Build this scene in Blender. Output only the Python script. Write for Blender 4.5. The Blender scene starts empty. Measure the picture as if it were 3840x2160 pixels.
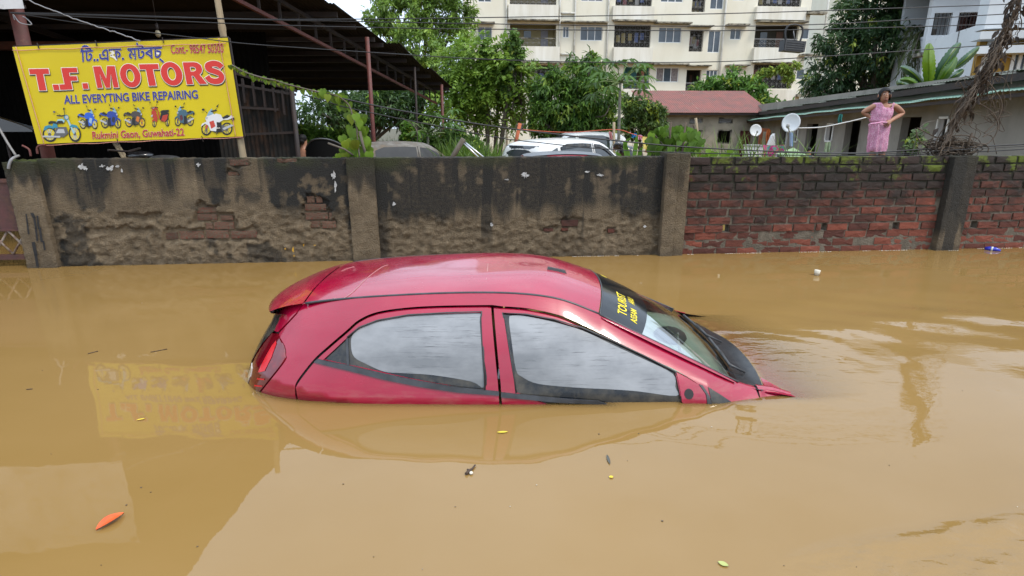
import bpy, bmesh, math, random
import numpy as np
from mathutils import Vector, Matrix, noise
from mathutils.geometry import delaunay_2d_cdt
from mathutils.bvhtree import BVHTree
R = math.radians
random.seed(7)
C = bpy.context.scene.collection
sc = bpy.context.scene

# ---------------------------------------------------------------- camera, sky, sun, exposure
CAM_H, CAM_F, CAM_T = 1.35, 2109.0, R(15.9)      # metres above the flood, focal length in photo pixels, downward tilt
CT, ST = math.cos(CAM_T), math.sin(CAM_T)
cd = bpy.data.cameras.new('camera'); cam = bpy.data.objects.new('camera', cd); C.objects.link(cam)
cam.location = (0, 0, CAM_H); cam.rotation_euler = (R(90) - CAM_T, 0, 0)
cd.sensor_width = 36; cd.lens = 36 * CAM_F / 3840; cd.clip_start = .05; cd.clip_end = 2000
sc.camera = cam
SUN_EL, SUN_AZ = R(58), R(128)                    # azimuth clockwise from +Y: high, to the right and a little behind the camera
world = bpy.data.worlds.new('World'); sc.world = world; world.use_nodes = True
wn, wl = world.node_tree.nodes, world.node_tree.links
bg = wn['Background']; bg.inputs[1].default_value = .15
sky = wn.new('ShaderNodeTexSky'); sky.sky_type = 'NISHITA'; sky.sun_disc = False
sky.sun_elevation = SUN_EL; sky.sun_rotation = SUN_AZ; sky.dust_density = 4; sky.air_density = 1.2; sky.ozone_density = 1
tc = wn.new('ShaderNodeTexCoord'); mp = wn.new('ShaderNodeMapping'); mp.inputs['Scale'].default_value = (1, 1, 2.2)
cn = wn.new('ShaderNodeTexNoise'); cn.inputs['Scale'].default_value = 2.2; cn.inputs['Detail'].default_value = 6; cn.inputs['Roughness'].default_value = .55
cr_ = wn.new('ShaderNodeMapRange'); cr_.inputs[1].default_value = .3; cr_.inputs[2].default_value = .62; cr_.inputs[3].default_value = .55; cr_.inputs[4].default_value = .97
mx = wn.new('ShaderNodeMixRGB'); mx.inputs[2].default_value = (7.5, 8.8, 10.5, 1)
gx_ = wn.new('ShaderNodeSeparateXYZ'); gr_ = wn.new('ShaderNodeMapRange'); gr_.inputs[1].default_value = 0; gr_.inputs[2].default_value = .8; gr_.inputs[3].default_value = .72; gr_.inputs[4].default_value = 1.25   # overcast: brighter overhead than at the horizon
gm_ = wn.new('ShaderNodeMixRGB'); gm_.blend_type = 'MULTIPLY'; gm_.inputs[0].default_value = 1
wl.new(tc.outputs['Generated'], mp.inputs[0]); wl.new(mp.outputs[0], cn.inputs[0]); wl.new(cn.outputs[0], cr_.inputs[0])
wl.new(cr_.outputs[0], mx.inputs[0]); wl.new(sky.outputs[0], mx.inputs[1]); wl.new(tc.outputs['Generated'], gx_.inputs[0]); wl.new(gx_.outputs['Z'], gr_.inputs[0]); wl.new(mx.outputs[0], gm_.inputs[1]); wl.new(gr_.outputs[0], gm_.inputs[2]); wl.new(gm_.outputs[0], bg.inputs[0])
sl = bpy.data.lights.new('sun', 'SUN'); sun = bpy.data.objects.new('sun', sl); C.objects.link(sun)
sl.energy = 1.5; sl.angle = R(10); sl.color = (1, .92, .80)
sd = Vector((math.sin(SUN_AZ) * math.cos(SUN_EL), math.cos(SUN_AZ) * math.cos(SUN_EL), math.sin(SUN_EL)))
sun.rotation_euler = sd.to_track_quat('Z', 'Y').to_euler(); sun.location = sd * 30
sc.view_settings.view_transform = 'Standard'; sc.view_settings.look = 'None'; sc.view_settings.gamma = 1
sc.view_settings.use_curve_mapping = False; sc.view_settings.exposure = .42
sc.render.engine = 'CYCLES'
sc.cycles.use_denoising = True
sc.cycles.max_bounces = 7; sc.cycles.diffuse_bounces = 3; sc.cycles.glossy_bounces = 4; sc.cycles.transparent_max_bounces = 12
sc.cycles.caustics_reflective = False; sc.cycles.caustics_refractive = False; sc.cycles.sample_clamp_indirect = 6

# ---------------------------------------------------------------- measuring: a photo pixel (3840 x 2160) to a place in the scene
def ray(px, py):
    v = (1080 - py) / CAM_F
    return Vector(((px - 1920) / CAM_F, CT + ST * v, -ST + CT * v))
def atY(px, py, Y):
    r = ray(px, py); return Vector((0, 0, CAM_H)) + r * (Y / r.y)
def atZ(px, py, Z=0.):
    r = ray(px, py); return Vector((0, 0, CAM_H)) + r * ((Z - CAM_H) / r.z)
W0, WE, WN = Vector((-4.56, 5.53, 0)), Vector((.9961, .0882, 0)), Vector((-.0882, .9961, 0))   # boundary wall: start, along, away
def wall_sz(px, py, off=0.):
    r = ray(px, py); o = W0 + WN * off
    p = Vector((0, 0, CAM_H)) + r * (o.dot(WN) / r.dot(WN)); return ((p - W0).dot(WE), p.z)
def wp(s, z, off=0.):
    p = W0 + WE * s + WN * off; return Vector((p.x, p.y, z))
def on_wall(px, py, off=0.):
    s, z = wall_sz(px, py, off); return wp(s, z, off)

# ---------------------------------------------------------------- helpers
MATS = {}
def lnk(nt, a, b): nt.links.new(a, b)
def mat(name, col, col2=None, scale=8., rough=.6, bump=0., bscale=30., metal=0., spec=.5, contrast=(.35, .65), stretch=(1, 1, 1),
        trans=0., bdist=.02, rand=0., coat=0., detail=5, attr=None, dirt=None, dscale=3., damt=(.5, .75)):
    m = bpy.data.materials.new(name); m.use_nodes = True; nt = m.node_tree; N = nt.nodes
    b = N['Principled BSDF']; b.inputs['Roughness'].default_value = rough; b.inputs['Metallic'].default_value = metal
    b.inputs['Specular IOR Level'].default_value = spec; b.inputs['Coat Weight'].default_value = coat; b.inputs['Coat Roughness'].default_value = .06
    t = N.new('ShaderNodeTexCoord'); mpn = N.new('ShaderNodeMapping'); mpn.inputs['Scale'].default_value = stretch
    lnk(nt, t.outputs['Object'], mpn.inputs[0])
    out = None
    rgb = N.new('ShaderNodeRGB'); rgb.outputs[0].default_value = (*col, 1); out = rgb.outputs[0]
    if attr:
        a = N.new('ShaderNodeAttribute'); a.attribute_name = attr; out = a.outputs['Color']
    if col2:
        n = N.new('ShaderNodeTexNoise'); n.inputs['Scale'].default_value = scale; n.inputs['Detail'].default_value = detail; n.inputs['Roughness'].default_value = .6
        lnk(nt, mpn.outputs[0], n.inputs['Vector'])
        r = N.new('ShaderNodeMapRange'); r.inputs[1].default_value = contrast[0]; r.inputs[2].default_value = contrast[1]
        lnk(nt, n.outputs[0], r.inputs[0])
        x = N.new('ShaderNodeMixRGB'); x.inputs[2].default_value = (*col2, 1); lnk(nt, r.outputs[0], x.inputs[0]); lnk(nt, out, x.inputs[1]); out = x.outputs[0]
    if dirt:
        n = N.new('ShaderNodeTexNoise'); n.inputs['Scale'].default_value = dscale; n.inputs['Detail'].default_value = 7; n.inputs['Roughness'].default_value = .68
        lnk(nt, mpn.outputs[0], n.inputs['Vector'])
        r = N.new('ShaderNodeMapRange'); r.inputs[1].default_value = damt[0]; r.inputs[2].default_value = damt[1]
        lnk(nt, n.outputs[0], r.inputs[0])
        x = N.new('ShaderNodeMixRGB'); x.inputs[2].default_value = (*dirt, 1); lnk(nt, r.outputs[0], x.inputs[0]); lnk(nt, out, x.inputs[1]); out = x.outputs[0]
    if rand:
        o = N.new('ShaderNodeObjectInfo'); r = N.new('ShaderNodeMapRange'); r.inputs[3].default_value = 1 - rand; r.inputs[4].default_value = 1 + rand
        lnk(nt, o.outputs['Random'], r.inputs[0])
        x = N.new('ShaderNodeMixRGB'); x.blend_type = 'MULTIPLY'; x.inputs[0].default_value = 1
        cb = N.new('ShaderNodeCombineColor'); [lnk(nt, r.outputs[0], cb.inputs[i]) for i in range(3)]
        lnk(nt, out, x.inputs[1]); lnk(nt, cb.outputs[0], x.inputs[2]); out = x.outputs[0]
    lnk(nt, out, b.inputs['Base Color'])
    if bump:
        n = N.new('ShaderNodeTexNoise'); n.inputs['Scale'].default_value = bscale; n.inputs['Detail'].default_value = 6; n.inputs['Roughness'].default_value = .65
        lnk(nt, mpn.outputs[0], n.inputs['Vector'])
        bp = N.new('ShaderNodeBump'); bp.inputs['Strength'].default_value = bump; bp.inputs['Distance'].default_value = bdist
        lnk(nt, n.outputs[0], bp.inputs['Height']); lnk(nt, bp.outputs[0], b.inputs['Normal'])
    if trans:
        tr = N.new('ShaderNodeBsdfTranslucent'); lnk(nt, out, tr.inputs[0]); ms = N.new('ShaderNodeMixShader'); ms.inputs[0].default_value = trans
        o = N['Material Output']; lnk(nt, b.outputs[0], ms.inputs[1]); lnk(nt, tr.outputs[0], ms.inputs[2]); lnk(nt, ms.outputs[0], o.inputs[0])
    MATS[name] = m
    return m

def tag(o, label=None, cat=None, group=None, kind=None):
    if label: o['label'] = label
    if cat: o['category'] = cat
    if group: o['group'] = group
    if kind: o['kind'] = kind
    return o
def thing(name, label, cat, loc=(0, 0, 0), group=None, rz=0.):
    o = bpy.data.objects.new(name, None); C.objects.link(o); o.location = loc; o.rotation_euler = (0, 0, rz); o.empty_display_size = .1
    return tag(o, label, cat, group)
def put(name, me, m, parent=None, local=False):
    o = bpy.data.objects.new(name, me); C.objects.link(o)
    if m is not None and not me.materials: me.materials.append(m)
    if parent is not None:
        o.parent = parent
        if not local: o.location = -world_loc(parent)
    return o
def world_loc(o):
    p = Vector(o.location); 
    while o.parent: o = o.parent; p = p + Vector(o.location)
    return p
def dup(o, parent=None):
    c = o.copy(); C.objects.link(c)
    if parent: c.parent = parent
    for ch in list(o.children): dup(ch, c)
    return c
class MB:
    """collects simple solids into one mesh"""
    def __init__(s): s.v = []; s.f = []; s.sm = []; s.nrm = None
    def add(s, vs, fs, smooth=False):
        b = len(s.v); s.v += [tuple(v) for v in vs]; s.f += [tuple(i + b for i in f) for f in fs]; s.sm += [smooth] * len(fs); return s
    def box(s, a, b, rot=None, at=None):
        (x0, y0, z0), (x1, y1, z1) = a, b
        vs = [Vector(p) for p in ((x0, y0, z0), (x1, y0, z0), (x1, y1, z0), (x0, y1, z0), (x0, y0, z1), (x1, y0, z1), (x1, y1, z1), (x0, y1, z1))]
        if rot is not None: vs = [rot @ v for v in vs]
        if at is not None: vs = [v + Vector(at) for v in vs]
        return s.add(vs, [(0, 3, 2, 1), (4, 5, 6, 7), (0, 1, 5, 4), (1, 2, 6, 5), (2, 3, 7, 6), (3, 0, 4, 7)])
    def obox(s, o, u, v, w):
        o, u, v, w = map(Vector, (o, u, v, w))
        vs = [o, o + u, o + u + v, o + v, o + w, o + u + w, o + u + v + w, o + v + w]
        f = [(0, 3, 2, 1), (4, 5, 6, 7), (0, 1, 5, 4), (1, 2, 6, 5), (2, 3, 7, 6), (3, 0, 4, 7)]
        if u.cross(v).dot(w) < 0: f = [q[::-1] for q in f]
        return s.add(vs, f)
    def tube(s, pts, r, n=8, cap=True, r2=None):
        pts = [Vector(p) for p in pts]; k = len(pts); rs = [r + ((r2 if r2 is not None else r) - r) * i / max(1, k - 1) for i in range(k)] if not isinstance(r, (list, tuple)) else list(r)
        vs, fs = [], []; up = None
        for i, p in enumerate(pts):
            d = (pts[min(i + 1, k - 1)] - pts[max(i - 1, 0)])
            if d.length < 1e-9: d = Vector((0, 0, 1))
            d.normalize()
            if up is None: up = d.orthogonal().normalized()
            up = (up - d * up.dot(d));
            if up.length < 1e-6: up = d.orthogonal()
            up.normalize(); sd_ = d.cross(up)
            vs += [p + (up * math.cos(2 * math.pi * j / n) + sd_ * math.sin(2 * math.pi * j / n)) * rs[i] for j in range(n)]
        for i in range(k - 1):
            for j in range(n):
                a, b2 = i * n + j, i * n + (j + 1) % n; fs.append((a, b2, b2 + n, a + n))
        s.add(vs, fs, True)
        if cap:
            b = len(s.v) - len(vs); s.f.append(tuple(b + j for j in range(n))[::-1]); s.f.append(tuple(b + (k - 1) * n + j for j in range(n))); s.sm += [False, False]
        return s
    def grid(s, P, smooth=True, closed=False):
        n, m = len(P), len(P[0]); vs = [p for row in P for p in row]; fs = []
        for i in range(n - 1):
            for j in range(m - 1 + (1 if closed else 0)):
                fs.append((i * m + j, i * m + (j + 1) % m, (i + 1) * m + (j + 1) % m, (i + 1) * m + j))
        return s.add(vs, fs, smooth)
    def ell(s, c, r, nu=12, nv=8, rot=None):
        P = []
        for i in range(nv + 1):
            a = math.pi * i / nv
            row = [Vector((r[0] * math.sin(a) * math.cos(2 * math.pi * j / nu), r[1] * math.sin(a) * math.sin(2 * math.pi * j / nu), r[2] * math.cos(a))) for j in range(nu)]
            if rot is not None: row = [rot @ v for v in row]
            P.append([v + Vector(c) for v in row])
        return s.grid(P, True, True)
    def mesh(s, name='m'):
        me = bpy.data.meshes.new(name); me.from_pydata(s.v, [], s.f); me.polygons.foreach_set('use_smooth', s.sm); me.update(); return me
    def build(s, name, m, parent=None, local=False):
        return put(name, s.mesh(name), m, parent, local)

def cr(pts, n=6, closed=False):
    """Catmull-Rom through points"""
    P = [Vector(p) for p in pts]; out = []; k = len(P)
    rng = range(k if closed else k - 1)
    for i in rng:
        g = (lambda j: P[j % k]) if closed else (lambda j: P[max(0, min(k - 1, j))])
        p0, p1, p2, p3 = g(i - 1), g(i), g(i + 1), g(i + 2)
        for q in range(n):
            t = q / n
            out.append(.5 * ((2 * p1) + (p2 - p0) * t + (2 * p0 - 5 * p1 + 4 * p2 - p3) * t * t + (3 * p1 - p0 - 3 * p2 + p3) * t ** 3))
    if not closed: out.append(P[-1])
    return out
def inside(poly, x, y):
    poly = np.asarray(poly); c = np.zeros(len(x), bool); j = len(poly) - 1
    for i in range(len(poly)):
        xi, yi, xj, yj = *poly[i], *poly[j]
        if yi != yj: c ^= ((yi > y) != (yj > y)) & (x < (xj - xi) * (y - yi) / (yj - yi) + xi)
        j = i
    return c
def dens(poly, step):
    out = []
    for i in range(len(poly)):
        a, b = Vector(poly[i][:2]), Vector(poly[(i + 1) % len(poly)][:2]); n = max(1, int((b - a).length / step))
        out += [a + (b - a) * (q / n) for q in range(n)]
    return out
def fill2d(poly, holes=(), step=.04):
    """triangulates an outline with holes; returns 2-D points, triangles and the boundary loops (point indices)"""
    loops = [dens(poly, step)] + [dens(h, step) for h in holes]
    V, E = [], []
    for L in loops:
        b = len(V); V += L; E += [(b + i, b + (i + 1) % len(L)) for i in range(len(L))]
    A = np.array([tuple(v) for v in loops[0]]); lo, hi = A.min(0), A.max(0)
    gx, gy = np.meshgrid(np.arange(lo[0] + step * .5, hi[0], step), np.arange(lo[1] + step * .5, hi[1], step)); gx, gy = gx.ravel(), gy.ravel()
    def ins(x, y):
        k = inside(A, x, y)
        for L in loops[1:]: k &= ~inside(np.array([tuple(v) for v in L]), x, y)
        return k
    k = ins(gx, gy); B = np.array([tuple(v) for v in V])
    if k.any():
        gx, gy = gx[k], gy[k]
        dd = np.min((gx[:, None] - B[None, :, 0]) ** 2 + (gy[:, None] - B[None, :, 1]) ** 2, axis=1) > (step * .35) ** 2
        V = V + [Vector(p) for p in zip(gx[dd], gy[dd])]
    ov, oe, of, ovo, *_ = delaunay_2d_cdt(V, E, [], 0, 1e-6)
    T = np.array([tuple(f) for f in of]); P = np.array([tuple(v) for v in ov]); c = P[T].mean(1); T = T[ins(c[:, 0], c[:, 1])]
    cnt = {}
    for t in T.tolist():
        for a, b in ((t[0], t[1]), (t[1], t[2]), (t[2], t[0])):
            cnt.setdefault((min(a, b), max(a, b)), []).append((a, b))
    bd = [e[0] for e in cnt.values() if len(e) == 1]
    return P, T.tolist(), bd
def sheet(poly, f, holes=(), step=.04, rim=None, flip=False, an=False):
    """fills an outline, maps it through f(u,v)->3-D and turns its rim back by the vector function/vector rim"""
    P, T, bd = fill2d(poly, holes, step)
    Q = [Vector(f(*p)) for p in P]; mb = MB()
    mb.add(Q, [t[::-1] if flip else t for t in T], True)
    if an:
        mb.nrm = []
        for p in P: du, dv = Vector(f(p[0] + .004, p[1])) - Vector(f(p[0] - .004, p[1])), Vector(f(p[0], p[1] + .004)) - Vector(f(p[0], p[1] - .004)); mb.nrm.append(du.cross(dv).normalized())
    if rim is not None:
        ids = sorted({i for e in bd for i in e}); mp_ = {i: k for k, i in enumerate(ids)}; n = len(ids)
        vs = [Q[i] for i in ids] + [Q[i] + Vector(rim) for i in ids]
        fs = [(mp_[b], mp_[a], mp_[a] + n, mp_[b] + n) for a, b in bd]
        mb.add(vs, [q[::-1] if flip else q for q in fs], False)
    return mb
def fbm(v, o=4, s=1.):
    return noise.fractal(Vector(v) * s, 1.0, 2.0, o, noise_basis='PERLIN_ORIGINAL')
def lerp_tab(tab, x):
    if x <= tab[0][0]: return tab[0][1]
    for (a, p), (b, q) in zip(tab, tab[1:]):
        if x <= b: return p + (q - p) * (x - a) / (b - a)
    return tab[-1][1]
def cubic_tab(tab, x):
    """smooth interpolation through a table"""
    xs = [t[0] for t in tab]
    if x <= xs[0]: return tab[0][1]
    if x >= xs[-1]: return tab[-1][1]
    i = max(k for k in range(len(xs) - 1) if xs[k] <= x)
    def sl_(k):
        if k == 0: return (tab[1][1] - tab[0][1]) / (xs[1] - xs[0])
        if k == len(xs) - 1: return (tab[-1][1] - tab[-2][1]) / (xs[-1] - xs[-2])
        return (tab[k + 1][1] - tab[k - 1][1]) / (xs[k + 1] - xs[k - 1])
    h = xs[i + 1] - xs[i]; t = (x - xs[i]) / h; a, b = tab[i][1], tab[i + 1][1]
    return (2 * t ** 3 - 3 * t ** 2 + 1) * a + (t ** 3 - 2 * t ** 2 + t) * h * sl_(i) + (-2 * t ** 3 + 3 * t ** 2) * b + (t ** 3 - t ** 2) * h * sl_(i + 1)
def smooth(a, b, x):
    t = max(0., min(1., (x - a) / (b - a))); return t * t * (3 - 2 * t)

# ---------------------------------------------------------------- ground
groundm = mat('wet_earth', (.10, .075, .045), (.05, .055, .02), scale=.6, rough=.9, bump=.6, bscale=6)
def ground_z(x, y):
    s = (Vector((x, y, 0)) - W0).dot(WN)
    z = -.9
    if s > 0: z = -.45 + .40 * smooth(8, 30, s) + .10 * smooth(30, 60, s)
    z += .82 * math.exp(-(((x - 5.2) / 1.5) ** 2 + ((y - 7.9) / 1.0) ** 2)) * (1 if s > .35 else 0)
    return z
gx = sorted(set([-900, -300, -120, -60] + list(np.arange(-40, 41, 2.)) + list(np.arange(3, 8, .25)) + [60, 120, 300, 900])); gy = sorted(set([-900, -300, -60, -20, -5, 0, 3] + list(np.arange(5, 12, .25)) + list(np.arange(12, 60, 2.)) + [90, 160, 300, 900]))
mb = MB(); mb.grid([[Vector((x, y, ground_z(x, y))) for x in gx] for y in gy]); tag(mb.build('ground', groundm), 'earth under the flood and behind the wall', None, None, 'structure')

# ---------------------------------------------------------------- boundary wall
wall = thing('boundary_wall', 'low boundary wall of mould-stained plaster and mossy brick standing in the flood', 'wall', wp(3, 0))
plasterm = mat('stained_plaster', (1, 1, 1), (.022, .018, .013), scale=42, detail=9, contrast=(.57, .90), rough=.85, attr='Col', bump=1., bscale=80, bdist=.045)
MOLD, MOSS, TAN, PALE, DARKT = (np.array(c) for c in ((.012, .0105, .0075), (.030, .034, .005), (.148, .106, .060), (.285, .212, .128), (.05, .04, .025)))
def col_attr(me, cols):
    a = me.color_attributes.new('Col', 'FLOAT_COLOR', 'POINT'); a.data.foreach_set('color', np.array([(c[0], c[1], c[2], 1.) for c in cols], dtype=np.float32).ravel())
def mixc(a, b, t): t = max(0., min(1., t)); return a * (1 - t) + b * t
def plaster_colour(s, z, k):
    n1 = fbm((s * 1.7, z * 1.5, k * 7), 5); n2 = fbm((s * 9, z * 9, 3 + k), 4); st = fbm((s * 5, z * .55, 11 + k), 4); n3 = fbm((s * 38, z * 38, 5), 2)
    er_ = smooth(.62 if k == 0 else .50, .40, z + .14 * n1); c = mixc(TAN, PALE, .30 + .45 * n1 + .30 * n2 + er_ * (.12 + .55 * fbm((s * 12, z * 15, 2), 6))) * (1 + .25 * n3)
    if k == 0:
        m = smooth(.66, 1.0, z + .26 * st + .1 * n1) * .80 + .9 * smooth(1.95, 2.45, s + .12 * st) * smooth(.30, .62, z + .13 * n1) * smooth(-.45, .1, n1 + n2 + .25)
        m *= 1 - .75 * smooth(1.86, 1.92, s) * (1 - smooth(2.05, 2.12, s)) * (1 if z > .55 else 0)
        m += .75 * smooth(1.25, 1.7, s) * smooth(.55, .66, z + .06 * n1) * (1 - smooth(.72, .82, z)) * smooth(-.1, .3, n2 + st + .15)
        m += .8 * smooth(.22, .5, n1 * 1.4 + n2 * .5 - .05) * (1 - smooth(.5, .75, z))
        m += smooth(.12, 0, s) * .5
    else:
        b = .52 + .22 * st + .16 * n1
        m = smooth(b - .10, b + .10, z) * (.95 - .55 * smooth(.12, .5, n2 + n1 * .6) * smooth(.6, .7, z)) + .85 * smooth(.24, .42, st + n1 * .3) * smooth(.05, .4, z) + .8 * smooth(3.36, 3.22, s + .05 * st)
        c = c * .86
    m += .55 * smooth(.10, .42, fbm((s * 11, z * .35, 17 + k), 4)) * smooth(.45, .95, z)      # rain streaks
    c = mixc(c, MOLD, m * (.93 + .25 * n3))
    g = smooth(.93, 1.06, z + .05 * n1 + .03 * n2) * smooth(-.25, .25, n1 + .35 * n2) * .75 + (.7 * smooth(.86, 1.0, z) * math.exp(-((s - 3.35) / .12) ** 2) if k else 0)
    c = mixc(c, MOSS, g)
    return c * (1 - .35 * smooth(.10, .0, z))
HOLES = []     # broken-away plaster: s, z, half width, half height
def hole_box(c, s, o, *r):
    for x0, y0, x1, y1 in r:
        a, b = wall_sz(o[0] + x0 / s, o[1] + y0 / s), wall_sz(o[0] + x1 / s, o[1] + y1 / s); HOLES.append(((a[0] + b[0]) / 2, (a[1] + b[1]) / 2, abs(b[0] - a[0]) / 2, abs(a[1] - b[1]) / 2, c))
hole_box(0, 2.0125, (0, 560), (1235, 600, 1950, 690), (1540, 545, 1780, 605), (1475, 420, 1660, 500), (1475, 485, 1760, 540), (2300, 340, 2440, 420), (2290, 410, 2470, 470), (2280, 475, 2500, 540), (2330, 535, 2540, 605), (1715, 60, 1885, 130), (1710, 165, 1800, 200), (2080, 60, 2250, 92), (620, 600, 1130, 640), (880, 490, 1200, 530))
hole_box(1, 1.8667, (1200, 560), (1685, 490, 1815, 542), (1680, 545, 1740, 575), (1560, 548, 1640, 580), (2010, 550, 2070, 590))
def plaster_relief(s, z, k):
    n1 = fbm((s * 3.1, z * 3.3, 20 + k), 4); n2 = fbm((s * 15, z * 15, 30), 4)
    er = smooth(.62 if k == 0 else .50, .40, z + .14 * n1) ; h = .009 * er * (fbm((s * 12, z * 15, 2), 6) * 2.0) + .004 * er * fbm((s * 5, z * 7, 8), 3) - .007 * er + .0042 * n2 * (.4 + er * 1.6)
    w = .055 * fbm((s * 8, z * 8, 40), 4)
    for hs, hz, a, b, kk in HOLES:
        if kk == k and abs(s - hs) < a + .12 and abs(z - hz) < b + .12:
            d = max((abs(s - hs + w) - a), (abs(z - hz + w * .8) - b)) + .012 * n2; h = min(h, -.030 * smooth(.012, -.002, d) + h * smooth(-.01, .03, d) * .8)
    return h
def plaster_panel(s0, s1, k):
    ns, nz = int((s1 - s0) / .0125), 86; mb = MB(); P = []; cols = []
    for j in range(nz + 1):
        z = -.02 + 1.075 * j / nz if j else -.4; row = []
        for i in range(ns + 1):
            s = s0 + (s1 - s0) * i / ns; top = 1.055 + .006 * fbm((s * 5, 0, k), 3)
            row.append(wp(s, min(z, top), -plaster_relief(s, z, k))); cols.append(plaster_colour(s, z, k))
        P.append(row)
    for off, dz in ((.03, .008), (.08, .010), (.125, 0.), (.13, -1.4)):
        P.append([wp(s0 + (s1 - s0) * i / ns, 1.055 + dz + .008 * fbm((i * .2, off * 30, k), 3), off) for i in range(ns + 1)]); cols += [mixc(plaster_colour(s0 + (s1 - s0) * i / ns, 1.05, k), PALE, .25 * max(0, fbm((i * .3, off * 40, 9), 3) + .1)) for i in range(ns + 1)]
    mb.grid(P); me = mb.mesh('plaster'); col_attr(me, cols); return put('plaster_panel', me, plasterm, wall)
panA = plaster_panel(-.005, 2.908, 0); panA['label'] = 'tan plaster panel eroded down to brick low on its face'
panB = plaster_panel(3.178, 6.195, 1); panB['label'] = 'plaster panel black with mould over its upper half'
def pillar(s0, s1, top, f0, k, lab, tilt=0.):
    """concrete post, its front face f0 proud of the wall"""
    mb = MB(); P = []; cols = []; ring = [(s0, .14)] + [(s0, .14 - (.14 + f0) * t) for t in (.35, .7, 1)] + [(s0 + (s1 - s0) * t, -f0) for t in np.linspace(.04, .96, 22)] + [(s1, -f0 + (.14 + f0) * t) for t in (0, .3, .65, 1)]
    zs = [-.4] + list(np.linspace(-.02, top, 84))
    for z in zs:
        row = []
        for i, (s, o) in enumerate(ring):
            n = fbm((s * 14, z * 14, o * 9 + k), 4); ed = .010 * (fbm((z * 9, s * 3, k), 4)) if i in (3, 4, 25, 26) else 0
            row.append(wp(s + .004 * n + tilt * z, z + (.012 * n if z == zs[-1] else 0), o + .005 * n + abs(ed)))
            n1 = fbm((s * 3, z * 2.2, k * 3), 4); st = fbm((s * 12, z * .8, k), 3); c = mixc(TAN * .9, PALE * .9, .35 + .6 * n1 + .3 * n) * (1 + .2 * fbm((s * 50, z * 50, 1), 2))
            b = {0: .78, 1: .72, 2: .80, 3: .30}[k] + .2 * st + .12 * n1
            c = mixc(c, MOLD, smooth(b - .08, b + .1, z) * (.85 if k != 2 else .55)); c = mixc(c, MOSS, smooth(.86, 1.03, z + .06 * n1) * (.75 if k in (0, 1) else .25))
            if k == 3: c = mixc(c, MOLD * 1.6, .12 + .75 * smooth(-.05, .25, st + n1 - 1.5 * (s - 9.5)))
            cols.append(c * (1 - .3 * smooth(.10, 0, z)))
        P.append(row)
    cen = [wp((s0 + s1) / 2 + ((s0 + s1) / 2 - s) * -.5, top + .006, o * .5) for s, o in ring]; P.append(cen); cols += [mixc(MOLD, MOSS, .4)] * len(cen)
    mb.grid(P); me = mb.mesh('pillar'); col_attr(me, cols); o = put('pillar', me, plasterm, wall); o['label'] = lab; return o
pillar(-.285, .0, 1.035, .05, 0, 'end pillar with moss on top and black paint drips')
pillar(2.905, 3.182, 1.06, .035, 1, 'plaster pillar between the two plaster panels')
pillar(6.19, 6.33, 1.095, .075, 2, 'concrete pillar between plaster and brick')
pillar(6.334, 6.455, 1.093, .055, 2, 'concrete pillar strip beside the first brick panel')
pillar(9.43, 9.71, 1.05, .07, 3, 'dark leaning concrete pillar under the dry vines')
# moss lumps on the end pillar
mossm = mat('moss_clump', (.03, .036, .006), (.05, .062, .010), scale=40, rough=1, bump=.8, bscale=90)
mb = MB()
for i in range(26):
    s = -.28 + .42 * random.random(); mb.ell(wp(s, 1.03, .02 + .1 * random.random()), (.03 + .03 * random.random(), .03, .014 + .02 * random.random()), 7, 5)
tag(mb.build('moss', mossm, wall), kind='stuff')
# brick panels
brickm = mat('weathered_red_brick', (.122, .027, .015), (.172, .050, .027), scale=14, rough=.85, rand=.55, bump=.5, bscale=60, contrast=(.3, .75))
nt = brickm.node_tree; N = nt.nodes; b_ = N['Principled BSDF']; src = b_.inputs['Base Color'].links[0].from_socket      # soot and moss spread from the top of the wall
g_ = N.new('ShaderNodeNewGeometry'); sx = N.new('ShaderNodeSeparateXYZ'); n_ = N.new('ShaderNodeTexNoise'); n_.inputs['Scale'].default_value = 3.2; n_.inputs['Detail'].default_value = 7; n_.inputs['Roughness'].default_value = .65
n3 = N.new('ShaderNodeTexNoise'); n3.inputs['Scale'].default_value = 4.6; n3.inputs['Detail'].default_value = 8; n3.inputs['Roughness'].default_value = .7
ma = N.new('ShaderNodeMath'); ma.operation = 'MULTIPLY_ADD'; ma.inputs[1].default_value = 1.9; r_ = N.new('ShaderNodeMapRange'); r_.inputs[1].default_value = 1.12; r_.inputs[2].default_value = 1.72; r_.inputs[4].default_value = .93
mb2 = N.new('ShaderNodeMath'); mb2.operation = 'MULTIPLY_ADD'; mb2.inputs[1].default_value = 2.6; r2 = N.new('ShaderNodeMapRange'); r2.inputs[1].default_value = 2.34; r2.inputs[2].default_value = 2.52; r2.inputs[4].default_value = .95
x1 = N.new('ShaderNodeMixRGB'); x1.inputs[2].default_value = (.012, .0095, .0065, 1); x2 = N.new('ShaderNodeMixRGB'); x2.inputs[2].default_value = (.085, .112, .006, 1)
for a, b in ((g_.outputs['Position'], sx.inputs[0]), (g_.outputs['Position'], n_.inputs[0]), (g_.outputs['Position'], n3.inputs[0]), (n_.outputs[0], ma.inputs[0]), (sx.outputs['Z'], ma.inputs[2]), (ma.outputs[0], r_.inputs[0]), (r_.outputs[0], x1.inputs[0]), (src, x1.inputs[1]),
             (n3.outputs[0], mb2.inputs[0]), (sx.outputs['Z'], mb2.inputs[2]), (mb2.outputs[0], r2.inputs[0]), (r2.outputs[0], x2.inputs[0]), (x1.outputs[0], x2.inputs[1]), (x2.outputs[0], b_.inputs['Base Color'])): nt.links.new(a, b)
mortarm = mat('lime_mortar', (.165, .135, .10), (.085, .07, .05), scale=9, rough=.95, bump=.9, bscale=55)
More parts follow.
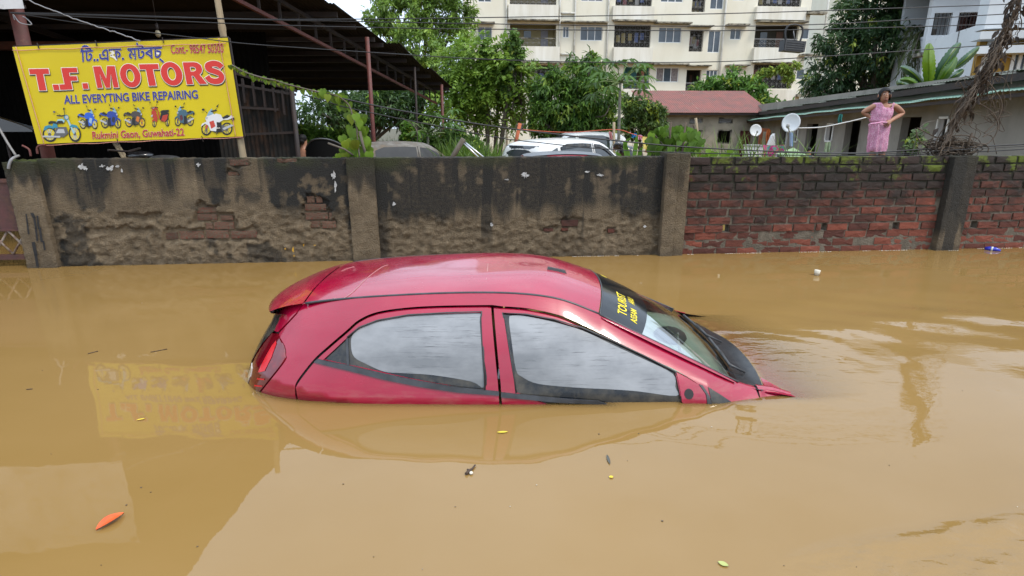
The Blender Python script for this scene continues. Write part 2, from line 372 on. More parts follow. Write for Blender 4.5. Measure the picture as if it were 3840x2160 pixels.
nt = mortarm.node_tree; N = nt.nodes; b_ = N['Principled BSDF']; src = b_.inputs['Base Color'].links[0].from_socket
g_ = N.new('ShaderNodeNewGeometry'); sx = N.new('ShaderNodeSeparateXYZ'); n_ = N.new('ShaderNodeTexNoise'); n_.inputs['Scale'].default_value = 3.2; n_.inputs['Detail'].default_value = 7
ma = N.new('ShaderNodeMath'); ma.operation = 'MULTIPLY_ADD'; ma.inputs[1].default_value = .75; r_ = N.new('ShaderNodeMapRange'); r_.inputs[1].default_value = .80; r_.inputs[2].default_value = 1.20; r_.inputs[4].default_value = .93; x1 = N.new('ShaderNodeMixRGB'); x1.inputs[2].default_value = (.012, .012, .005, 1)
for a, b in ((g_.outputs['Position'], sx.inputs[0]), (g_.outputs['Position'], n_.inputs[0]), (n_.outputs[0], ma.inputs[0]), (sx.outputs['Z'], ma.inputs[2]), (ma.outputs[0], r_.inputs[0]), (r_.outputs[0], x1.inputs[0]), (src, x1.inputs[1]), (x1.outputs[0], b_.inputs['Base Color'])): nt.links.new(a, b)
BV = []
for k in range(12):
    rr = random.Random(k); j = lambda a: (rr.random() - .5) * 2 * a
    mb = MB(); L, Hh = .5, .5; nseg = 5
    fr = [(-L + 2 * L * t, -Hh) for t in np.linspace(0, 1, nseg)][:-1] + [(L, -Hh), (L, 0)] + [(L - 2 * L * t, Hh) for t in np.linspace(0, 1, nseg)][:-1] + [(-L, Hh), (-L, 0)]
    a = [(x * .985 + j(.006), 0.03 + j(.05), z * .96 + j(.022)) for x, z in fr]; b = [(x + j(.004), .28, z) for x, z in fr]; c = [(x, 1, z) for x, z in fr]; n = len(fr)
    mb.add(a + b + c + [(j(.1), -.02 + j(.06), j(.1))], [(i, (i + 1) % n, 2 * n + n) [:3] for i in range(0)], False)
    mb.f += [((i + 1) % n + n * q, i + n * q, i + n * (q + 1), (i + 1) % n + n * (q + 1)) for q in (0, 1) for i in range(n)]; mb.f += [((i), (i + 1) % n, 3 * n) for i in range(n)]; mb.sm = [False] * len(mb.f)
    BV.append(mb.mesh('brick')); BV[-1].materials.append(brickm)
bareb = mat('mortar_smeared_brick', (.175, .036, .020), (.13, .10, .065), scale=11, rough=.9, bump=.8, bscale=45, contrast=(.40, .53), rand=.3)
BV2 = []
for b_m in BV: b_c = b_m.copy(); b_c.materials.clear(); b_c.materials.append(bareb); BV2.append(b_c)
def brick(s, z, ln, ht, depth, parent, off, rnd=0., bare=False):
    o = bpy.data.objects.new('brick', random.choice(BV2 if bare else BV)); C.objects.link(o); o.parent = parent
    M = Matrix(((WE.x * ln, WN.x * depth, 0, 0), (WE.y * ln, WN.y * depth, 0, 0), (0, 0, ht, 0), (0, 0, 0, 1)))
    q = Matrix.Rotation(rnd, 4, 'Y'); p = wp(s, z, off) - world_loc(parent)
    o.matrix_local = Matrix.Translation(p) @ Matrix.Rotation(math.atan2(WE.y, WE.x), 4, 'Z') @ q @ Matrix.Diagonal((ln, depth, ht, 1)); return o
vents = [(wall_sz(2440 + x / 1.84, 560 + 548 / 1.84)[0]) for x in (521, 1196, 1692, 2232)]
def brick_panel(s0, s1, lab, seed):
    rr = random.Random(seed)
    rows = []; z = 1.048
    for r in range(9): rows.append((z - .073 - .0, z)); z -= .0915
    z += .012
    for r in range(5): rows.append((z - .078, z)); z -= .0875
    vs = [v for v in vents if s0 < v < s1]; vz = rows[8]
    P, T, bd = fill2d([(s0, -.4), (s1, -.4), (s1, 1.04), (s0, 1.04)], [[(v - .035, vz[0] - .004), (v + .04, vz[0] - .004), (v + .04, vz[1] + .004), (v - .035, vz[1] + .004)] for v in vs], .05)
    mb = MB(); n = len(P); jit = [.006 * fbm((p[0] * 12, p[1] * 12, 3), 3) for p in P]
    mb.add([wp(p[0], p[1], .016 + jj) for p, jj in zip(P, jit)], T, True); mb.add([wp(p[0], p[1], .115) for p in P], [t[::-1] for t in T])
    mb.add([wp(p[0], p[1], .016) for p in P] + [wp(p[0], p[1], .115) for p in P], [(b, a, a + n, b + n) for a, b in bd])
    pan = put('brick_panel', mb.mesh('mortar'), mortarm, wall); pan['label'] = lab
    for r, (z0, z1) in enumerate(rows):
        low = r >= 9; s = s0 - (.12 if r % 2 else 0) + rr.random() * .02
        while s < s1 - .02:
            L = (.245 if low else .232) * (1 + (rr.random() - .5) * .12)
            if not low and rr.random() < .10: L *= .55
            a, b = max(s, s0 + .004), min(s + L, s1 - .004)
            gapw = .008 if low else .016 + .016 * rr.random()
            if r == 8:
                hit = [v for v in vs if a < v + .04 and b > v - .035]
                if hit:
                    v = hit[0]
                    if v - .037 - a > .05: brick((a + v - .037) / 2, (z0 + z1) / 2, v - .037 - a, z1 - z0, .11, pan, .0)
                    s = v + .042; continue
            if b - a > .035:
                hgt = (z1 - z0) * (1 + (rr.random() - .5) * (.05 if low else .16)); brick((a + b) / 2, (z0 + z1) / 2 + (rr.random() - .5) * .006, b - a, hgt, .10, pan, (.010 if low else 0) + rr.random() * .008 - .002, (rr.random() - .5) * (.01 if low else .035))
            s += L + gapw
    return pan
brick_panel(6.457, 9.43, 'brick panel with three open vent holes between pillars', 3)
brick_panel(9.712, 12.4, 'mossy brick panel running out of the picture', 5)
# bricks bared under the broken plaster
for x0, y0, x1, y1 in ((1240, 632, 1337, 680), (1345, 622, 1535, 676), (1545, 615, 1725, 672), (1735, 620, 1940, 670), (1545, 560, 1600, 603), (1605, 552, 1765, 603), (1480, 492, 1635, 535), (1660, 502, 1755, 535), (1470, 440, 1650, 478), (2295, 415, 2460, 462), (2300, 482, 2475, 530), (2380, 350, 2430, 405), (2310, 355, 2370, 405), (2335, 545, 2415, 590), (2425, 545, 2535, 595), (1725, 78, 1870, 122), (1715, 172, 1800, 198), (2085, 72, 2235, 100), (2480, 480, 2515, 530)):
    a, b = wall_sz(x0 / 2.0125, 560 + y0 / 2.0125), wall_sz(x1 / 2.0125, 560 + y1 / 2.0125); brick((a[0] + b[0]) / 2, (a[1] + b[1]) / 2, b[0] - a[0], a[1] - b[1], .08, panA, .010 + .010 * random.random(), (random.random() - .5) * .05, True)
for x0, y0, x1, y1 in ((1690, 497, 1808, 538), (1690, 552, 1738, 570), (1568, 555, 1632, 575), (2018, 558, 2064, 584)):
    a, b = wall_sz(1200 + x0 / 1.8667, 560 + y0 / 1.8667), wall_sz(1200 + x1 / 1.8667, 560 + y1 / 1.8667); brick((a[0] + b[0]) / 2, (a[1] + b[1]) / 2, b[0] - a[0], a[1] - b[1], .08, panB, .008)
# torn paper, yellow marks and black drips on the wall
paperm = mat('torn_white_paper', (.50, .50, .49), (.22, .21, .20), scale=60, rough=.9)
blackdrip = mat('black_paint_drip', (.010, .010, .011), rough=.35); yelmark = mat('yellow_paint_mark', (.55, .30, .02), rough=.8)
def scrap(name, o, s, box, m, parent, f=0., seed=0, n=17):
    rr = random.Random(seed); x0, y0, x1, y1 = box; cx, cy = (x0 + x1) / 2, (y0 + y1) / 2
    pts = [(cx + (x1 - x0) / 2 * math.cos(a) * (.2 + .85 * rr.random()) * 1.1, cy + (y1 - y0) / 2 * math.sin(a) * (.2 + .85 * rr.random()) * 1.1) for a in np.linspace(0, 2 * math.pi, n + 1)[:-1]]
    pts = [wall_sz(o[0] + x / s, o[1] + y / s, f) for x, y in pts]
    mb = MB(); c = (sum(p[0] for p in pts) / n, sum(p[1] for p in pts) / n); mb.add([wp(p[0], p[1], f - .002 * rr.random()) for p in pts] + [wp(*c, f - .001)], [((i + 1) % n, i, n) for i in range(n)]); put(name, mb.mesh(name), m, parent)
O1, O2, O3 = (0, 560), (1200, 560), (2440, 560)
for i, b in enumerate(((588, 102, 640, 160), (620, 115, 668, 168), (748, 112, 795, 140), (790, 118, 875, 168), (870, 112, 910, 145), (905, 140, 930, 180), (1480, 98, 1515, 135), (2495, 155, 2540, 240), (2515, 230, 2545, 345))): scrap('paper_scrap', O1, 2.0125, b, paperm, panA, -.008, i)
for i, b in enumerate(((1405, 152, 1465, 205), (1290, 204, 1330, 220), (505, 365, 532, 402), (1190, 505, 1212, 552), (1850, 148, 1895, 165), (1935, 166, 1990, 190), (2262, 530, 2290, 550))): scrap('paper_scrap', O2, 1.8667, b, paperm, panB, -.008, i + 20)
for i, b in enumerate(((2205, 730, 2222, 785), (2285, 712, 2298, 735), (2365, 718, 2385, 730), (2145, 742, 2160, 758), (2212, 795, 2228, 812))): scrap('paint_mark', O1, 2.0125, b, yelmark, panA, -.010, i + 40)
mb = MB()
for b in ((192, 488, 212, 560), (200, 550, 222, 640), (228, 480, 272, 520), (250, 510, 280, 600), (262, 590, 290, 690), (275, 500, 300, 600), (290, 590, 325, 700), (320, 690, 345, 760), (238, 700, 285, 800), (258, 790, 295, 885)):
    x0, y0, x1, y1 = b; w_ = (x1 - x0) * .55; q = [wall_sz(x / 2.0125, 560 + y / 2.0125, -.058) for x, y in ((x0, y0), (x0 + w_, y0), (x1, y1), (x1 - w_, y1))]; mb.add([wp(*p, -.0585) for p in q], [(3, 2, 1, 0)])
o = put('paint_drip', mb.mesh(), blackdrip, wall)
# ---------------------------------------------------------------- rusty gate at the left end
gate = thing('rusty_gate', 'rusty maroon metal gate with lattice bars beside the end pillar', 'gate', wp(-.9, 0, .08))
gatem = mat('maroon_gate_paint', (.085, .028, .026), (.05, .022, .018), scale=7, rough=.65, dirt=(.12, .05, .025), dscale=9, bump=.2)
latm = mat('peeling_lattice_paint', (.30, .26, .22), (.12, .05, .03), scale=25, rough=.8)
zt_ = wall_sz(60, 680, .06)[1]; zm_ = wall_sz(60, 862, .06)[1]; zb_ = wall_sz(60, 955, .06)[1]; zl_ = .02
mb = MB(); mb.obox(wp(-1.7, zm_, .07), WE * 1.4, WN * .006, (0, 0, zt_ - zm_)); mb.build('sheet_panel', gatem, gate)
mb = MB(); [mb.obox(wp(-1.72, z, .055), WE * 1.43, WN * .04, (0, 0, h)) for z, h in ((zt_ - .012, .035), (zm_ - .012, .02), (zb_ - .05, .05), (-.3, .05))]; [mb.obox(wp(s, -.35, .05), WE * .035, WN * .045, (0, 0, zt_ + .36)) for s in (-1.74, -1.02, -.325)]; mb.build('gate_frame', gatem, gate)
for i in range(8):
    for d in (0, 1):
        mb = MB(); s0 = -1.70 + .175 * i; s1 = s0 + .175; a, b = (zb_, zm_) if d else (zm_, zb_); mb.tube([wp(s0, a, .07), wp(s1, b, .075 + .008 * d)], .010, 6); mb.build('lattice_bar', latm, gate)

# ---------------------------------------------------------------- the flooded red hatchback
CY = 3.33
ZD = [(-1.55, .20), (-1.45, .29), (-1.3, .395), (-1.11, .448), (-.675, .49), (-.11, .508), (.225, .48), (.465, .395), (.7, .286), (.95, .171), (1.19, .06), (1.30, .03), (1.5, -.012), (2.0, -.24)]
YD = [(-1.55, 2.95), (-1.3, 2.885), (-1.11, 2.85), (-.11, 2.85), (.225, 2.845), (.465, 2.83), (1.19, 2.71), (1.5, 2.69), (2.0, 2.82)]
YB = [(-1.2, 2.60), (-.6, 2.588), (0, 2.583), (.87, 2.598), (1.3, 2.602), (2.0, 2.74)]
ZT = [(-1.45, .36), (-1.38, .40), (-1.2, .468), (-.98, .515), (-.66, .548), (-.137, .573), (.075, .57), (.236, .551), (.41, .503), (.53, .462)]
XR = [(-.6, -1.50), (-.1, -1.55), (0, -1.53), (.1, -1.495), (.2, -1.445), (.3, -1.385), (.36, -1.365), (.42, -1.36), (.5, -1.30)]
def plan_y(x, z):
    zd, yd, yb = cubic_tab(ZD, x), lerp_tab(YD, x), cubic_tab(YB, x); zb = min(.02, zd - .12); t = (z - zb) / (zd - zb)
    zl = .10 - .21 * (x + 1.24); und = .42 * max(0., min(zl, .2) - z) if x < -.5 else 0.      # crease along the rear flank
    if t <= 0: return yb + .18 * (z - zb) ** 2 + und
    t = min(t, 1.06); return yb + (yd - yb) * (.5 * t + .5 * t ** 3) + und
PW = 3.5
def side(x, z):
    """near side of the body: y for a place along the car and a height"""
    y = plan_y(x, z); xr = lerp_tab(XR, z); xk = xr + .70; e = (xk - x) / .70
    if e > 0: y += (CY - y) * (1 - (1 - min(e, .9999) ** PW) ** (1 / PW))
    return y
def rearx(y, z):
    y0 = plan_y(lerp_tab(XR, z) + .1, z); yy = min(y, 2 * CY - y); fr = max(0., min(1., (yy - y0) / (CY - y0)))
    xr = lerp_tab(XR, z); return xr + .70 - .70 * (1 - (1 - fr) ** PW) ** (1 / PW)
def sidept(px, py):
    Y = 2.66
    for _ in range(30):
        p = atY(px, py, Y); Y = .5 * Y + .5 * min(side(max(p.x, -1.5), p.z), 3.0)
    return (p.x, p.z)
q4 = lambda *a: [sidept(880 + x / 2.1467, 900 + y / 2.1467) for x, y in a]
q5 = lambda *a: [sidept(1880 + x / 2.1467, 900 + y / 2.1467) for x, y in a]
def near(off=0.): return lambda x, z: Vector((x, side(x, z) - off, z))
def roofz(x, q):
    zd, zt = cubic_tab(ZD, x), cubic_tab(ZT, x); z = zd + (zt - zd) * (1 - abs(q) ** 2.4)
    return z
def mirror_mesh(me):
    m2 = me.copy()
    co = np.empty(len(me.vertices) * 3); m2.vertices.foreach_get('co', co); co = co.reshape(-1, 3); co[:, 1] = 2 * CY - co[:, 1]
    m2.vertices.foreach_set('co', co.ravel()); m2.flip_normals(); m2.update(); return m2

paint = mat('red_car_paint', (.33, .0025, .030), (.27, .0025, .025), scale=2, rough=.30, coat=.7, spec=.4, dirt=(.33, .05, .06), dscale=2.2, damt=(.60, 1.0))
nt = paint.node_tree; N = nt.nodes          # dusty film: rougher in patches, fine specks
n_ = N.new('ShaderNodeTexNoise'); n_.inputs['Scale'].default_value = 3; n_.inputs['Detail'].default_value = 8; n_.inputs['Roughness'].default_value = .7
r_ = N.new('ShaderNodeMapRange'); r_.inputs[1].default_value = .35; r_.inputs[2].default_value = .7; r_.inputs[3].default_value = .14; r_.inputs[4].default_value = .38
nt.links.new(n_.outputs[0], r_.inputs[0]); nt.links.new(r_.outputs[0], N['Principled BSDF'].inputs['Roughness'])
b_ = N['Principled BSDF']; src = b_.inputs['Base Color'].links[0].from_socket           # silt dried on just above the water
g_ = N.new('ShaderNodeNewGeometry'); sx = N.new('ShaderNodeSeparateXYZ'); n3 = N.new('ShaderNodeTexNoise'); n3.inputs['Scale'].default_value = 7; n3.inputs['Detail'].default_value = 9; n3.inputs['Roughness'].default_value = .72
mz = N.new('ShaderNodeMapping'); mz.inputs['Scale'].default_value = (1, 1, 5); r3 = N.new('ShaderNodeMapRange'); r3.inputs[1].default_value = .13; r3.inputs[2].default_value = .0; r4 = N.new('ShaderNodeMapRange'); r4.inputs[1].default_value = .46; r4.inputs[2].default_value = .72; r4.inputs[4].default_value = .55
m4 = N.new('ShaderNodeMath'); m4.operation = 'MULTIPLY'; x4 = N.new('ShaderNodeMixRGB'); x4.inputs[2].default_value = (.33, .13, .10, 1)
for a, b in ((g_.outputs['Position'], sx.inputs[0]), (g_.outputs['Position'], mz.inputs[0]), (mz.outputs[0], n3.inputs[0]), (sx.outputs['Z'], r3.inputs[0]), (n3.outputs[0], r4.inputs[0]), (r3.outputs[0], m4.inputs[0]), (r4.outputs[0], m4.inputs[1]), (m4.outputs[0], x4.inputs[0]), (src, x4.inputs[1]), (x4.outputs[0], b_.inputs['Base Color'])): nt.links.new(a, b)
gapm = mat('panel_gap_black', (.012, .010, .011), rough=.7)
rubber = mat('black_rubber_trim', (.025, .026, .028), (.055, .055, .055), scale=20, rough=.45)
greytrim = mat('weathered_grey_trim', (.045, .047, .052), (.022, .022, .024), scale=14, rough=.3)
tint = mat('dark_window_glass', (.010, .012, .015), rough=.04, spec=.5, dirt=(.10, .085, .06), dscale=6, damt=(.42, .75))
film = mat('dusty_silver_window_film', (.27, .275, .28), (.14, .145, .15), scale=2.4, rough=.20, spec=.7, stretch=(1, 1, 2.2))
nt = film.node_tree; N = nt.nodes           # scraped, horizontal scratches in the film
t_ = N.new('ShaderNodeTexCoord'); m_ = N.new('ShaderNodeMapping'); m_.inputs['Scale'].default_value = (5, 5, 120); m_.inputs['Rotation'].default_value = (0, R(4), 0)
n_ = N.new('ShaderNodeTexNoise'); n_.inputs['Scale'].default_value = 1; n_.inputs['Detail'].default_value = 6; n_.inputs['Roughness'].default_value = .75
n2 = N.new('ShaderNodeTexNoise'); n2.inputs['Scale'].default_value = 3.2; n2.inputs['Detail'].default_value = 2
r_ = N.new('ShaderNodeMapRange'); r_.inputs[1].default_value = .55; r_.inputs[2].default_value = .68
r2 = N.new('ShaderNodeMapRange'); r2.inputs[1].default_value = .42; r2.inputs[2].default_value = .60
mu = N.new('ShaderNodeMath'); mu.operation = 'MULTIPLY'
b_ = N['Principled BSDF']; src = b_.inputs['Base Color'].links[0].from_socket; x_ = N.new('ShaderNodeMixRGB'); x_.inputs[2].default_value = (.05, .05, .05, 1)
for a, b in ((t_.outputs['Object'], m_.inputs[0]), (m_.outputs[0], n_.inputs[0]), (t_.outputs['Object'], n2.inputs[0]), (n_.outputs[0], r_.inputs[0]), (n2.outputs[0], r2.inputs[0]),
             (r_.outputs[0], mu.inputs[0]), (r2.outputs[0], mu.inputs[1]), (mu.outputs[0], x_.inputs[0]), (src, x_.inputs[1]), (x_.outputs[0], b_.inputs['Base Color'])): nt.links.new(a, b)
def glass_mat(name, tintc, frac=.75):
    """clear pane: mirror-like film over a see-through tint"""
    m = bpy.data.materials.new(name); m.use_nodes = True; nt = m.node_tree; N = nt.nodes; N.clear()
    o = N.new('ShaderNodeOutputMaterial'); g = N.new('ShaderNodeBsdfGlossy'); g.inputs[1].default_value = .02; t = N.new('ShaderNodeBsdfTransparent'); t.inputs[0].default_value = (*tintc, 1)
    d = N.new('ShaderNodeBsdfDiffuse'); d.inputs[0].default_value = (.30, .27, .22, 1)
    f = N.new('ShaderNodeFresnel'); f.inputs[0].default_value = 1.5; mp_ = N.new('ShaderNodeMath'); mp_.operation = 'MULTIPLY'; mp_.inputs[1].default_value = .62; mp_.use_clamp = True
    nz = N.new('ShaderNodeTexNoise'); nz.inputs['Scale'].default_value = 6; nz.inputs['Detail'].default_value = 8; rr = N.new('ShaderNodeMapRange'); rr.inputs[1].default_value = .45; rr.inputs[2].default_value = .9; rr.inputs[4].default_value = 1 - frac
    a = N.new('ShaderNodeMixShader'); b = N.new('ShaderNodeMixShader')
    for p, q in ((f.outputs[0], mp_.inputs[0]), (nz.outputs[0], rr.inputs[0]), (rr.outputs[0], a.inputs[0]), (t.outputs[0], a.inputs[1]), (d.outputs[0], a.inputs[2]), (mp_.outputs[0], b.inputs[0]), (a.outputs[0], b.inputs[1]), (g.outputs[0], b.inputs[2]), (b.outputs[0], o.inputs[0])): nt.links.new(p, q)
    return m
clear = glass_mat('windscreen_glass', (.72, .80, .76))

car = thing('hatchback_car', 'crimson red hatchback flooded up to its windows in brown water', 'car', (0, CY, -.75))
def carpart(name, mb, m, both=True, parent=car, label=None):
    me = mb.mesh(name); twin = mirror_mesh(me) if both else None
    if mb.nrm:
        nv = [tuple(n) for n in mb.nrm] + [(0., 0., 0.)] * (len(me.vertices) - len(mb.nrm)); me.normals_split_custom_set_from_vertices(nv)
    o = put(name, me, m, parent)
    if label: o['label'] = label
    if both and name == 'window_glass': put(name, twin, clear, car)
    elif both and name != 'window_film': put(name, twin, m, car)
    return o
# under-shell: black, shows in the panel gaps
sh = MB(); xs = list(np.linspace(-1.47, 1.95, 60)); P = []
for x in xs:
    zt = cubic_tab(ZD, x) - .004; row = []
    for t in np.linspace(0, 1, 16):
        z = -.55 + (zt + .55) * t; xx = max(x, lerp_tab(XR, z) + .03); row.append(Vector((xx + (.012 if x < -1.2 else 0), side(xx, z) + .016, z)))
    P.append(row)
# leave the shell open at the windows: keep only a band below the belt and the frames come from the panels
belt = lambda x: cubic_tab([(-1.5, .16), (-.84, .15), (-.46, .06), (0, .0), (.9, -.06), (1.9, -.3)], x)
P = [[Vector((p.x, p.y, p.z)) for p in row if True] for row in P]
for i, row in enumerate(P):
    x = xs[i]; zt = belt(x) if -1.0 < x < 1.0 else cubic_tab(ZD, x) - .004
    for j in range(len(row)):
        z = -.55 + (zt + .55) * j / (len(row) - 1); xx = max(x, lerp_tab(XR, z) + .03); row[j] = Vector((xx + (.012 if x < -1.2 else 0), side(xx, z) + .016, z))
sh.grid(P); carpart('inner_shell', sh, gapm)
# --- outlines traced on the side surface
sm2 = lambda pts, n=5: [(p.x, p.y) for p in cr([(x, z, 0) for x, z in pts], n)]
gap_r = q4((486, 1180), (520, 1120), (640, 970), (760, 860), (900, 740), (1000, 655), (1150, 592), (1400, 556), (1700, 541), (2072, 536)); gap_r = sm2(gap_r)
gap_f = q5((0, 545), (200, 560), (420, 605), (560, 655), (800, 768), (1000, 868), (1250, 990), (1420, 1070), (1600, 1190), (1690, 1300)); gap_f = sm2(gap_f)
lamp_e = sm2(q4((180, 1255), (380, 1000), (405, 920), (395, 850), (352, 765)))
hatch_e = q4((356, 742), (430, 665), (500, 590), (533, 532), (547, 520))
drip = [(x, cubic_tab(ZD, x)) for x in np.linspace(-1.11, 1.28, 60)]
lip = lambda pts, dx, dz: [(x + dx, z + dz) for x, z in pts]
def zx(z): return lerp_tab(XR, z) + .035
body_out = [(-1.24, -.40)] + lip(lamp_e, .007, 0) + lip(hatch_e, .004, -.002) + drip + [(1.285, .0), (1.285, -.40), (1.02, -.40), (1.0, -.05)] + [tuple(v) for v in lip(gap_f[::-1], .004, .006)] + [(x, z + .007) for x, z in gap_r[::-1]] + [(gap_r[0][0] - .006, gap_r[0][1] - .05), (gap_r[0][0] - .006, -.40)]
RIM = (0, .022, 0)
carpart('side_panel', sheet(body_out, near(), step=.020, rim=RIM, an=True), paint)
# rear door
bx = q4((2075, 545), (2100, 850), (2130, 1150), (2141, 1320))
rd_out = [(x + .006, z - .004) for x, z in gap_r[:-1]] + lip(bx, -.007, -.002) + [(bx[-1][0] - .006, -.40), (gap_r[0][0] + .004, -.40)]
rd_hole = q4((712, 965), (800, 885), (900, 792), (1000, 712), (1150, 652), (1400, 608), (1700, 592), (1985, 582), (2000, 900), (2012, 1205), (1700, 1172), (1400, 1118), (1100, 1050), (900, 1008)); rd_hole = sm2(rd_hole[:8]) + sm2(rd_hole[8:]+rd_hole[:1])[:-1]
rdoor = carpart('rear_door', sheet(rd_out, near(.001), [rd_hole], step=.025, rim=RIM, an=True), paint)
carpart('window_glass', sheet(rd_hole, near(-.012), step=.05), tint)
f_r = cr([(x, z, 0) for x, z in q4((940, 780), (1005, 716), (1150, 659), (1400, 616), (1700, 597), (1962, 592), (1972, 660), (1995, 1000), (2004, 1190), (1900, 1145), (1600, 1095), (1350, 1078), (1200, 1066), (1050, 1002), (962, 952), (935, 880))], 4, True)
carpart('window_film', sheet([(p.x, p.y) for p in f_r], near(-.010), step=.05), film, label='dusty silver window film peeled back at its lower edge')
carpart('quarter_bar', sheet(q4((892, 795), (912, 792), (922, 1022), (902, 1018)), near(-.004), step=.05, rim=(0, .01, 0)), greytrim)
carpart('belt_trim', sheet(q4((668, 954), (900, 1003), (1200, 1072), (1500, 1134), (1800, 1183), (2128, 1216), (2128, 1248), (1800, 1224), (1500, 1180), (1200, 1120), (900, 1044), (640, 980)), near(.008), step=.04, rim=(0, .01, 0)), greytrim)
# front door
fd_out = lip(bx[::-1], .007, -.002)[::-1][::-1] 
fx = lip(bx, .007, 0)
fd_out = [(fx[0][0], fx[0][1] - .003)] + [(x - .003, z - .006) for x, z in gap_f[:-1]] + [(gap_f[-1][0] - .008, -.06), (gap_f[-1][0] - .03, -.40), (fx[-1][0], -.40)] + fx[::-1][:-1]
fd_hole = q5((15, 588), (200, 602), (420, 643), (650, 712), (900, 820), (1150, 938), (1400, 1065), (1445, 1290)) + [(.905, -.052)] + [(.5, -.045), (.2, -.01)] + q5((118, 1232),)
fdoor = carpart('front_door', sheet(fd_out, near(.001), [fd_hole], step=.025, rim=RIM, an=True), paint)
carpart('window_glass', sheet(fd_hole, near(-.012), step=.05), tint)
f_f = cr([(x, z, 0) for x, z in q5((62, 640), (90, 614), (200, 618), (450, 672), (660, 736), (900, 850), (1150, 965), (1385, 1085), (1405, 1190), (1412, 1262), (1100, 1225), (900, 1210), (600, 1195), (300, 1165), (170, 1110), (118, 1050), (80, 800))], 4, True)
carpart('window_film', sheet([(p.x, p.y) for p in f_f], near(-.010), step=.05), film, label='dusty silver window film with dark smears above the water line')
bt = q5((-2, 1222), (250, 1250), (500, 1275), (775, 1293)) + [(.62, -.05)] + q5((775, 1318), (500, 1308), (250, 1285), (-2, 1262))
carpart('belt_trim', sheet(bt, near(.008), step=.04, rim=(0, .01, 0)), greytrim)
# mirror base plate with a hole, corner glass, seals
hole = [(x, z) for x, z in [(q5((1507, 1235))[0][0] + .024 * math.cos(a), q5((1507, 1235))[0][1] + .024 * math.sin(a)) for a in np.linspace(0, 2 * math.pi, 14)[:-1]]]
mpl = q5((1408, 1062), (1500, 1110), (1590, 1165), (1640, 1235), (1650, 1305)) + [(.985, -.06), (.925, -.06)] + q5((1452, 1300),)
carpart('mirror_base', sheet(mpl, near(.006), [hole], step=.02, rim=RIM), paint, label='bare red mirror base plate with an open hole')
carpart('mirror_seal', sheet(q5((1590, 1160), (1622, 1170), (1672, 1250), (1690, 1312), (1655, 1312), (1645, 1235)), near(.010), step=.03, rim=(0, .015, 0)), rubber)
carpart('corner_glass', sheet(q5((1662, 1178), (1760, 1240), (1850, 1300)) + [(1.10, -.04), (1.02, -.04)] + q5((1690, 1300),), near(.004), step=.03), tint)
carpart('mirror_hole_disc', sheet(hole, near(.0075), step=.02), gapm)  # black disc on the plate paints in the hole's dark inside
for nm, pts in (('window_seal', q4((905, 783), (1000, 703), (1150, 645), (1400, 601), (1700, 585), (1988, 575), (2004, 900), (2016, 1205))), ('window_seal', q5((120, 1232), (70, 900), (10, 585), (200, 597), (420, 638), (650, 706), (900, 813), (1150, 931), (1404, 1060), (1448, 1290)))):
    mb = MB(); mb.tube([near(.001)(*p) for p in pts], .0042, 6); carpart(nm, mb, rubber)
# tail lamps
lp = [(max(x, zx(z)), z) for x, z in ((zx(-.06), -.06), (-1.26, -.06))]
le = [(x - .004, z) for x, z in lamp_e]
lpoly = [(zx(-.1) - .0, -.1), (le[0][0], -.1)] + le + [(zx(z), z) for z in np.linspace(.26, -.08, 9)]
redlens = mat('red_lamp_lens', (.12, .003, .008), (.20, .004, .01), scale=9, rough=.08, coat=.8, contrast=(.5, .62))
whitelens = mat('clear_lamp_lens', (.62, .58, .52), (.42, .40, .37), scale=30, rough=.1, coat=1)
lamp = carpart('tail_lamp', sheet(lpoly, near(.004), step=.025, rim=(.02, .02, 0), an=True), redlens)
wl_ = [(zx(z) + a, z) for z, a in ((-.06, .0), (0, 0), (.05, 0), (.09, 0), (.10, .02), (.09, .045), (.05, .055), (.01, .045), (-.05, .03))]
carpart('reverse_light', sheet(wl_, near(.010), step=.02, rim=(.01, .01, 0)), whitelens)
brightlens = mat('bright_red_reflector', (.55, .006, .012), rough=.2)
for lq in (((335, 805), (340, 830), (300, 940), (245, 1050), (190, 1062), (250, 940), (300, 850)), ((185, 1105), (245, 1112), (240, 1124), (180, 1118)), ((165, 1160), (228, 1168), (222, 1178), (160, 1172)), ((140, 1214), (190, 1220), (186, 1230), (134, 1226))): carpart('lamp_reflector', sheet(q4(*lq), near(.007), step=.02), brightlens)
# hatch: cheek, rear window, lower panel, spoiler
ck = [(x - .006, z) for x, z in hatch_e] + [(x, cubic_tab(ZD, x) + .0) for x in np.linspace(-1.13, -1.29, 6)] + [(zx(z) + .0, z) for z in (.395, .36, .33, .30, .275)]
carpart('hatch_cheek', sheet(ck, near(.003), step=.025, rim=(.02, .02, 0), an=True), paint)
mb = MB(); mb.grid([[Vector((rearx(y, z) - .003, y, z)) for y in np.linspace(2.88, 2 * CY - 2.88, 30)] for z in np.linspace(.36, .02, 12)]); carpart('rear_window', mb, tint, False)
mb = MB(); mb.grid([[Vector((rearx(y, z) - .003, y, z)) for y in np.linspace(2.88, 2 * CY - 2.88, 30)] for z in np.linspace(.012, -.5, 12)]); carpart('hatch_panel', mb, paint, False)
mb = MB(); P = []
tip = lambda q: -1.405 + .095 * abs(q) ** 3
for s_ in np.linspace(0, 1, 10):
    row = []
    for q in np.linspace(-1, 1, 31):
        x = -1.112 + (tip(q) + 1.112) * s_; yh = CY - lerp_tab(YD, x); row.append(Vector((x, CY + q * yh, roofz(max(x, -1.45), q) + .004)))
    P.append(row)
P.append([p + Vector((.010, 0, -.034 * (1 - abs((p.y - CY) / .46) ** 8))) for p in P[-1]]); P.append([p + Vector((.10, 0, -.010)) for p in P[-1]])
mb.grid([r[::-1] for r in P]); carpart('spoiler', mb, paint, False)
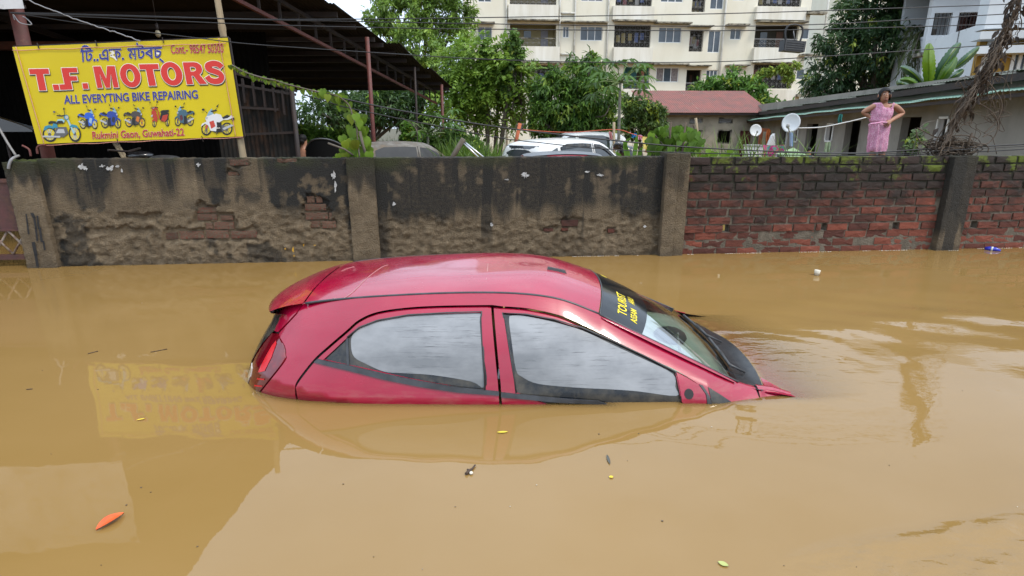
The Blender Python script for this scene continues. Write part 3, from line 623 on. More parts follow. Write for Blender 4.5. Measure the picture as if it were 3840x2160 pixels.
# roof with shallow dents, gutter mouldings, aerial
head = lambda q: .53 - .065 * q * q
def dent(x, y): return -.010 * math.exp(-(((x + .18) / .30) ** 2 + ((y - 3.22) / .14) ** 2)) - .007 * math.exp(-(((x - .12) / .12) ** 2 + ((y - 3.35) / .10) ** 2)) + .003 * fbm((x * 2.2, y * 2.2, 0), 2)
mb = MB(); P = []
for s_ in np.linspace(0, 1, 64):
    row = []
    for q in np.linspace(-.975, .975, 44):
        x = -1.104 + (head(q) - .008 + 1.104) * s_; yh = CY - lerp_tab(YD, x); y = CY + q * yh; row.append(Vector((x, y, roofz(x, q) + .003 + dent(x, y) * (1 - abs(q)) ** .3)))
    P.append(row)
mb.grid(P); carpart('roof', mb, paint, False)
mb = MB(); mb.tube([Vector((x, lerp_tab(YD, x) + .008, cubic_tab(ZD, x) + .002)) for x in np.linspace(-1.10, .46, 40)], .0075, 6); carpart('roof_moulding', mb, greytrim)
a0 = Vector((.13 + .13, 3.20, 0)); a0.z = roofz(a0.x, (a0.y - CY) / .48)
mb = MB(); mb.add([a0 + Vector(v) for v in ((-.055, -.016, 0), (.06, -.018, -.012), (.06, .018, -.012), (-.055, .016, 0), (-.05, -.008, .026), (.05, -.012, .004), (.05, .012, .004), (-.05, .008, .026))], [(4, 5, 6, 7), (0, 1, 5, 4), (1, 2, 6, 5), (2, 3, 7, 6), (3, 0, 4, 7)]); carpart('aerial_base', mb, rubber, False)
# windscreen
def ws(q, s, off=0.):
    a = Vector((head(q), CY + .5 * q, .462 - .067 * abs(q) ** 2.4)); b = Vector((1.25 - .06 * q * q, CY + .62 * q, .05 + .012 * q * q)); p = a + (b - a) * s
    return p + Vector((.45, 0, .9)) * (.022 * math.sin(math.pi * min(1, max(0, s))) * (1 - q * q) + off)
mb = MB(); mb.grid([[ws(q, s) for q in np.linspace(-.995, .995, 36)] for s in np.linspace(.003, .995, 30)]); wsc = carpart('windscreen', mb, clear, False)
blackband = mat('black_sun_strip', (.008, .009, .010), rough=.12, spec=.5)
mb = MB(); mb.grid([[ws(q, .004 + (.36 - .06 * q * q) * s, .0025) for q in np.linspace(-.99, .99, 36)] for s in np.linspace(0, 1, 10)]); put('sun_strip', mb.mesh(), blackband, wsc).location = (0, 0, 0)
frit = MB()
frit.grid([[ws(q, s, .0015) for s in (.955, .975, .995)] for q in np.linspace(-.99, .99, 36)]); o = put('glass_border', frit.mesh(), blackband, wsc); o.location = (0, 0, 0)
mb = MB(); mb.tube([ws(-.998, s, .002) for s in np.linspace(0, 1, 20)], .006, 6); carpart('windscreen_seal', mb, rubber)
mb = MB(); mb.tube([ws(q, 0, .001) for q in np.linspace(-1, 1, 30)], .005, 6); carpart('windscreen_seal', mb, greytrim, False)
yellow_print = mat('yellow_lettering', (.80, .62, .02), rough=.5)
def text_mesh(txt, offset=0., res=3, spacing=1.):
    cu = bpy.data.curves.new('t', 'FONT'); cu.body = txt; cu.size = 1; cu.offset = offset; cu.resolution_u = res; cu.fill_mode = 'FRONT'; cu.space_character = spacing
    ob = bpy.data.objects.new('t', cu); C.objects.link(ob); dg = bpy.context.evaluated_depsgraph_get(); dg.update(); ev = ob.evaluated_get(dg); me = ev.to_mesh()
    V = np.array([tuple(v.co) for v in me.vertices]) if len(me.vertices) else np.zeros((0, 3)); F = [tuple(p.vertices) for p in me.polygons]
    ev.to_mesh_clear(); bpy.data.objects.remove(ob); bpy.data.curves.remove(cu); return V, F
def text_map(txt, f, offset=0., spacing=1., box=None):
    """letters mapped so that the text is 1 wide, its capitals 1 high"""
    V, F = text_mesh(txt, offset, spacing=spacing)
    if box is None: V0, _ = text_mesh(txt, 0., spacing=spacing); box = (V0[:, 0].min(), V0[:, 0].max(), .729)
    mb = MB(); mb.add([f((x - box[0]) / (box[1] - box[0]), y / box[2]) for x, y, z in V], F); return mb, box
def wst(q0, q1, s0, s1): return lambda a, b: ws(q0 + (q1 - q0) * a, s0 + (s1 - s0) * b, .004)
for tx, q0, q1, s0, s1 in (('TOURIST', -.82, -.28, .185, .115), ('ASSAM', -.86, -.58, .262, .212), ('ARU', -.45, -.27, .254, .206)):
    mb, _ = text_map(tx, wst(q0, q1, s0, s1), .012); put('lettering', mb.mesh(), yellow_print, wsc).location = (0, 0, 0)
for k in range(5): mb = MB(); mb.grid([[ws(.34 + .085 * k + .06 * a, .07 + .05 * b + .008 * k, .004) for a in (0, 1)] for b in (0, 1)]); put('lettering', mb.mesh(), yellow_print, wsc)
# red A-pillar mouldings beside the glass, scratches in the roof paint
mb = MB(); mb.grid([[ws(-1.0, s, 0) + Vector((0, (-.024 * math.cos(a) - .008) * (.3 + .7 * math.sin(math.pi * s) ** .3), .010 * math.sin(a) * math.sin(math.pi * s) ** .4 - .005)) for a in np.linspace(0, math.pi, 8)] for s in np.linspace(.012, .975, 24)]); carpart('a_pillar', mb, paint)
scr = mat('pale_scratch', (.50, .30, .28), rough=.6)
def on_roof(px, py):
    Y = 3.2
    for _ in range(25):
        p = atY(px, py, Y); zz = roofz(max(-1.4, min(.5, p.x)), max(-1, min(1, (p.y - CY) / .48))) + dent(p.x, p.y) + .0045; r = ray(px, py); Y = .5 * Y + .5 * max(2.86, min(3.8, r.y * (zz - CAM_H) / r.z))
    return atY(px, py, Y)
for pts in (((790, 470), (880, 465), (960, 410), (1040, 330), (1120, 262), (1190, 215), (1235, 200)), ((2040, 190), (2035, 240), (2025, 320)), ((860, 250), (905, 230), (960, 215))):
    mb = MB(); mb.tube(cr([on_roof(880 + x / 2.1467, 900 + y / 2.1467) for x, y in pts], 5), .0014, 4); carpart('scratch', mb, scr, False)
# cowl, wipers, bonnet, wings
cowlm = mat('wet_black_plastic', (.012, .013, .014), (.03, .03, .03), scale=30, rough=.22, spec=.7)
brear = lambda q: 1.432 - .115 * abs(q) ** 2.2
def cowl(q, s):
    a = ws(q, 1.0); a.z -= .006; b = Vector((brear(q), CY + .645 * q, (.005 if q < 0 else .005 - .022 * q) + (.022 * abs(q) ** 5 if q < 0 else 0))); return a + (b - a) * s + Vector((0, 0, -.006 * math.sin(math.pi * s)))
mb = MB(); mb.grid([[cowl(q, s) for q in np.linspace(-1, 1, 40)] for s in np.linspace(0, 1, 10)]); carpart('cowl', mb, cowlm, False)
for q0, q1 in ((-.72, .02), (.05, .72)):
    mb = MB(); mb.tube([ws(q0 + (q1 - q0) * t, .985 - .045 * t * (1 - t), .014) for t in np.linspace(0, 1, 12)], .008, 6); mb.tube([cowl(q0 * .98 + .02, .5) + Vector((0, 0, .012)), ws(q0, .97, .02), ws(q0 * .6 + q1 * .4, .96, .022)], .007, 6); carpart('wiper', mb, rubber, False)
def bonnet(q, s):
    x = brear(q) + .008 + (1.97 - .10 * q * q - brear(q) - .008) * s
    return Vector((x, CY + (.66 + .02 * math.sin(math.pi * s)) * q, -.003 + (.026 * abs(q) ** 5 if q < 0 else -.022 * q) * (1 - s) - .12 * s * s - .020 * s))
mb = MB(); mb.grid([[bonnet(q, s) for q in np.linspace(-.985, .985, 40)] for s in np.linspace(0, 1, 30)]); carpart('bonnet', mb, paint, False)
wing = [(1.295, .028), (1.40, .018), (1.5, -.012), (1.7, -.085), (1.95, -.22), (1.95, -.5), (1.295, -.5)]
def wingf(x, z): return Vector((x, side(x, z), z))
carpart('wing', sheet(wing, wingf, step=.05, rim=RIM), paint)
mb = MB(); mb.grid([[Vector((x, side(x, cubic_tab(ZD, x)) + (.0 + .055 * s), lerp_tab([(1.295, .028), (1.40, .018), (1.5, -.012), (1.7, -.085), (1.95, -.22)], x) + .006 * math.sin(math.pi * s))) for s in np.linspace(0, 1, 5)] for x in np.linspace(1.297, 1.95, 16)]); carpart('wing_top', mb, paint)
for o_ in car.children:
    if o_.name in ('wing.001', 'wing_top.001'): o_.location.z -= .038      # the car lists away from the camera: the far wing is under water
# cabin: headlining, dashboard, wheel, seats, mirror, ornament
trimm = mat('beige_cabin_plastic', (.50, .54, .42), (.40, .43, .33), scale=6, rough=.6)
darkcab = mat('dark_cabin_fabric', (.05, .05, .052), (.09, .085, .08), scale=12, rough=.9)
mb = MB(); mb.grid([[Vector((x, CY + q * (CY - lerp_tab(YD, x)) * .95, roofz(x, q) - .035)) for x in np.linspace(-1.08, .47, 24)] for q in np.linspace(-1, 1, 20)]); carpart('headlining', mb, darkcab, False)
mb = MB(); mb.grid([[Vector((.66 + .55 * s, CY + .60 * q, lerp_tab([(0, .0), (.10, .06), (.35, .085), (.7, .065), (1, .035)], s) - .02 * q * q)) for q in np.linspace(-1, 1, 20)] for s in np.linspace(0, 1, 12)]); carpart('dashboard', mb, trimm, False)
mb = MB(); mb.ell((1.00, 3.34, .085), (.10, .13, .045), 14, 8); carpart('instrument_pod', mb, darkcab, False)
mb = MB(); c_ = Vector((.70, 2.98, .03)); mb.tube([c_ + Matrix.Rotation(R(62), 3, 'Y') @ Vector((.17 * math.cos(a), .17 * math.sin(a), 0)) for a in np.linspace(0, 2 * math.pi, 24)], .013, 6); carpart('steering_wheel', mb, darkcab, False)
for y in (2.98, 3.68):
    mb = MB(); mb.ell((.0, y, .02), (.07, .22, .20), 12, 8); mb.ell((-.04, y, .27), (.045, .12, .08), 12, 8); mb.tube([(-.03, y - .05, .1), (-.035, y - .05, .27)], .008); mb.tube([(-.03, y + .05, .1), (-.035, y + .05, .27)], .008); carpart('front_seat', mb, darkcab, False)
mb = MB(); mb.ell((-.78, CY, .02), (.08, .55, .20), 12, 8); carpart('rear_seat', mb, darkcab, False)
mb = MB(); mb.ell((.66, CY, .345), (.02, .11, .035), 12, 8); mb.tube([(.66, CY, .36), (.62, CY, .41)], .008); carpart('rear_view_mirror', mb, rubber, False)
mb = MB(); mb.tube([(.97, 3.04, .09), (.955, 3.04, .20)], .004); mb.tube([(.98, 3.015, .09), (.955, 3.04, .185)], .004); mb.tube([(.98, 3.065, .09), (.955, 3.04, .185)], .004); mb.ell((.955, 3.04, .207), (.007, .007, .012), 8, 6); mb.box((.94, 3.0, .08), (1.0, 3.08, .092)); carpart('dashboard_ornament', mb, whitelens, False)

# ---------------------------------------------------------------- flood water
waterm = bpy.data.materials.new('muddy_flood_water'); waterm.use_nodes = True; nt = waterm.node_tree; N = nt.nodes; N.clear()
o_ = N.new('ShaderNodeOutputMaterial'); d_ = N.new('ShaderNodeBsdfDiffuse'); g_ = N.new('ShaderNodeBsdfGlossy'); g_.inputs['Roughness'].default_value = .012; tr_ = N.new('ShaderNodeBsdfTransparent'); tr_.inputs[0].default_value = (1, .97, .93, 1)
fr_ = N.new('ShaderNodeFresnel'); fr_.inputs[0].default_value = 1.52
tcn = N.new('ShaderNodeTexCoord')
def noise_node(scale, det, stretch=(1, 1, 1), rough=.5):
    m_ = N.new('ShaderNodeMapping'); m_.inputs['Scale'].default_value = stretch; n_ = N.new('ShaderNodeTexNoise'); n_.inputs['Scale'].default_value = scale; n_.inputs['Detail'].default_value = det; n_.inputs['Roughness'].default_value = rough
    lnk(nt, tcn.outputs['Object'], m_.inputs[0]); lnk(nt, m_.outputs[0], n_.inputs[0]); return n_
mud = noise_node(.55, 5, (1, 1.6, 1)); rmp = N.new('ShaderNodeMapRange'); rmp.inputs[1].default_value = .35; rmp.inputs[2].default_value = .68; lnk(nt, mud.outputs[0], rmp.inputs[0])
mxc = N.new('ShaderNodeMixRGB'); mxc.inputs[1].default_value = (.226, .134, .041, 1); mxc.inputs[2].default_value = (.252, .153, .053, 1); lnk(nt, rmp.outputs[0], mxc.inputs[0]); lnk(nt, mxc.outputs[0], d_.inputs[0])
big = noise_node(1.3, 2, (1, 1.5, 1)); fine = noise_node(4.5, 2, (1, 1.9, 1)); tiny = noise_node(26, 2, (1, 1.8, 1))
at_ = N.new('ShaderNodeAttribute'); at_.attribute_name = 'ripple'
b1 = N.new('ShaderNodeBump'); b1.inputs['Strength'].default_value = .014; b1.inputs['Distance'].default_value = .25; lnk(nt, big.outputs[0], b1.inputs['Height'])
m2 = N.new('ShaderNodeMath'); m2.operation = 'MULTIPLY'; lnk(nt, at_.outputs['Fac'], m2.inputs[0]); m2.inputs[1].default_value = .30
b2 = N.new('ShaderNodeBump'); b2.inputs['Distance'].default_value = .05; lnk(nt, fine.outputs[0], b2.inputs['Height']); lnk(nt, m2.outputs[0], b2.inputs['Strength']); lnk(nt, b1.outputs[0], b2.inputs['Normal'])
m3 = N.new('ShaderNodeMath'); m3.operation = 'MULTIPLY'; lnk(nt, at_.outputs['Fac'], m3.inputs[0]); m3.inputs[1].default_value = .11
b3 = N.new('ShaderNodeBump'); b3.inputs['Distance'].default_value = .02; lnk(nt, tiny.outputs[0], b3.inputs['Height']); lnk(nt, m3.outputs[0], b3.inputs['Strength']); lnk(nt, b2.outputs[0], b3.inputs['Normal'])
lnk(nt, b3.outputs[0], g_.inputs['Normal']); lnk(nt, b3.outputs[0], d_.inputs['Normal']); lnk(nt, b3.outputs[0], fr_.inputs['Normal'])
ac_ = N.new('ShaderNodeAttribute'); ac_.attribute_name = 'clarity'
ma_ = N.new('ShaderNodeMixShader'); lnk(nt, ac_.outputs['Fac'], ma_.inputs[0]); lnk(nt, d_.outputs[0], ma_.inputs[1]); lnk(nt, tr_.outputs[0], ma_.inputs[2])
mf_ = N.new('ShaderNodeMixShader'); lnk(nt, fr_.outputs[0], mf_.inputs[0]); lnk(nt, ma_.outputs[0], mf_.inputs[1]); lnk(nt, g_.outputs[0], mf_.inputs[2]); lnk(nt, mf_.outputs[0], o_.inputs[0])
wx = [-900, -200, -60, -30, -20, -14, -10, -8, -6.5] + list(np.arange(-5.5, -1.8, .12)) + list(np.arange(-1.7, 2.75, .022)) + list(np.arange(2.79, 5, .05)) + list(np.arange(5.1, 6, .12)) + [6.5, 8, 10, 14, 20, 30, 60, 200, 900]
wy = [-900, -100, -20, -6, -2, -.5, .3] + [.6, .75, .9] + list(np.arange(1.0, 2.3, .028)) + list(np.arange(2.36, 4.6, .022)) + list(np.arange(4.65, 7, .08)) + [7.5, 8.5, 10, 13, 17, 22, 30, 45, 80, 300, 900]
# depth of water over the sunken body panels decides how clear it looks there
bmv, bmf = [], []
bpy.context.view_layer.update()
for o in car.children:
    if o.name.split('.')[0] in ('bonnet', 'cowl', 'wing', 'wing_top', 'side_panel', 'front_door', 'rear_door', 'tail_lamp', 'windscreen', 'belt_trim', 'hatch_panel', 'mirror_base'):
        b0 = len(bmv); bmv += [o.matrix_world @ v.co for v in o.data.vertices]; bmf += [[i + b0 for i in p.vertices] for p in o.data.polygons]
bvh = BVHTree.FromPolygons(bmv, bmf)
MURK = 20.
def clarity(x, y, z):
    if not (-1.7 < x < 2.1 and 2.3 < y < 4.5): return 0.
    v = Vector((x, y, z)) - Vector((0, 0, CAM_H)); best = 0.
    h = bvh.ray_cast(Vector((x, y, z + .0005)), Vector((0, 0, -1)), .3)
    if h[0] is not None: best = .62 * math.exp(-MURK * h[3])
    if y < 2.72:
        loc, nrm, idx, dist = bvh.find_nearest(Vector((x, y, z)), .06)
        if loc is not None: best = max(best, .75 * math.exp(-55 * dist))
    return best
rng_d = lambda x, y: math.hypot((x - 1.55) * 1., (y - 3.1) * 1.2)
V, CL, RP = [], [], []
for y in wy:
    for x in wx:
        d = rng_d(x, y); rp = math.exp(-((d / .55) ** 2)) * .55; z = 0.
        if -2 < x < 3 and 2 < y < 4.6:
            z += .0016 * math.sin(d * 30 + 2 * fbm((x * 3, y * 3, 0), 2)) * math.exp(-d * 1.5) * smooth(.35, .6, d)
        # swell spreading from the right front corner of the picture
        e = math.hypot(x - 3.1, (y - 2.9) * 1.0); rp += .14 * math.exp(-((x - 3.2) / 1.3) ** 2 - ((y - 3.4) / .9) ** 2)
        k = Vector((x, y, 0)); wk = smooth(.06, .0, (y - 1.52) - .22 * (x - 1.0) + .04 * fbm((x * 4, y * 4, 0), 2)) * smooth(.75, 1.1, x) ; rp += 1.3 * wk; z += .010 * math.exp(-(((y - 1.52) - .22 * (x - 1.0)) / .035) ** 2) * smooth(.75, 1.3, x) * smooth(3.4, 2.0, x)
        env = math.exp(-((x - 3.1) / 1.1) ** 2 - ((y - 3.75) / .75) ** 2)
        if env > .02: z += env * (.0050 * math.sin(9.5 * y - 3.2 * x + 1.3 * math.sin(1.7 * x)) + .0022 * math.sin(15 * y + 7 * x + math.sin(3 * y)) + .0015 * math.sin(21 * x - 9 * y))
        if wk > .02: z += wk * (.0030 * math.sin(62 * y - 38 * x + 3 * fbm((x * 5, y * 5, 1), 2)) + .0022 * math.sin(85 * x + 30 * y) * fbm((x * 7, y * 7, 4), 2) + .0040 * fbm((x * 9, y * 14, 7), 3))
        rp += .05 * smooth(5.2, 5.9, y) + .012
        V.append((x, y, z)); RP.append(rp); CL.append(clarity(x, y, z))
nx = len(wx); A_ = np.array(CL).reshape(len(wy), nx); A_[1:-1, 1:-1] = (A_[1:-1, 1:-1] * 2 + A_[:-2, 1:-1] + A_[2:, 1:-1] + A_[1:-1, :-2] + A_[1:-1, 2:]) / 6; CL = A_.ravel().tolist(); F = [(j * nx + i, j * nx + i + 1, (j + 1) * nx + i + 1, (j + 1) * nx + i) for j in range(len(wy) - 1) for i in range(nx - 1)]
me = bpy.data.meshes.new('flood_water'); me.from_pydata(V, [], F); me.polygons.foreach_set('use_smooth', [True] * len(F))
a = me.attributes.new('ripple', 'FLOAT', 'POINT'); a.data.foreach_set('value', RP); a = me.attributes.new('clarity', 'FLOAT', 'POINT'); a.data.foreach_set('value', CL)
tag(put('flood_water', me, waterm), 'muddy brown flood water', None, None, 'structure')

# ---------------------------------------------------------------- planes that facades and boards stand in
class Plane:
    def __init__(s, p0, ang):
        s.o = Vector((p0[0], p0[1], 0)); s.e = Vector((math.cos(ang), math.sin(ang), 0)); s.n = Vector((-math.sin(ang), math.cos(ang), 0))
    def tz(s, px, py, off=0.):
        r = ray(px, py); o = s.o + s.n * off; p = Vector((0, 0, CAM_H)) + r * (o.dot(s.n) / r.dot(s.n)); return ((p - s.o).dot(s.e), p.z)
    def p(s, t, z, off=0.): q = s.o + s.e * t + s.n * off; return Vector((q.x, q.y, z))
    def at(s, px, py, off=0.): return s.p(*s.tz(px, py, off), off)
    def box(s, mb, t0, t1, z0, z1, o0, o1): return mb.obox(s.p(t0, z0, o0), s.e * (t1 - t0), s.n * (o1 - o0), (0, 0, z1 - z0))
    def rect(s, x0, y0, x1, y1, off=0.):
        xc, yc = (x0 + x1) / 2, (y0 + y1) / 2; return (s.tz(x0, yc, off)[0], s.tz(x1, yc, off)[0], s.tz(xc, y1, off)[1], s.tz(xc, y0, off)[1])
K1 = lambda x, y: (x / 2.3375, y / 2.3375)
K2 = lambda x, y: (840 + x / 2.3375, y / 2.3375)
K3 = lambda x, y: (1700 + x / 2.3375, y / 2.3375)
K4 = lambda x, y: (2600 + x / 2.0774, y / 2.0774)
K5 = lambda x, y: (3340 + x / 2.338, y / 2.338)
def beam(mb, a, b, w, h):
    a, b = Vector(a), Vector(b); d = (b - a); L = d.length; d.normalize(); up = Vector((0, 0, 1)); sdv = d.cross(up)
    if sdv.length < 1e-3: sdv = Vector((1, 0, 0))
    sdv.normalize(); up = sdv.cross(d); return mb.obox(a - sdv * w / 2 - up * h / 2, d * L, sdv * w, up * h)

# ---------------------------------------------------------------- open shed with a corrugated roof
rustm = mat('rusty_red_pipe', (.14, .035, .028), (.09, .03, .022), scale=9, rough=.6, dirt=(.20, .10, .05), dscale=14, damt=(.6, .8), bump=.2)
darksteel = mat('dark_steel', (.014, .010, .009), (.028, .015, .011), scale=8, rough=.7)
undersheet = mat('shade_dark_corrugated_sheet', (.026, .020, .017), (.014, .010, .008), scale=1.2, rough=.85, spec=.12, stretch=(1, 1, 1), dirt=(.045, .036, .030), dscale=2.4)  # near-black base: the gloom under the roof is put into the colour
shedwall = mat('shade_dark_tin_wall', (.005, .0047, .0045), (.009, .0082, .0075), scale=2, rough=.9, spec=.08)  # shade inside the shed is painted into this wall colour
shed = thing('open_shed', 'large open shed with dark corrugated iron roof on red pipe posts', 'shed', (-8, 13, -.4))
ex = lambda y: -5. + .15 * y
rz_ = lambda y: 4.06 - .10 * (y - 6)
def corr_sheet(y0, y1, xl, drop, over=0.):
    mb = MB(); n = int((ex(y1) - xl) / .038); P = []
    for y in (y0, y1):
        P.append([Vector((min(xl + .038 * i, ex(y) + over), y, rz_(y) - drop + .011 * (1 if i % 2 else -1))) for i in range(n + 1)])
    Q = [[p + Vector((0, 0, .004)) for p in row] for row in P]
    mb.grid(P, False); mb.grid([r[::-1] for r in Q], False); return mb
yb = [5.6, 8.6, 11.4, 14.2, 17.1, 20.2]
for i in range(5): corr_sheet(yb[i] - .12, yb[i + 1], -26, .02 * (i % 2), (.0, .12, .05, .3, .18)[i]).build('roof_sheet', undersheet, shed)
pur = []
for x, y in ((1020, 122), (1180, 262), (1345, 360), (1420, 430), (1530, 495), (1620, 540), (1730, 600), (1825, 650), (1920, 700), (1990, 740)):
    r = ray(*K2(x, y)); pur.append(5. / (.15 - r.x / r.y))
pur = [5.9, 6.9, 7.9, 8.9, 9.9] + [y for y in pur if y > 10.4]
for y in pur:
    mb = MB(); mb.box((-26, y - .03, rz_(y) - .13), (ex(y) - .06, y + .03, rz_(y) - .035)); mb.build('purlin', darksteel, shed)
tx = lambda y: ex(y) - .55
trussm = darksteel
for nm, dz, w in (('top_chord', .17, .06), ('bottom_chord', .52, .055)):
    mb = MB(); beam(mb, (tx(5.8), 5.8, rz_(5.8) - dz), (tx(20), 20, rz_(20) - dz), w, w); mb.build(nm, rustm if dz > .3 else darksteel, shed)
for y in np.arange(6.2, 20, .62):
    mb = MB(); mb.box((tx(y) - .02, y - .02, rz_(y) - .52), (tx(y) + .02, y + .02, rz_(y) - .15)); mb.build('strut', darksteel, shed)
for xl in (-9.5, -14):
    mb = MB(); beam(mb, (xl, 5.8, rz_(5.8) - .2), (xl, 20, rz_(20) - .2), .08, .1); mb.build('top_chord', darksteel, shed)
for (cx, cy), y, r, m in (((1290, 900), 13., .046, rustm), ((1690, 1050), 16., .030, darksteel), ((1915, 1000), 18.6, .046, rustm)):
    p = atY(*K2(cx, cy), y); mb = MB(); mb.tube([(p.x, y, -.5), (p.x, y, rz_(y) - .15)], r, 10); mb.build('post', m, shed)
lp_ = atY(*K1(300, 800), 6.12); mb = MB(); mb.tube([(lp_.x, 6.12, -.5), (lp_.x, 6.12, rz_(6.1) - .1)], .062, 12); o = mb.build('post', rustm, shed)
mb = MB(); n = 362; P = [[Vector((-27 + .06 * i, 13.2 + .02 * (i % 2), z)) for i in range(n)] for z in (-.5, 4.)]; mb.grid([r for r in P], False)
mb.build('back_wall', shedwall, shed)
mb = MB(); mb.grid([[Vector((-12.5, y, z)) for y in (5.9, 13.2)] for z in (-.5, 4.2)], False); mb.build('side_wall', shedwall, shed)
brk = mat('dim_brickwork', (.16, .055, .035), (.10, .04, .03), scale=5, rough=.9)
mb = MB(); qa, qb = atY(0, 185, 12.7), atY(440, 155, 12.7); mb.box((-12.4, 12.7, qa.z), (qb.x, 12.9, qb.z)); mb.build('brick_band', brk, shed)
# tin partition to the right of the sign
part = thing('tin_partition', 'dark corrugated tin partition with open top rail behind the sign', 'partition', atY(1040, 590, 8.8))
tinm = mat('weathered_tin', (.012, .0115, .011), (.026, .025, .023), scale=2.5, rough=.8, spec=.15, stretch=(1, 1, .4), dirt=(.07, .035, .02), dscale=5)
for x0, y0, x1, y1, h in ((-60, 745, 150, 1400, 0), (150, 765, 380, 1400, 0), (380, 785, 610, 1400, 0)):
    a, b = atY(*K2(x0, 1100), 8.8), atY(*K2(x1 - 3, 1100), 8.8); zt = atY(*K2((x0 + x1) / 2, y0), 8.8).z
    n = max(4, int((b.x - a.x) / .03)); mb = MB(); mb.grid([[Vector((a.x + (b.x - a.x) * i / n, 8.8 + .012 * (i % 2), z)) for i in range(n + 1)] for z in (-.5, zt)], False); mb.build('tin_sheet', tinm, part)
for (x0, y0), (x1, y1) in (((95, 640), (640, 800)), ((100, 740), (630, 830)), ((120, 940), (480, 960)), ((150, 1180), (630, 1160))):
    mb = MB(); beam(mb, atY(*K2(x0, y0), 8.74), atY(*K2(x1, y1), 8.74), .03, .035); mb.build('rail', darksteel, part)
for x in (95, 160, 250, 340, 430, 510, 590):
    mb = MB(); a = atY(*K2(x, 640 + .3 * x), 8.74); mb.box((a.x - .012, 8.72, a.z - .34), (a.x + .012, 8.76, a.z)); mb.build('upright', darksteel, part)
p = atY(*K2(615, 1000), 8.7); mb = MB(); mb.tube([(p.x, 8.7, -.5), (p.x, 8.7, atY(*K2(590, 790), 8.7).z)], .035, 8); mb.build('post', darksteel, part)

# ---------------------------------------------------------------- yellow sign on its bamboo pole
bamboo = mat('dry_bamboo', (.36, .28, .17), (.24, .18, .11), scale=6, rough=.7, stretch=(3, 3, .6), bump=.2)
a, b = on_wall(806, -60, .34), on_wall(921, 600, .34)
pole = thing('bamboo_pole', 'pale bamboo pole holding the right edge of the yellow sign', 'pole', (b.x, b.y, .6))
mb = MB(); pts = []; rs = []
for i in range(40):
    t = i / 39; pts.append(b + (a - b) * t + Vector((0, 0, -.5 * (1 - t)))); rs.append(.036 - .006 * t + (.006 if i % 8 == 0 else 0))
mb.tube(pts, rs, 10); mb.build('cane', bamboo, pole)
SO = .27
def swave(s, z): return .006 * fbm((s * 1.6, z * 1.6, 5), 2) + .003 * math.sin(s * 5)
def sg(px, py, lift=0.):
    s, z = wall_sz(px, py, SO); return wp(s, z, SO + swave(s, z) - lift)
bann = thing('shop_banner', 'yellow vinyl motorcycle repair banner with red and blue lettering above the wall', 'banner', on_wall(*K1(1200, 1240), SO))
yelv = mat('yellow_vinyl', (.60, .475, .002), (.55, .43, .003), scale=1.5, rough=.38, spec=.4)
TL, TR, BR, BL = (K1(*p) for p in ((108, 412), (1995, 330), (2132, 1195), (330, 1262)))
def bil(u, v):
    t = [TL[i] + (TR[i] - TL[i]) * u for i in (0, 1)]; bb = [BL[i] + (BR[i] - BL[i]) * u for i in (0, 1)]; return (t[0] + (bb[0] - t[0]) * v, t[1] + (bb[1] - t[1]) * v)
mb = MB(); mb.grid([[sg(*bil(u, v)) for u in np.linspace(0, 1, 50)] for v in np.linspace(1, 0, 26)]); mb.build('vinyl_sheet', yelv, bann)
mb = MB(); fr4 = [sg(*bil(u, v), -.025) for u, v in ((0, 0), (1, 0), (1, 1), (0, 1))]
for i in range(4): beam(mb, fr4[i], fr4[(i + 1) % 4], .025, .025)
mb.build('back_frame', darksteel, bann)
ink = {k: mat('ink_' + k, c, rough=.45) for k, c in {'red': (.56, .028, .018), 'crimson': (.42, .02, .04), 'blue': (.025, .03, .22), 'black': (.015, .013, .012), 'white': (.75, .72, .62)}.items()}
def quad_map(bl, br, tl, lift): return lambda a, b: sg(*K1(bl[0] + (br[0] - bl[0]) * a + (tl[0] - bl[0]) * b, bl[1] + (br[1] - bl[1]) * a + (tl[1] - bl[1]) * b), lift)
def sign_text(txt, bl, br, tl, layers, sp=1.):
    box = None; V0, _ = text_mesh(txt, 0., spacing=sp); box = (V0[:, 0].min(), V0[:, 0].max(), .729)
    for k, (m, off, dx, dy) in enumerate(layers):
        sh = lambda p: (p[0] + dx, p[1] + dy); mb, _ = text_map(txt, quad_map(sh(bl), sh(br), sh(tl), .004 + .0015 * k), off, sp, box); put('lettering', mb.mesh(), ink[m], bann)
sign_text('T', (350, 793), (405, 791), (308, 603), ()) if False else None
LM = (('black', .050, 3, 9), ('white', .050, 0, 0), ('red', .036, 0, 0))
def word(txt, x0, x1, yb0, yb1, cap, lean, layers, sp=1.): sign_text(txt, (x0, yb0), (x1, yb1), (x0 - lean, yb0 - cap), layers, sp)
def grow(poly, g):
    n = len(poly); A = sum(poly[i][0] * poly[(i + 1) % n][1] - poly[(i + 1) % n][0] * poly[i][1] for i in range(n)); sgn = 1 if A > 0 else -1; out = []
    for i in range(n):
        p, a, b = Vector(poly[i]), Vector(poly[i - 1]), Vector(poly[(i + 1) % n]); d1, d2 = (p - a).normalized(), (b - p).normalized(); n1, n2 = Vector((d1.y, -d1.x)) * sgn, Vector((d2.y, -d2.x)) * sgn; m = n1 + n2; m = m.normalized() if m.length > 1e-4 else n1; out.append(tuple(p + m * (g / max(.45, m.dot(n1)))))
    return out
def ribbon(c, w):
    c = [Vector((p.x, p.y)) for p in cr([(x, y, 0) for x, y in c], 6)]; L, Rr = [], []
    for i, p in enumerate(c): d = (c[min(i + 1, len(c) - 1)] - c[max(0, i - 1)]).normalized(); nn = Vector((-d.y, d.x)); L.append(tuple(p + nn * w / 2)); Rr.append(tuple(p - nn * w / 2))
    return L + Rr[::-1]
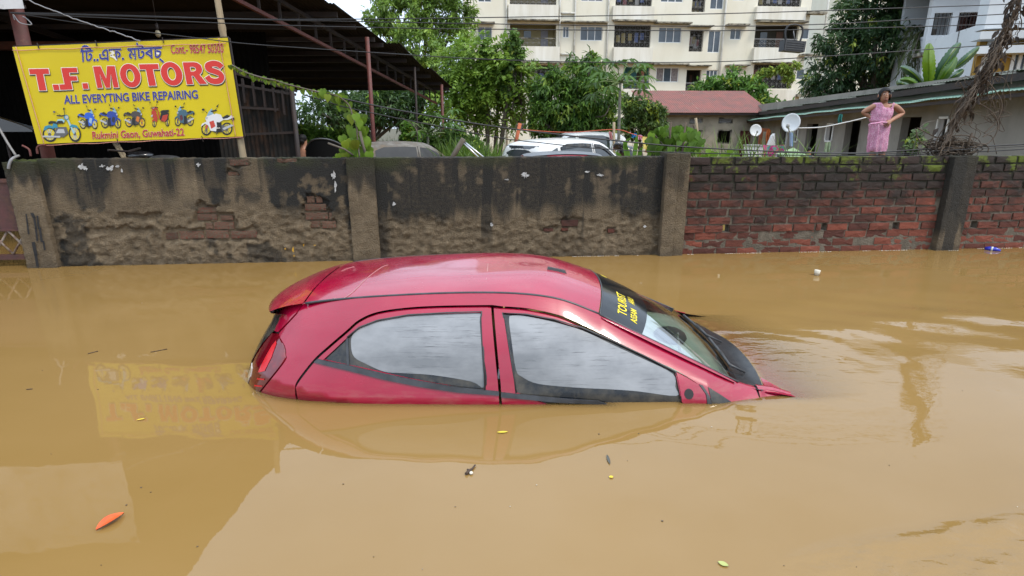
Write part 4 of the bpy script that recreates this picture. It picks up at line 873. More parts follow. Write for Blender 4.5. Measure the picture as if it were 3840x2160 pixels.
GL = {'T': ([(0, 1), (0, .76), (.26, .76), (.26, 0), (.56, 0), (.56, .76), (.82, .76), (.82, 1)], [], .82), 'F': ([(0, 0), (.30, 0), (.30, .40), (.60, .40), (.60, .61), (.30, .61), (.30, .78), (.68, .78), (.68, 1), (0, 1)], [], .68), '.': ([(0, 0), (.28, 0), (.28, .26), (0, .26)], [], .28),
      'M': ([(0, 0), (.25, 0), (.25, .66), (.42, 0), (.62, 0), (.79, .66), (.79, 0), (1.04, 0), (1.04, 1), (.68, 1), (.52, .42), (.36, 1), (0, 1)], [], 1.04), 'O': ([(.50 + .50 * math.cos(a), .5 + .53 * math.sin(a)) for a in np.linspace(0, 6.2832, 33)[:-1]], [[(.50 + .20 * math.cos(a), .5 + .30 * math.sin(a)) for a in np.linspace(0, 6.2832, 25)[:-1]]], 1.0),
      'R': ([(0, 0), (.30, 0), (.30, .38), (.40, .38), (.62, 0), (.98, 0), (.70, .43), (.82, .52), (.88, .68), (.84, .86), (.70, .97), (.52, 1), (0, 1)], [[(.30, .58), (.47, .58), (.57, .63), (.57, .74), (.47, .79), (.30, .79)]], .98), 'S': (ribbon([(.86, .72), (.72, .86), (.46, .90), (.20, .82), (.20, .66), (.44, .56), (.68, .46), (.77, .30), (.66, .14), (.42, .095), (.17, .16), (.06, .33)], .26), [], .92)}
def big_letter(ch, x, w, yt, yb, lean=37):
    poly, holes, wu = GL[ch]
    for k, (m, g, dx, dy) in enumerate((('black', .028, 4, 9), ('white', .028, 0, 0), ('red', 0., 0, 0))):
        f = quad_map((x + lean + dx, yb + dy), (x + lean + w + dx, yb - w * .022 + dy), (x + dx, yt + dy), .004 + .0015 * k); sheet(grow(poly, g) if g else poly, lambda u, v: f(u / wu, v), [grow(h, -g) if g else h for h in holes], .3).build('lettering', ink[m], bann)
for ch, x, w, yt, yb in (('T', 258, 168, 606, 795), ('.', 436, 50, 606, 790), ('.', 492, 52, 604, 788), ('F', 538, 134, 596, 785), ('.', 692, 48, 590, 779), ('M', 818, 190, 583, 771), ('O', 1040, 178, 568, 762), ('T', 1224, 165, 565, 754), ('O', 1398, 182, 552, 746), ('R', 1603, 176, 547, 739), ('S', 1780, 165, 540, 733)): big_letter(ch, x, w, yt, yb)
word('ALL EVERYTING BIKE REPAIRING', 566, 1736, 909, 862, 76, 9, (('white', .034, 0, 0), ('blue', .022, 0, 0)))
word('Cont.- 98547 50300', 1503, 1962, 470, 461, 82, 8, (('white', .026, 0, 0), ('crimson', .014, 0, 0)))
word('Rukmini Gaon, Guwahati-22', 815, 1618, 1217, 1187, 66, 7, (('white', .03, 0, 0), ('crimson', .018, 0, 0)))
ben = text_mesh('\u09bf\u099f..\u098f\u09ab. \u09ae\u099f\u09f0\u099a\u09cd')[0]
word('\u09bf\u099f..\u098f\u09ab. \u09ae\u099f\u09f0\u099a\u09cd', 712, 1436, 540, 508, 112, 6, (('white', .03, 0, 0), ('blue', .018, 0, 0)))
# printed motorcycles: flat print in layers
printm = mat('printed_ink', (1, 1, 1), rough=.45, attr='Col')
BLK, GRY, SIL = (.012, .012, .013), (.10, .10, .105), (.42, .43, .44)
def ngon(cx, cy, rx, ry, n=18, a0=0, a1=2 * math.pi): return [(cx + rx * math.cos(a0 + (a1 - a0) * i / n), cy + ry * math.sin(a0 + (a1 - a0) * i / n)) for i in range(n)]
def wheel(cx, cy, r, rim, sq=.8):
    L = [(ngon(cx, cy, r * sq, r), BLK), (ngon(cx, cy, r * .76 * sq, r * .76), (.62, .49, .01)), ]
    for k in range(6): a = math.pi * k / 6; L.append(([(cx + .74 * r * sq * math.cos(a) + .012 * math.sin(a), cy + .74 * r * math.sin(a)), (cx - .74 * r * sq * math.cos(a) + .012 * math.sin(a), cy - .74 * r * math.sin(a)), (cx - .74 * r * sq * math.cos(a) - .012 * math.sin(a), cy - .74 * r * math.sin(a)), (cx + .74 * r * sq * math.cos(a) - .012 * math.sin(a), cy + .74 * r * math.sin(a))], rim))
    return L + [(ngon(cx, cy, r * .22 * sq, r * .22), GRY)]
def bike_art(kind, c1, c2, rim):
    if kind == 'cruiser':
        return wheel(.24, .22, .22, SIL) + wheel(.85, .24, .24, SIL, .62) + [([(.1, .34), (.14, .46), (.26, .5), (.36, .44), (.36, .38), (.24, .42), (.14, .34)], c1), ([(.72, .42), (.8, .52), (.92, .48), (.96, .38), (.9, .42), (.8, .44)], c1), ([(.66, .72), (.71, .72), (.86, .26), (.82, .24)], c2), ([(.34, .18), (.42, .44), (.66, .44), (.70, .26), (.58, .14)], GRY), ([(.40, .26), (.46, .38), (.60, .38), (.62, .26)], SIL), ([(.05, .14), (.08, .19), (.5, .18), (.5, .13)], SIL), ([(.30, .40), (.36, .55), (.44, .53), (.46, .42)], c1), ([(.24, .52), (.34, .55), (.46, .52), (.44, .60), (.30, .62), (.24, .58)], BLK), ([(.42, .54), (.47, .66), (.58, .68), (.64, .62), (.60, .54)], c2), ([(.42, .54), (.47, .62), (.58, .62), (.62, .54)], BLK), (ngon(.68, .72, .06, .075), c1), (ngon(.69, .72, .04, .05), SIL), ([(.44, .76), (.46, .79), (.58, .78), (.66, .80), (.66, .77), (.58, .74)], BLK), (ngon(.40, .88, .03, .03), GRY), ([(.42, .88), (.55, .79), (.53, .79)], BLK), (ngon(.64, .97, .02, .035), BLK), ([(.64, .95), (.65, .95), (.66, .8), (.645, .8)], BLK)]
    if kind == 'scooter':
        return wheel(.22, .15, .15, GRY, .7) + wheel(.86, .20, .17, GRY, .62) + [([(.12, .26), (.22, .34), (.40, .26), (.34, .2), (.24, .26), (.14, .2)], c1), ([(.16, .62), (.30, .70), (.40, .64), (.46, .34), (.58, .22), (.80, .22), (.80, .30), (.60, .30), (.52, .44), (.44, .66), (.30, .74), (.16, .70)], c1), ([(.10, .60), (.20, .68), (.34, .62), (.42, .30), (.26, .28), (.12, .42)], c1), ([(.50, .30), (.58, .58), (.80, .62), (.95, .56), (.92, .32), (.80, .20), (.66, .22)], BLK), ([(.50, .58), (.62, .66), (.95, .68), (.96, .60), (.60, .56)], BLK), ([(.58, .28), (.66, .46), (.90, .50), (.86, .32), (.74, .20)], c1), ([(.10, .74), (.22, .80), (.36, .80), (.42, .72), (.30, .68), (.14, .68)], c1), (ngon(.2, .75, .06, .03), SIL), ([(.06, .76), (.44, .78), (.44, .75), (.06, .73)], BLK), (ngon(.05, .96, .03, .035), BLK), (ngon(.40, .98, .04, .04), BLK), ([(.06, .93), (.16, .78), (.14, .78)], BLK), ([(.38, .95), (.34, .79), (.36, .79)], BLK), ([(.08, .46), (.2, .5), (.16, .42), (.1, .38)], SIL)]
    L = wheel(.22, .20, .20, rim) + wheel(.80, .19, .20, rim, .72)
    L += [([(.22, .18), (.30, .32), (.52, .30), (.52, .16), (.36, .1)], GRY), ([(.36, .10), (.38, .40), (.66, .40), (.70, .18), (.56, .08)], BLK), ([(.68, .62), (.73, .62), (.83, .22), (.79, .20)], c2), ([(.70, .34), (.78, .44), (.92, .36), (.96, .26), (.84, .36), (.74, .30)], c1), ([(.02, .56), (.10, .62), (.30, .56), (.34, .48), (.20, .48)], c1), ([(.12, .60), (.22, .64), (.36, .56), (.34, .50), (.20, .54)], BLK), ([(.32, .48), (.40, .64), (.54, .68), (.64, .60), (.62, .44), (.44, .40)], c1), ([(.50, .30), (.54, .60), (.66, .72), (.76, .66), (.84, .52), (.76, .34), (.68, .14), (.52, .12)], c1), ([(.54, .28), (.60, .46), (.72, .42), (.66, .20)], c2), ([(.62, .66), (.66, .84), (.74, .74), (.80, .60), (.72, .62)], (.22, .36, .46)), ([(.76, .56), (.82, .58), (.84, .52), (.78, .50)], SIL), ([(.02, .30), (.10, .34), (.34, .22), (.30, .16)], SIL), ([(.0, .50), (.04, .56), (.10, .50), (.06, .42)], BLK), ([(.50, .76), (.54, .80), (.70, .76), (.66, .72)], BLK), ([(.46, .98), (.54, .90), (.50, .86)], BLK), ([(.50, .88), (.58, .78), (.56, .78)], BLK), (ngon(.90, .80, .04, .035), BLK), ([(.88, .78), (.78, .70), (.80, .69)], BLK), ([(.44, .12), (.50, .02), (.52, .02), (.48, .12)], BLK)]
    return L
def bike_print(box, kind, c1, c2, rim, flip, lean):
    x0, y0, x1, y1 = box; mb = MB(); cols = []
    for k, (poly, c) in enumerate(bike_art(kind, c1, c2, rim)):
        vs = []
        for x, y in poly:
            xx = 1 - x if flip else x; vs.append(sg(*K1(x0 + (x1 - x0) * xx - lean * (y - .5) * 40, y1 - (y1 - y0) * y), .0035 + .00022 * k))
        nb = len(vs); ar = sum((poly[i][0] * poly[(i + 1) % nb][1] - poly[(i + 1) % nb][0] * poly[i][1]) for i in range(nb)) * (-1 if flip else 1)
        mb.add(vs, [tuple(range(nb))[::-1] if ar < 0 else tuple(range(nb))]); cols += [c] * nb
    me = mb.mesh('bike'); col_attr(me, cols); return put('motorcycle_picture', me, printm, bann)
bike_print((345, 945, 705, 1245), 'cruiser', (.03, .22, .32), (.30, .50, .56), SIL, False, .6)
bike_print((680, 915, 860, 1130), 'sport', (.02, .10, .50), (.30, .42, .55), SIL, False, .5)
bike_print((870, 900, 1070, 1125), 'sport', (.02, .05, .28), (.02, .02, .03), GRY, False, .4)
bike_print((1085, 905, 1285, 1115), 'sport', (.06, .05, .045), (.55, .16, .02), (.60, .20, .03), False, .3)
bike_print((1315, 890, 1495, 1115), 'scooter', (.42, .04, .02), (.3, .03, .02), GRY, False, .1)
bike_print((1525, 890, 1710, 1105), 'sport', (.05, .11, .15), (.10, .02, .03), GRY, True, 0)
b7 = bike_print((1750, 905, 2060, 1185), 'sport', (.66, .66, .66), (.50, .05, .03), GRY, True, -.2)
mb, _ = text_map('YAMAHA', quad_map((1890, 1130), (1932, 1127), (1889, 1117), .011), .02); put('lettering', mb.mesh(), ink['white'], bann)
# pink twine laced round the edges
twine = mat('pink_twine', (.62, .28, .20), rough=.8)
def lace(uv, n=40): return [sg(*bil(uv[0][0] + (uv[1][0] - uv[0][0]) * t, uv[0][1] + (uv[1][1] - uv[0][1]) * t + .004 * math.sin(t * 30)), .010) for t in np.linspace(0, 1, n)]
for uv in (((.02, -.0), (.035, 1.0)), ((.0, .035), (.99, .06)), ((.96, .0), (.965, 1.0)), ((.03, 1.015), (1., 1.01))):
    mb = MB(); mb.tube(lace(uv), .0032, 5); mb.build('twine', twine, bann)
for u, v in ((.12, -.01), (.39, -.01), (.70, -.01), (.39, 1.0), (.80, 1.0)):
    mb = MB(); a, b = sg(*bil(u, v - .02), .008), sg(*bil(u + .003, v + .04), .008); beam(mb, a, b, .012, .004); mb.build('clip', darksteel, bann)
# white board above the left post
whb = mat('white_sign_board', (.60, .60, .60), (.45, .45, .45), scale=3, rough=.5, dirt=(.22, .20, .17), dscale=5)
br_ = on_wall(*K1(215, 75), .34); bd = thing('white_sign_board', 'white sign board on the red post above the yellow banner', 'sign board', (br_.x - .6, br_.y, 2.4))
s1, z0 = wall_sz(*K1(215, 78), .34)
mb = MB(); mb.grid([[wp(s1 - 1.9 + 1.9 * i / 20, z0 + 1.2 * j / 10 + .004 * math.sin(i * 2.) * (j == 0), .34 + .006 * math.sin(i * 1.1 + j)) for i in range(21)] for j in range(11)]); mb.build('board_face', whb, bd)
for z in (z0 + .01, z0 + 1.16): mb = MB(); mb.obox(wp(s1 - 1.9, z, .352), WE * 1.89, WN * .03, (0, 0, .03)); mb.build('board_frame', darksteel, bd)

# ---------------------------------------------------------------- apartment block
creamm = mat('cream_render', (.74, .70, .585), (.68, .63, .50), scale=.5, rough=.85, dirt=(.40, .36, .27), dscale=.9, damt=(.60, .92), stretch=(1, 1, .45))
bandm = mat('balcony_render', (.74, .71, .63), (.62, .58, .48), scale=1.2, rough=.85, dirt=(.42, .22, .09), dscale=1.1, damt=(.66, .88), stretch=(1.6, 1.6, .22))
ledgem = mat('blackened_ledge', (.33, .30, .23), (.06, .055, .045), scale=3, rough=.9, contrast=(.4, .6))
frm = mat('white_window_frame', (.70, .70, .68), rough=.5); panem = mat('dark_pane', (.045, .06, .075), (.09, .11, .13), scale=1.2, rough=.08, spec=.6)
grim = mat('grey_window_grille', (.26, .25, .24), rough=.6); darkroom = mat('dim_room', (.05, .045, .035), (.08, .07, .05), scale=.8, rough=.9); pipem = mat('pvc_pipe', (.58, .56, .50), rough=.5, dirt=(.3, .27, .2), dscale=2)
yroom = mat('yellow_balcony_room', (.38, .32, .17), (.30, .25, .13), scale=1, rough=.9); teal = mat('teal_balcony_wall', (.13, .34, .36), rough=.8)
curt = mat('patterned_curtain', (.28, .24, .22), (.12, .10, .10), scale=12, rough=.9)
F1 = Plane(atY(2200, 500, 46), R(5.05))
apt = thing('apartment_block', 'cream four-storey apartment block with barred windows and stained balconies', 'building', F1.at(2400, 560))
tL, tR = F1.tz(1745, 300)[0], F1.tz(2990, 420)[0]
def k3(x0, y0, x1, y1, off=0.): return F1.rect(*K3(x0, y0), *K3(x1, y1), off)
def k4(x0, y0, x1, y1, off=0.): return F1.rect(*K4(x0, y0), *K4(x1, y1), off)
OPN = []   # opening: rect, kind, panes
for r, k, n in (((213, 232, 340, 365), 'win', 2), ((497, 205, 903, 410), 'balc', 0), ((960, 230, 1015, 330), 'win', 2), ((1113, 230, 1308, 357), 'win', 3), ((1410, 215, 1730, 418), 'grille', 0), ((1800, 238, 2000, 375), 'win', 3), ((2070, 262, 2190, 452), 'grille', 0),
                ((640, 570, 895, 775), 'grille', 0), ((955, 565, 1010, 640), 'win', 2), ((1110, 575, 1300, 700), 'win', 3), ((1490, 585, 1718, 780), 'teal', 0), ((1778, 592, 1975, 720), 'curtain', 3), ((2040, 612, 2168, 797), 'balc2', 0),
                ((215, -90, 333, 18), 'win', 2), ((495, -130, 905, 48), 'balc', 0), ((1120, -110, 1312, 12), 'win', 3), ((1425, -120, 1745, 55), 'grille', 0), ((1820, -100, 2017, 20), 'win', 3), ((2095, -80, 2210, 105), 'grille', 0),
                ((505, 1000, 640, 1140), 'balc', 0), ((200, 960, 330, 1080), 'win', 2), ((215, 580, 335, 720), 'win', 2), ((1120, 930, 1300, 1060), 'win', 3), ((1500, 930, 1700, 1100), 'grille', 0)): OPN.append((k3(*r), k, n))
for r, k, n in (((115, 238, 210, 410), 'win', 2), ((288, 222, 373, 308), 'win', 2), ((478, 195, 815, 370), 'balc3', 0), ((850, 218, 905, 305), 'win', 1), ((95, 545, 185, 710), 'win', 3), ((260, 538, 340, 613), 'win', 2), ((465, 500, 775, 690), 'grille', 0), ((805, 535, 868, 618), 'win', 1),
                ((135, -80, 238, 72), 'win', 2), ((510, -110, 848, 50), 'grille', 0), ((310, -60, 400, 5), 'win', 2)): OPN.append((k4(*r), k, n))
zT = 17.5
P, T, bd = fill2d([(tL, -.4), (tR, -.4), (tR, zT), (tL, zT)], [[(a, c), (b, c), (b, d), (a, d)] for (a, b, c, d), k, n in OPN], 2.5)
mb = MB(); n = len(P); mb.add([F1.p(p[0], p[1]) for p in P], T); mb.add([F1.p(p[0], p[1]) for p in P] + [F1.p(p[0], p[1], .25) for p in P], [(b, a, a + n, b + n) for a, b in bd])
F1.box(mb, tL, tL + .2, -.4, zT, .26, 11); F1.box(mb, tR - .2, tR, -.4, zT, .26, 11); F1.box(mb, tL, tR, zT, zT + .2, -.3, 11); mb.build('wall', creamm, apt)
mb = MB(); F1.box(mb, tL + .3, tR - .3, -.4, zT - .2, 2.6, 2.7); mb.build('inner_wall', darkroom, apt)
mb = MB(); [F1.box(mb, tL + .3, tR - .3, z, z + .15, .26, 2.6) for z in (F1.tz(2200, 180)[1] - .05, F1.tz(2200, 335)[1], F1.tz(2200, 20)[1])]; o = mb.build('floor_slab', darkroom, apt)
def cross_grille(par, a, b, c, d, off, step=.42, rod=.014):
    mb = MB(); n = max(2, round((b - a) / step)); m = max(2, round((d - c) / step)); dx, dz = (b - a) / n, (d - c) / m
    for i in range(n + 1): mb.obox(F1.p(a + dx * i - rod / 2, c, off), F1.e * rod, F1.n * rod, (0, 0, d - c))
    for j in range(m + 1): mb.obox(F1.p(a, c + dz * j - rod / 2, off + rod), F1.e * (b - a), F1.n * rod, (0, 0, rod))
    for i in range(n):
        for j in range(m):
            for q in (0, 1): p0, p1 = F1.p(a + dx * (i + q), c + dz * j, off), F1.p(a + dx * (i + 1 - q), c + dz * (j + 1), off); mb.tube([p0, p1], rod * .5, 4, False)
    return tag(mb.build('grille', grim, par), kind='stuff')
for (a, b, c, d), kd, n in OPN:
    if kd in ('win', 'curtain'):
        mb = MB(); w = .05
        for z in (c, d - w): F1.box(mb, a, b, z, z + w, .06, .14)
        for i in range(n + 1): t = a + (b - a - w) * i / n; F1.box(mb, t, t + w, c + w, d - w, .062, .138)
        wnd = mb.build('window', frm, apt)
        for i in range(n):
            t0, t1 = a + (b - a) * i / n + .03, a + (b - a) * (i + 1) / n - .03; mb = MB(); F1.box(mb, t0, t1, c + .04, d - .04, .10, .11); mb.build('pane', panem if kd == 'win' or i == 1 else curt, wnd)
        if d - c < 1.9 and kd == 'win':
            mb = MB(); k = max(3, int((b - a) / .16))
            for i in range(1, k): t = a + (b - a) * i / k; F1.box(mb, t - .006, t + .006, c + .05, d - .05, .145, .157)
            tag(mb.build('window_bars', grim, wnd), kind='stuff')
    else:
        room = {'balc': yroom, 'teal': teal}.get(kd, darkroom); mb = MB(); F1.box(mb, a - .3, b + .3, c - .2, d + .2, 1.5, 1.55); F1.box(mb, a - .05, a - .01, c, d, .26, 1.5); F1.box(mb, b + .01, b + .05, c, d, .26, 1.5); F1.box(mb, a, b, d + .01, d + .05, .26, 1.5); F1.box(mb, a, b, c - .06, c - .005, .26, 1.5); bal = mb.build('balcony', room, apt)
        if kd == 'grille': cross_grille(bal, a, b, c, d, .05, .40)
        else:
            mid = c + (d - c) * .36; cross_grille(bal, a, b, c, mid, .05, .45)
            mb = MB(); F1.box(mb, a, b, mid, mid + .06, .03, .10); mb.build('handrail', grim if kd != 'balc' else ledgem, bal)
            mb = MB(); w_ = (b - a) * .16; F1.box(mb, a + (b - a) * .34, a + (b - a) * .34 + w_, c + .8 if kd == 'balc' else c, d - .3, 1.44, 1.49); mb.build('inner_door', panem, bal)
            mb = MB(); F1.box(mb, a + (b - a) * .72, a + (b - a) * .72 + w_, c, d - .25, 1.44, 1.49); mb.build('inner_door', mat('door_' + kd + str(len(MATS)), (.16, .08, .05) if kd != 'balc' else (.26, .25, .28), rough=.6), bal)
        cl = [(.30, .10, .10), (.12, .16, .32), (.45, .42, .38), (.35, .28, .12)]
        if kd == 'grille':
            for i in range(5):
                t = a + (b - a) * (.1 + .16 * i + .06 * random.random()); z1 = d - .35 - .3 * random.random(); mb = MB(); P = [[F1.p(t + .3 * u, z1 - (.5 + .2 * (i % 2)) * v, .8 + .05 * math.sin(u * 9)) for u in np.linspace(0, 1, 6)] for v in (0, .5, 1)]; mb.grid(P); mb.build('hanging_cloth', mat('cloth%d_%d' % (i, len(MATS)), random.choice(cl), rough=.9), bal)
# projecting balcony fronts, ledges, pipes
for r in ((480, 48, 915, 178), (600, 412, 925, 545), (1395, 420, 1735, 545), (1390, 60, 1750, 180), (650, 780, 915, 880), (1480, 783, 1720, 880)):
    a, b, c, d = k3(*r); mb = MB(); F1.box(mb, a, b, c, d, -.35, .0 - .002); mb.build('balcony_front', bandm, apt)
for r in ((475, 60, 860, 160), (455, 375, 790, 490), (520, 700, 775, 820)):
    a, b, c, d = k4(*r); mb = MB(); F1.box(mb, a, b, c, d, -.35, -.002); mb.build('balcony_front', bandm, apt)
for r, m in (((180, 200, 360, 210), 1), ((475, 178, 925, 190), 1), ((940, 195, 1345, 206), 1), ((1400, 183, 1765, 197), 1), ((1755, 202, 2072, 214), 1), ((600, 547, 925, 560), 1), ((935, 552, 1325, 562), 1), ((1385, 550, 1740, 562), 1), ((1740, 562, 2045, 573), 1), ((2050, 230, 2260, 240), 1), ((2040, 575, 2240, 585), 1)):
    a, b, c, d = k3(*r); mb = MB(); F1.box(mb, a, b, c, d, -.6, -.004); mb.build('ledge', ledgem, apt)
for r in ((250, 193, 415, 205), (485, 172, 868, 182), (860, 100, 1010, 118), (820, 425, 975, 440), (245, 508, 420, 518), (780, 735, 920, 755), (460, 488, 780, 497)):
    a, b, c, d = k4(*r); mb = MB(); F1.box(mb, a, b, c, d, -.6, -.004); mb.build('ledge', ledgem, apt)
for x in (465, 930, 1062, 1350):
    t, _ = F1.tz(*K3(x, 300)); mb = MB(); mb.tube([F1.p(t, 0, -.10), F1.p(t, zT, -.10)], .07, 8); mb.build('drain_pipe', pipem, apt)
for x in (225, 1005):
    t, _ = F1.tz(*K4(x, 300)); mb = MB(); mb.tube([F1.p(t, 0, -.12), F1.p(t, zT, -.12)], .08, 8); mb.build('drain_pipe', pipem, apt)
for x0, x1, y in ((945, 1075, 115), (940, 1070, 475)):
    mb = MB(); mb.tube([F1.at(*K3(x0, y), -.10), F1.at(*K3(x1, y), -.10)], .07, 8); mb.build('drain_pipe', pipem, apt)
# right bays stand forward
for x0, x1 in ((470, 860),):
    pass
# second block behind, seen past the right end
b2 = thing('pale_block', 'pale plain building behind the big mango tree', 'building', atY(3160, 500, 60)); mb = MB(); a = atY(3105, 300, 60); b = atY(3215, 300, 60); mb.box((a.x, 60, -.3), (b.x + 8, 70, 15.5)); mb.build('wall', creamm, b2)
mb = MB(); q = atY(3225, 85, 59.9); mb.box((q.x, 59.8, q.z - 1), (q.x + 1.4, 59.95, q.z)); mb.build('window', panem, b2)
# plant balcony rack near the left top of the block
rk = thing('plant_rack', 'iron rack with flower pots at the top left of the apartment block', 'rack', F1.at(1685, 40, -.6)); mb = MB()
a, b, c, d = F1.rect(*K2(1905, -40), *K2(2050, 95), -.5)
for t in np.linspace(a, b, 6): F1.box(mb, t - .015, t + .015, c, d, -.5, -.47)
for z in np.linspace(c, d, 5): F1.box(mb, a, b, z - .015, z + .015, -.52, -.50)
mb.build('rack_frame', darksteel, rk)
for i in range(3): mb = MB(); p = F1.p(a + .3 + .35 * i, c + .1, -.6); mb.tube([p, p + Vector((0, 0, .22))], .09, 8, True, .12); mb.build('flower_pot', rustm, rk)

# ---------------------------------------------------------------- small house with a red tin roof
wallg = mat('grey_weathered_render', (.27, .25, .215), (.20, .185, .16), scale=1.4, rough=.9, dirt=(.11, .10, .08), dscale=1.6, damt=(.55, .8), stretch=(1, 1, .5)); wallb = mat('beige_weathered_render', (.36, .32, .24), (.26, .23, .17), scale=1.2, rough=.9, dirt=(.16, .14, .11), dscale=1.3)
redroof = mat('rusty_red_tin', (.20, .052, .035), (.14, .045, .033), scale=2, rough=.6, dirt=(.09, .045, .03), dscale=2.5)
F2 = Plane(atY(2660, 500, 26), R(3)); hs = thing('red_roofed_house', 'small beige house with a rusty red tin roof', 'house', F2.at(2660, 580))
a, b, c, d = F2.rect(2475, 425, 2880, 590)
def holed_wall(F, a, b, c, d, holes, th=.2, step=1.5):
    P, T, bd = fill2d([(a, c), (b, c), (b, d), (a, d)], [[(e, g), (f, g), (f, h), (e, h)] for e, f, g, h in holes], step); mb = MB(); n = len(P)
    mb.add([F.p(p[0], p[1]) for p in P], T); mb.add([F.p(p[0], p[1]) for p in P] + [F.p(p[0], p[1], th) for p in P], [(v, u, u + n, v + n) for u, v in bd]); return mb
hh = [F2.rect(*K3(2065, 1030), *K3(2190, 1085)), F2.rect(*K4(197, 915), *K4(308, 962)), F2.rect(*K4(185, 1010), *K4(298, 1120)), F2.rect(*K4(355, 1018), *K4(445, 1240)), F2.rect(*K3(2060, 1140), *K3(2180, 1290))]
hh[3] = (hh[3][0], hh[3][1], -.3, hh[3][3]); hh = [(e, f, max(g, -.35), h) for e, f, g, h in hh]
holed_wall(F2, a, b, -.4, d + .1, hh).build('wall', wallb, hs)
mb = MB(); F2.box(mb, a, b, -.4, d, 1.6, 1.7); mb.build('inner_wall', darkroom, hs)
maroon = mat('maroon_door', (.10, .02, .022), rough=.6)
mb = MB(); F2.box(mb, *hh[3][:2], hh[3][2], hh[3][3], .08, .12); mb.build('door', maroon, hs)
for i in (0, 1, 2, 4):
    mb = MB(); e, f, g, h = hh[i]; w = .05
    for z in (g, h - w): F2.box(mb, e, f, z, z + w, .02, .10)
    for t in (e, f - w): F2.box(mb, t, t + w, g + w, h - w, .022, .098)
    wd = mb.build('window', ledgem, hs); 
    if i in (0, 1):
        for q in range(4): mb = MB(); z = g + .05 + (h - g - .1) * q / 4; mb.obox(F2.p(e + .05, z, .04), F2.e * (f - e - .1), F2.n * .05 + Vector((0, 0, .04)), (0, 0, .012)); mb.build('louvre', grim, wd)
zr0, zr1 = F2.tz(2660, 424)[1], F2.tz(2660, 372)[1]; e0, e1 = F2.tz(2425, 420, -.3)[0], F2.tz(2895, 420, -.3)[0]
for i in range(7):
    t0 = e0 + (e1 - e0) * i / 7; t1 = t0 + (e1 - e0) / 7; n = 16; mb = MB(); mb.grid([[F2.p(t0 + (t1 - t0) * j / n, z + .015 * (j % 2) + .004 * (i % 2), o) for j in range(n + 1)] for z, o in ((zr0, -.4), (zr1 + .5, 2.6))], False); mb.build('roof_sheet', redroof, hs)
mb = MB(); F2.box(mb, e0, e1, zr0 - .09, zr0 - .015, -.36, -.30); mb.build('fascia', darksteel, hs)

# ---------------------------------------------------------------- long row of rooms on the right
F3 = Plane((7.55, 0), 0); F3.e = Vector((.1323, .9912, 0)); F3.n = Vector((.9912, -.1323, 0))
row = thing('row_house', 'long low grey row of rooms with green tin awning behind the woman', 'building', F3.p(14, 0))
doors = [F3.rect(*K4(*r[:2]), *K4(*r[2:])) for r in ((668, 985, 718, 1170), (872, 965, 958, 1210), (1172, 942, 1284, 1230), (1602, 913, 1748, 1240))]
doors = [(e, f, -.3, F3.tz(*K4((r0 + r1) / 2, y))[1]) for (e, f, g, h), r0, r1, y in zip(doors, (668, 872, 1172, 1602), (718, 958, 1284, 1748), (985, 965, 942, 913))]
wins = [F3.rect(*K4(*r[:2]), *K4(*r[2:])) for r in ((1038, 960, 1085, 1108), (1905, 908, 1975, 1110), (780, 1000, 812, 1110))]
t0_, t1_ = 6.5, 28.5
mb = holed_wall(F3, t0_, t1_, -.4, 2.35, doors + wins, .18, 2.); mb.build('wall', wallg, row)
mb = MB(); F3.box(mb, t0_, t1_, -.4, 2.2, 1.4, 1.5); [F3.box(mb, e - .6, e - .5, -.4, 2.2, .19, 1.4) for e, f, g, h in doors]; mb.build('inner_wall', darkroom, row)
for e, f, g, h in wins:
    mb = MB(); w = .05
    for z in (g, h - w): F3.box(mb, e, f, z, z + w, -.03, .06)
    for t in (e, f - w): F3.box(mb, t, t + w, g + w, h - w, -.028, .058)
    wd = mb.build('window', frm, row); mb = MB(); F3.box(mb, e + .05, e + (f - e) * .5, g + .05, h - .05, .0, .02); mb.build('shutter', grim, wd)
greent = mat('green_tin', (.07, .16, .105), (.15, .25, .185), scale=3, rough=.5, dirt=(.05, .09, .06), dscale=4)
aw = lambda t: 1.915 - .0165 * (t - 9.8)
for i in range(10):
    u0 = 6.6 + 2.1 * i; u1 = u0 + 2.08; n = 40; mb = MB(); mb.grid([[F3.p(u0 + (u1 - u0) * j / n, aw(u0) + dz + .012 * (j % 2), o) for j in range(n + 1)] for dz, o in ((0, -.62), (.10, -.02))], False); mb.build('awning_sheet', greent, row)
mb = MB(); beam(mb, F3.p(6.5, aw(6.5) - .05, -.55), F3.p(28, aw(28) - .05, -.55), .05, .06); mb.build('awning_beam', darksteel, row)
rt = lambda t: 2.27 - .0165 * (t - 10.4)
mossroof = mat('mossy_tin_roof', (.10, .12, .075), (.05, .055, .035), scale=4, rough=.7, dirt=(.22, .25, .20), dscale=6)
for i in range(10):
    u0 = 6.6 + 2.1 * i; u1 = u0 + 2.08; n = 40; mb = MB(); mb.grid([[F3.p(u0 + (u1 - u0) * j / n, rt(u0) + dz + .014 * (j % 2), o) for j in range(n + 1)] for dz, o in ((0, -.22), (.35, 3.6))], False); mb.build('roof_sheet', mossroof, row)
mb = MB(); beam(mb, F3.p(6.5, rt(6.5) - .075, -.18), F3.p(28, rt(28) - .075, -.18), .04, .13); mb.build('fascia', darksteel, row)
mb = MB(); mb.tube([F3.p(t, (aw(t) + rt(t)) / 2 + .06 + .02 * math.sin(t * 3), -.02) for t in np.arange(7, 26, .4)], .007, 5); mb.build('wall_cable', darksteel, row)
o_d = thing('open_door_leaf', 'orange-brown open door leaf at the far end of the row', 'door', F3.p(23.5, 0, -.3)); q0, q1 = atY(*K4(522, 1000), 22.5), atY(*K4(582, 1120), 22.5); brd = mat('orange_brown_wood', (.24, .075, .03), rough=.6)
